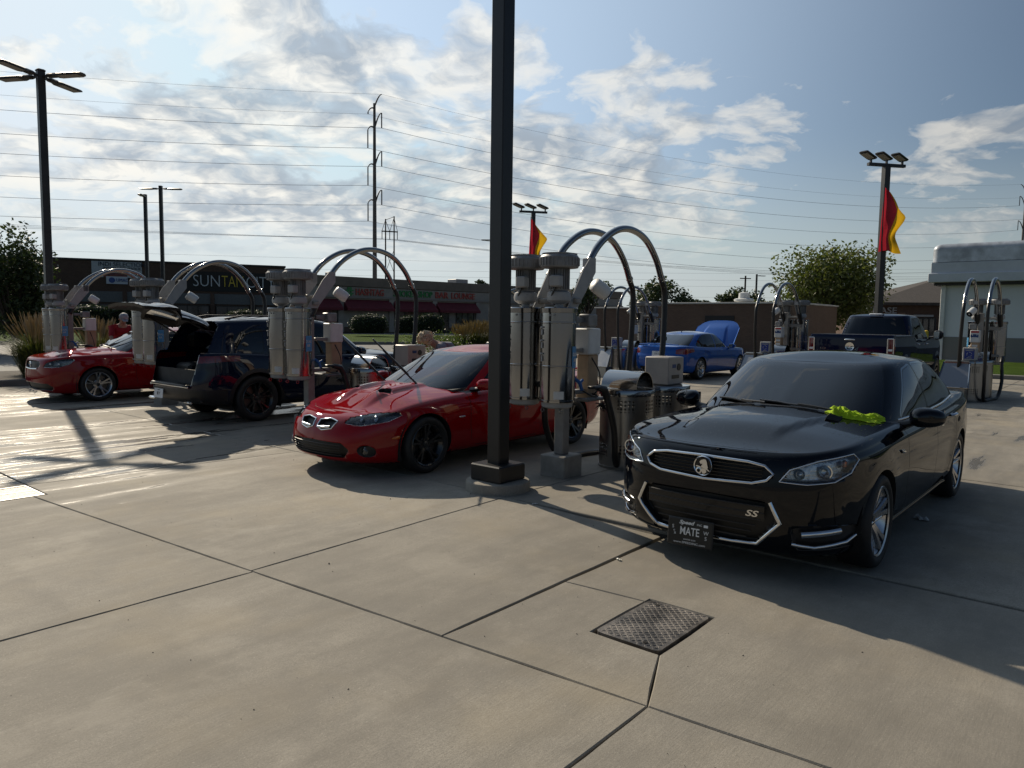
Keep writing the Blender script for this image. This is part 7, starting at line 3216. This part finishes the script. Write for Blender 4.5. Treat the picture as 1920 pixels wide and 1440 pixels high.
b.box((xa, -.10, 5.55), (.5, .08, .16))
b.box((xa, -.10, 4.6), (.5, .08, .16))
lg = b.build('sign_emblem', LG, bs_, 0)
lg['kind'] = 'stuff'
b = MB()
b.box((T2(905), 6, 7.3), (2.2, 2.2, 1.0), bev=.05)
b.build('roof_unit', LGREY, bs_, 0)

# ---- brick wall enclosure -----------------------------------------
DV = -LV
P_R = Vector((15.3, 41.1, 0))
bw = thing('brick_enclosure', 'low brown brick building with pale coping behind the blue sedan', 'building', P_R - DV * 13.2, math.atan2(DV.y, DV.x))
b = MB()
b.box((8.9 + .2, 4, 1.43), (8.6, 8, 2.95))
b.build('wall', BRK2, bw, 0)
b = MB()
b.box((2.4, 4.5, 1.30), (4.85, 7.6, 2.70))
b.build('low_wall', BRK2, bw, 0)
CAPM = pm('coping', (.42, .42, .40), .7)
b = MB()
b.box((9.1, 4, 2.945), (8.8, 8.2, .10), bev=.02)
b.build('coping', CAPM, bw, 0)
b = MB()
b.box((2.35, 4.5, 2.69), (4.95, 7.8, .09), bev=.02)
b.build('coping', CAPM, bw, 0)
xd0 = solve_t(bw.location, DV, 1323)
xd1 = solve_t(bw.location, DV, 1378)
b = MB()
b.box(((xd0 + xd1) / 2, -.01, 1.1), (xd1 - xd0, .04, 2.2))
b.build('opening_shade', pm('opening_shade_black', (.006, .006, .007), .6), bw, 0)  # flat near-black panel on the wall, stands in for the shade inside an opening
vn = thing('roof_vent', 'white mushroom roof vent above the brick building', 'vent', (at(1395, 566, 48).x, 48, 2.9))
b = MB()
b.lathe([(.42, -.2), (.42, .25), (.62, .30), (.64, .42), (.50, .48), (.36, .50), (.34, .82), (.20, .88), (0, .88)], n=24, cap=False)
b.build('cowl', WHT, vn, 35)
b = MB()
b.box((0, 0, -.1), (1.6, 1.6, .35), bev=.03)
b.build('curb', LGREY, vn, 0)

# ---- white car wash building, right -------------------------------
wb = thing('wash_building', 'white car wash building with rounded parapet and grey dado at right', 'building', (22.0, 38.0, 0), math.atan2(DV.y, DV.x))
WHB = pm('white_wall', (.62, .64, .66), .8, var=.05, vscale=.5, bump=.05, bscale=30)
GRB = pm('grey_dado', (.19, .185, .17), .8, var=.08, vscale=.6)
PAR = pm('parapet_metal', (.47, .50, .54), .5, .1, var=.10, vscale=.8)
b = MB()
b.box((15, 7, 2.6), (30, 14, 2.75))
b.build('wall', WHB, wb, 0)
b = MB()
b.box((15, 7, .60), (30.06, 14.06, 1.25))
b.build('dado', GRB, wb, 0)
b = MB()
b.box((.05, -.02, 2.0), (.22, .22, 4.0), bev=.02)
b.build('corner_trim', WHT, wb, 30)
b = MB()
b.box((15, 7, 3.90), (30.7, 14.7, .16))
b.build('soffit', FRMD, wb, 0)
b = MB()
b.box((15, 7, 4.20), (31.2, 15.2, .46), bev=.03)
b.build('fascia', PAR, wb, 0)
b = MB()
b.box((15, 7, 4.69), (31.0, 15.0, .56), bev=.02)
b.build('fascia', PAR, wb, 0)
# rounded crown of the parapet
prof = [(0, 0), (0, .62)] + [(.30 * (1 - math.cos(a)), .62 + .30 * math.sin(a)) for a in np.linspace(.1, math.pi / 2, 7)]
pts, fs = [], []
for ins, z in prof:
    x0, x1, y0, y1 = -.5 + ins, 30.5 - ins, -.5 + ins, 14.5 - ins
    r_ = max(.05, .35 - ins * .5)
    ring = []
    for cx, cy, a0 in ((x1 - r_, y1 - r_, 0), (x0 + r_, y1 - r_, 90), (x0 + r_, y0 + r_, 180), (x1 - r_, y0 + r_, 270)):
        for q in range(5):
            an = math.radians(a0 + 22.5 * q)
            ring.append((cx + r_ * math.cos(an), cy + r_ * math.sin(an), 4.985 + z))
    pts += ring
n = 20
for r_ in range(len(prof) - 1):
    for i in range(n):
        j = (i + 1) % n
        fs.append((r_ * n + i, r_ * n + j, (r_ + 1) * n + j, (r_ + 1) * n + i))
fs.append(tuple((len(prof) - 1) * n + i for i in range(n)))
b = MB()
b.add(pts, fs)
b.build('crown', pm('parapet_stained', (.40, .43, .47), .45, .15, var=.35, vscale=1.3), wb, 40)
b = MB()
b.box((15, 7, 4.975), (30.96, 14.96, .018))
b.build('joint_line', FRMD, wb, 0)

# ---- bank with hipped roof ----------------------------------------
bk = thing('bank_building', 'low dark brick bank with hipped shingle roof behind the pickup', 'building', (33.6, 68.5, 0), math.atan2(-.16, 1))
b = MB()
b.box((14, 10, 1.9), (28, 20, 3.8))
b.build('wall', BRK, bk, 0)
b = MB()
e = .9
zE, zR = 3.9, 6.9
pts = [(-e, -e, zE), (28 + e, -e, zE), (28 + e, 20 + e, zE), (-e, 20 + e, zE), (9.5, 10, zR), (18.5, 10, zR),
       (-e, -e, zE - .25), (28 + e, -e, zE - .25), (28 + e, 20 + e, zE - .25), (-e, 20 + e, zE - .25)]
b.add(pts, [(0, 1, 5, 4), (1, 2, 5), (2, 3, 4, 5), (3, 0, 4), (0, 6, 7, 1), (1, 7, 8, 2), (2, 8, 9, 3), (3, 9, 6, 0), (6, 9, 8, 7)])
b.build('roof', pm('shingle', (.055, .045, .038), .9, var=.3, vscale=6, bump=.3, bscale=12), bk, 0)
tb = lambda px: solve_t(bk.location, Vector((1, -.16, 0)).normalized(), px)
letters('sign_lettering', 'CHASE', .78, pm('letter_steel', (.30, .31, .33), .5), tb(1651), 3.15, bk, sx=1.15, offset=.006)
b = MB()
b.box((tb(1690), -.08, 2.7), (.6, .1, .55))
b.build('wall_plaque', pm('plaque_brown', (.16, .09, .06), .6), bk, 0)
shop_window(bk, tb(1708), tb(1754), .5, 2.5, 4)
b = MB()
b.box((tb(1731), -.1, 2.72), (tb(1750) - tb(1713), .1, .18))
b.build('lintel', LGREY, bk, 0)
bo = thing('bollard', 'yellow steel bollard by the corner of the white building', 'bollard', (19.6, 35.0, .1))
b = MB()
b.lathe([(.11, -.1), (.11, 1.35), (.09, 1.42), (.04, 1.45), (0, 1.455)], n=20, cap=False)
b.build('sleeve', pm('bollard_yellow', (.62, .42, .02), .5, var=.1), bo, 40)
b = MB()
b.lathe([(.113, .95), (.113, 1.05)], n=20, cap=False)
b.build('band', FRMD, bo, 40)
# ================================================================== poles, lamps, flags, wires
BLKP = pm('pole_black', (.010, .010, .011), .38, var=.2, vscale=3)
BRNP = pm('pole_bronze', (.022, .020, .019), .45, var=.2, vscale=3)
HEADM = pm('lamp_underside', (.30, .28, .25), .6)


def lamp_head(root, ang, z, reach, length, w=.28, th=.07, tilt=0.0, mat=None, riser=0.0):
    """cobra style flat head at the end of a short arm"""
    ca, sa = math.cos(ang), math.sin(ang)
    M = Matrix.Rotation(ang, 4, 'Z') @ Matrix.Rotation(-tilt, 4, 'Y')
    b = MB()
    L0 = reach
    b.box((L0 / 2, 0, 0), (L0, .06, .05))
    b.box((L0 + .12, 0, .005), (.30, w * .62, th * 1.25), bev=.03)
    me = b.mesh('lamp_arm', 30)
    me.transform(Matrix.Translation((0, 0, z)) @ M)
    a = obj('lamp_arm', me, mat or BLKP, root)
    b = MB()
    x0, x1 = L0 + .20, L0 + .20 + length
    n = 8
    pts, fs = [], []
    for x, ww, hh in ((x0, w * .75, th * .8), (x0 + .1, w, th), (x1 - .12, w, th * .9), (x1 - .03, w * .8, th * .7), (x1, w * .45, th * .4)):
        for (yy, zz) in ((-.5, -.5), (.5, -.5), (.5, .1), (.3, .5), (-.3, .5), (-.5, .1)):
            pts.append((x, yy * ww, zz * hh))
    for r_ in range(4):
        for i in range(6):
            j = (i + 1) % 6
            fs.append((r_ * 6 + i, r_ * 6 + j, r_ * 6 + 6 + j, r_ * 6 + 6 + i))
    fs += [tuple(range(5, -1, -1)), tuple(24 + i for i in range(6))]
    b.add(pts, fs)
    me = b.mesh('lamp_head', 40)
    me.transform(Matrix.Translation((0, 0, z)) @ M)
    h = obj('lamp_head', me, mat or BLKP, root)
    b = MB()
    b.box(((x0 + x1) / 2 + .02, 0, -th / 2 - .004), (length - .22, w * .8, .012), bev=.004)
    me = b.mesh('lamp_lens', 0)
    me.transform(Matrix.Translation((0, 0, z)) @ M)
    obj('lamp_lens', me, HEADM, h)


def lamp_post(label, loc, h, w, angs, rz=0.0, reach=.25, length=.75, mat=None, base=False, rise=0, group='parking lot lamp posts'):
    root = thing('lamp_post', label, 'lamp post', loc, rz, group)
    mat = mat or BLKP
    b = MB()
    b.box((0, 0, h / 2 + .02), (w, w, h - .04), bev=w * .06)
    b.build('pole', mat, root, 30)
    b = MB()
    b.box((0, 0, h + .02), (w * 1.15, w * 1.15, .06), bev=.02)
    b.build('pole_cap', mat, root, 30)
    if base:
        b = MB()
        b.box((0, 0, .19), (.40, .40, .17), bev=.012)
        b.build('base_cover', mat, root, 30)
        b = MB()
        b.lathe([(0, -.04), (.33, -.04), (.33, .085), (.32, .10), (.29, .106), (0, .106)], n=48, cap=False)
        b.build('footing', concrete_mat('footing_concrete', (.34, .31, .26), wet=False), root, 35)
    for a in angs:
        lamp_head(root, a - rz, h - .12, reach, length, mat=mat)
    return root


# central post: its lamps are above the frame
lamp_post('dark square lamp post on a round concrete footing in the foreground', UV(5.60, 4.90), 7.6, .165, [ANG_U, ANG_U + math.pi, ANG_U + math.pi / 2, ANG_U - math.pi / 2], ANG_U, base=True)
lamp_post('tall lamp post with four lamp arms at far left', (-11.75, 18.75, 0), 7.7, .17, [math.radians(a) for a in (-12, 78, 168, 258)], ANG_U, reach=.24, length=.80, mat=BRNP, base=True)
for (px, py, Y, angs, lab) in ((301, 350, 42, (0.0, math.pi), 'twin-arm lamp post behind the navy SUV, taller of two'), (272, 366, 44, (-1.35,), 'single-head lamp post left of the twin-arm one'),
                               (1606, 485, 62, (.0,), 'lamp post rising through the round tree at right'), (1419, 515, 80, (.1,), 'small far lamp post left of the round tree'),
                               (934, 447, 52, (math.pi,), 'lamp post mostly hidden behind the foreground post')):
    p = at(px, py, Y)
    lamp_post(lab, (p.x, p.y, 0), p.z, .17, angs, reach=.2, length=.8 if Y < 60 else .6)


def flag_post(label, flabel, px, py, Y, w, ht_flag, ang, lean=0.0):
    """lamp post with three flood heads on a cross bar and a banner hung below"""
    p = at(px, py, Y)
    root = thing('lamp_post', label, 'lamp post', (p.x, p.y, 0), 0, 'flood light posts with flags')
    h = p.z
    b = MB()
    b.box((0, 0, h / 2), (w, w, h), bev=.01, rz=ang)
    b.build('pole', BLKP, root, 30)
    b = MB()
    b.box((0, 0, h + .04), (1.45, .12, .10), rz=ang)
    b.build('cross_bar', BLKP, root, 0)
    for s in (-.62, 0, .62):
        x, y = s * math.cos(ang), s * math.sin(ang)
        b = MB()
        b.box((x, y, h + .15), (.06, .06, .16), rz=ang)
        b.build('riser', BLKP, root, 0)
        M_ = Matrix.Translation((x, y, h + .27)) @ Matrix.Rotation(ang + math.radians(200), 4, 'Z') @ Matrix.Rotation(math.radians(-16), 4, 'Y')
        b = MB()
        b.box((.18, 0, 0), (.62, .34, .09), bev=.035)
        me = b.mesh('flood_head', 35)
        me.transform(M_)
        fh = obj('flood_head', me, BLKP, root)
        b = MB()
        b.box((.22, 0, -.05), (.42, .26, .015))
        me = b.mesh('flood_lens', 0)
        me.transform(M_)
        obj('flood_lens', me, HEADM, fh)
    # banner
    ztop = h - ht_flag[0]
    zbot = h - ht_flag[1]
    fl = thing('flag', flabel, 'flag', (p.x, p.y, zbot), 0, 'red and yellow flags')
    H = ztop - zbot
    n, m = 26, 20
    def pt(s, t):
        # s across (0..1), t down (0..1)
        wd = .92 * (.72 + .28 * math.sin(2.2 * t + .6)) * (.35 + .65 * min(1, t * 3.0)) if t < .34 else .92 * (.80 + .20 * math.sin(6.5 * t))
        x = -w * .6 + s * wd - .10 * t
        y = -w * .8 - .05 + .13 * math.sin(7 * s + 3.1 * t) * s + .05 * math.sin(16 * t + 4 * s) * s
        z = H * (1 - t) - .28 * s * (1 - t) + .05 * math.sin(5 * s)
        return (x, y, z)
    for nm, s0, s1, col in (('red_panel', 0, .55, (.42, .02, .035)), ('yellow_panel', .55, 1.0, (.62, .36, .01))):
        b = MB()
        pts = [pt(s0 + (s1 - s0) * i / 10, j / m) for i in range(11) for j in range(m + 1)]
        b.add(pts, [(i * (m + 1) + j, (i + 1) * (m + 1) + j, (i + 1) * (m + 1) + j + 1, i * (m + 1) + j + 1) for i in range(10) for j in range(m)])
        mm = pm('flag_' + nm, col, .55)
        b.build(nm, mm, fl, 60)
    mb = MB()
    mb.tube([(-w * .6, -w * .8 - .05, H + .12), (-w * .6, -w * .8 - .05, -.05)], .02, 6)
    mb.build('flag_pole', BLKP, fl, 40)


for mm_, col in (('flag_red_panel', (.42, .02, .035)), ('flag_yellow_panel', (.62, .36, .01))):
    mt = pm(mm_, col, .55, var=.1)
    nt = mt.node_tree
    k = NT(nt, False)
    bs = next(x for x in nt.nodes if x.type == 'BSDF_PRINCIPLED')
    ou = next(x for x in nt.nodes if x.type == 'OUTPUT_MATERIAL')
    tl = k.n('ShaderNodeBsdfTranslucent')
    tl.inputs[0].default_value = (*col, 1)
    mx = k.n('ShaderNodeMixShader')
    mx.inputs[0].default_value = .45
    k.put(mx.inputs[1], bs.outputs[0])
    k.put(mx.inputs[2], tl.outputs[0])
    k.put(ou.inputs[0], mx.outputs[0])
flag_post('flood light post with a flag behind the pickup truck', 'red and yellow flag on the post above the pickup truck', 1662, 312, 26.0, .21, (.75, 2.95), math.radians(12))
flag_post('flood light post with a flag, behind the nearest vacuum station', 'red and yellow flag above the nearest vacuum station', 1000, 399, 38.0, .2, (.35, 2.55), math.radians(12))

# ---- transmission line --------------------------------------------
POLEM = pm('weathered_steel', (.10, .095, .09), .7, var=.2, vscale=.5)
WOOD = pm('pole_wood', (.05, .04, .032), .9, var=.3, vscale=2)
WIREM = pm('wire_alu', (.16, .17, .18), .6)
INSM = pm('insulator', (.06, .06, .065), .4)


def monopole(label, loc, ztop, arms, r0, r1, dirx):
    root = thing('transmission_pole', label, 'power pole', loc, 0, 'transmission poles')
    b = MB()
    b.tube([(0, 0, -.5), (0, 0, ztop * .5), (0, 0, ztop)], [r0, (r0 + r1) / 2, r1], 12)
    b.build('shaft', POLEM, root, 50)
    ends = []
    for s, z, L, up, ins in arms:
        d = dirx * s
        b = MB()
        pts = [(d.x * L * t, d.y * L * t, z + up * (math.sin(t * math.pi / 2) if up > 0 else 0) + (-.9 * t * t * t if up < 1 else 0)) for t in np.linspace(0, 1, 8)]
        b.tube(pts, [.17 - .09 * t for t in np.linspace(0, 1, 8)], 8)
        b.build('davit_arm', POLEM, root, 50)
        e = Vector(pts[-1])
        if ins:
            b = MB()
            b.tube([e, e - Vector((0, 0, ins))], .12, 6)
            b.build('insulator', INSM, root, 40)
        ends.append(Vector(loc) + e - Vector((0, 0, ins)))
    return root, ends


Tp = at(702, 200, 143)
B0 = Vector((Tp.x, 143, 0))
zz = lambda py: zat(702, py, 143)
LN = Vector((.30, -.95, 0)).normalized()        # across the line
LNL = Vector((1, .05, 0)).normalized()
arms = []
for pr, pl in ((243, 273), (315, 343), (387, 410)):
    arms.append((1, zz(pr) + .2, 1.35, 2.9, 2.8))
    arms.append((-1, zz(pl) + 3.3, 1.25, .5, 3.4))
arms2 = [(1, zz(200), 1.4, 2.3, 0), (-1, zz(203), 1.2, .2, .4)]
T1_, ends = monopole('tall steel transmission pole left of the foreground lamp post', B0, Tp.z + .6, arms2 + arms, .50, .24, LNL)
B2 = Vector((at(1921, 400, 222).x, 222, 0))
T2_, ends2 = monopole('transmission pole cut off by the right edge', B2, Tp.z + .6, [(s, z, L * 1.3, u, i) for s, z, L, u, i in arms2 + arms], .50, .24, Vector((-1, -.05, 0)))
B3 = Vector((-165, 104, 0))


def wire(label, a, b, sag, r=.045, n=26):
    w = MB()
    pts = []
    for i in range(n + 1):
        t = i / n
        p = a.lerp(b, t)
        p.z -= sag * 4 * t * (1 - t)
        pts.append(p)
    w.tube(pts, r, 5)
    o = w.build('power_line', WIREM, None, 60)
    return tag(o, label, 'wire', 'overhead power lines')


names = ['topmost shield wire', 'second shield wire', 'first conductor', 'second conductor', 'third conductor', 'fourth conductor', 'fifth conductor', 'sixth conductor']
order = [0, 1, 2, 3, 4, 5, 6, 7]
for i, (e, e2) in enumerate(zip(ends, ends2)):
    r = .018 if i < 2 else .034
    left = B3 + (e - B0)
    lab = names[i] + ' from the top of the tall pole, '
    wire(lab + 'running off to the left', e, left, 2.2, r)
    wire(lab + 'running to the right edge', e, e2, 5.5, r)

# ---- wooden H-frame ------------------------------------------------
Hb = at(731, 540, 165)
hf = thing('h_frame_pole', 'wooden H-frame power pole right of the tall steel pole', 'power pole', (Hb.x, 165, 0), math.radians(20), 'transmission poles')
zt_ = zat(731, 405, 165)
zc_ = zat(731, 434, 165)
for s in (-1, 1):
    b = MB()
    b.tube([(s * .95, 0, -.5), (s * .95, 0, zt_ - (0 if s > 0 else .7))], [.20, .14], 8)
    b.build('pole', WOOD, hf, 50)
b = MB()
b.box((0, .16, zc_), (3.6, .16, .26))
b.build('cross_arm', WOOD, hf, 0)
for (p, q) in (((-.95, zt_ - .9), (-1.75, zc_)), ((-.95, zt_ - .9), (0, zc_)), ((.95, zt_ - .3), (0, zc_)), ((.95, zt_ - .3), (1.75, zc_)), ((-.95, zc_ - 4.0), (.95, zc_ - 9)), ((.95, zc_ - 4.0), (-.95, zc_ - 9)), ((-.95, zt_ - .9), (.95, zt_ - .1))):
    b = MB()
    b.cyl((p[0], .1, p[1]), (q[0], .1, q[1]), .055, n=6)
    b.build('brace', WOOD, hf, 40)
hz = []
for s in (-1.7, 0, 1.7):
    b = MB()
    b.cyl((s, .16, zc_ - .12), (s, .16, zc_ - 1.7), .09, n=6)
    b.build('insulator', INSM, hf, 40)
    hz.append(Vector((Hb.x + s * .94, 165 + s * .34, zc_ - 1.7)))
for i, (p, nm) in enumerate(zip(hz, ('left', 'middle', 'right'))):
    dz = (-.9, 0, .9)[i]
    wire(nm + ' wire of the H-frame pole, running left', p, Vector((-170 - i, 118 + 3 * i, zc_ - 1.2 + dz)), 1.0, .026)
    wire(nm + ' wire of the H-frame pole, running right', p, Vector((190, 262 + 3 * i, zc_ - 1.0 + dz)), 3.5, .03)
for i, (y0, y1) in enumerate(((472, 492), (500, 497), (508, 512), (521, 523), (538, 545))):
    a = at(-30, y0 - 6, 120)
    b_ = at(1960, y1 + 16, 150)
    wire(('highest', 'second', 'third', 'fourth', 'lowest')[i] + ' of the thin low wires near the horizon', a, b_, .6, .013)
Ub = at(1398, 517, 95)
up = thing('utility_pole', 'small wooden utility pole far off beside the roof vent', 'power pole', (Ub.x, 95, 0), .2)
b = MB()
b.tube([(0, 0, -.3), (0, 0, Ub.z)], [.16, .11], 8)
b.build('pole', WOOD, up, 50)
b = MB()
b.box((0, 0, Ub.z - .35), (1.5, .1, .12))
b.build('cross_arm', WOOD, up, 0)
bpy.data.scenes.remove(TMP)
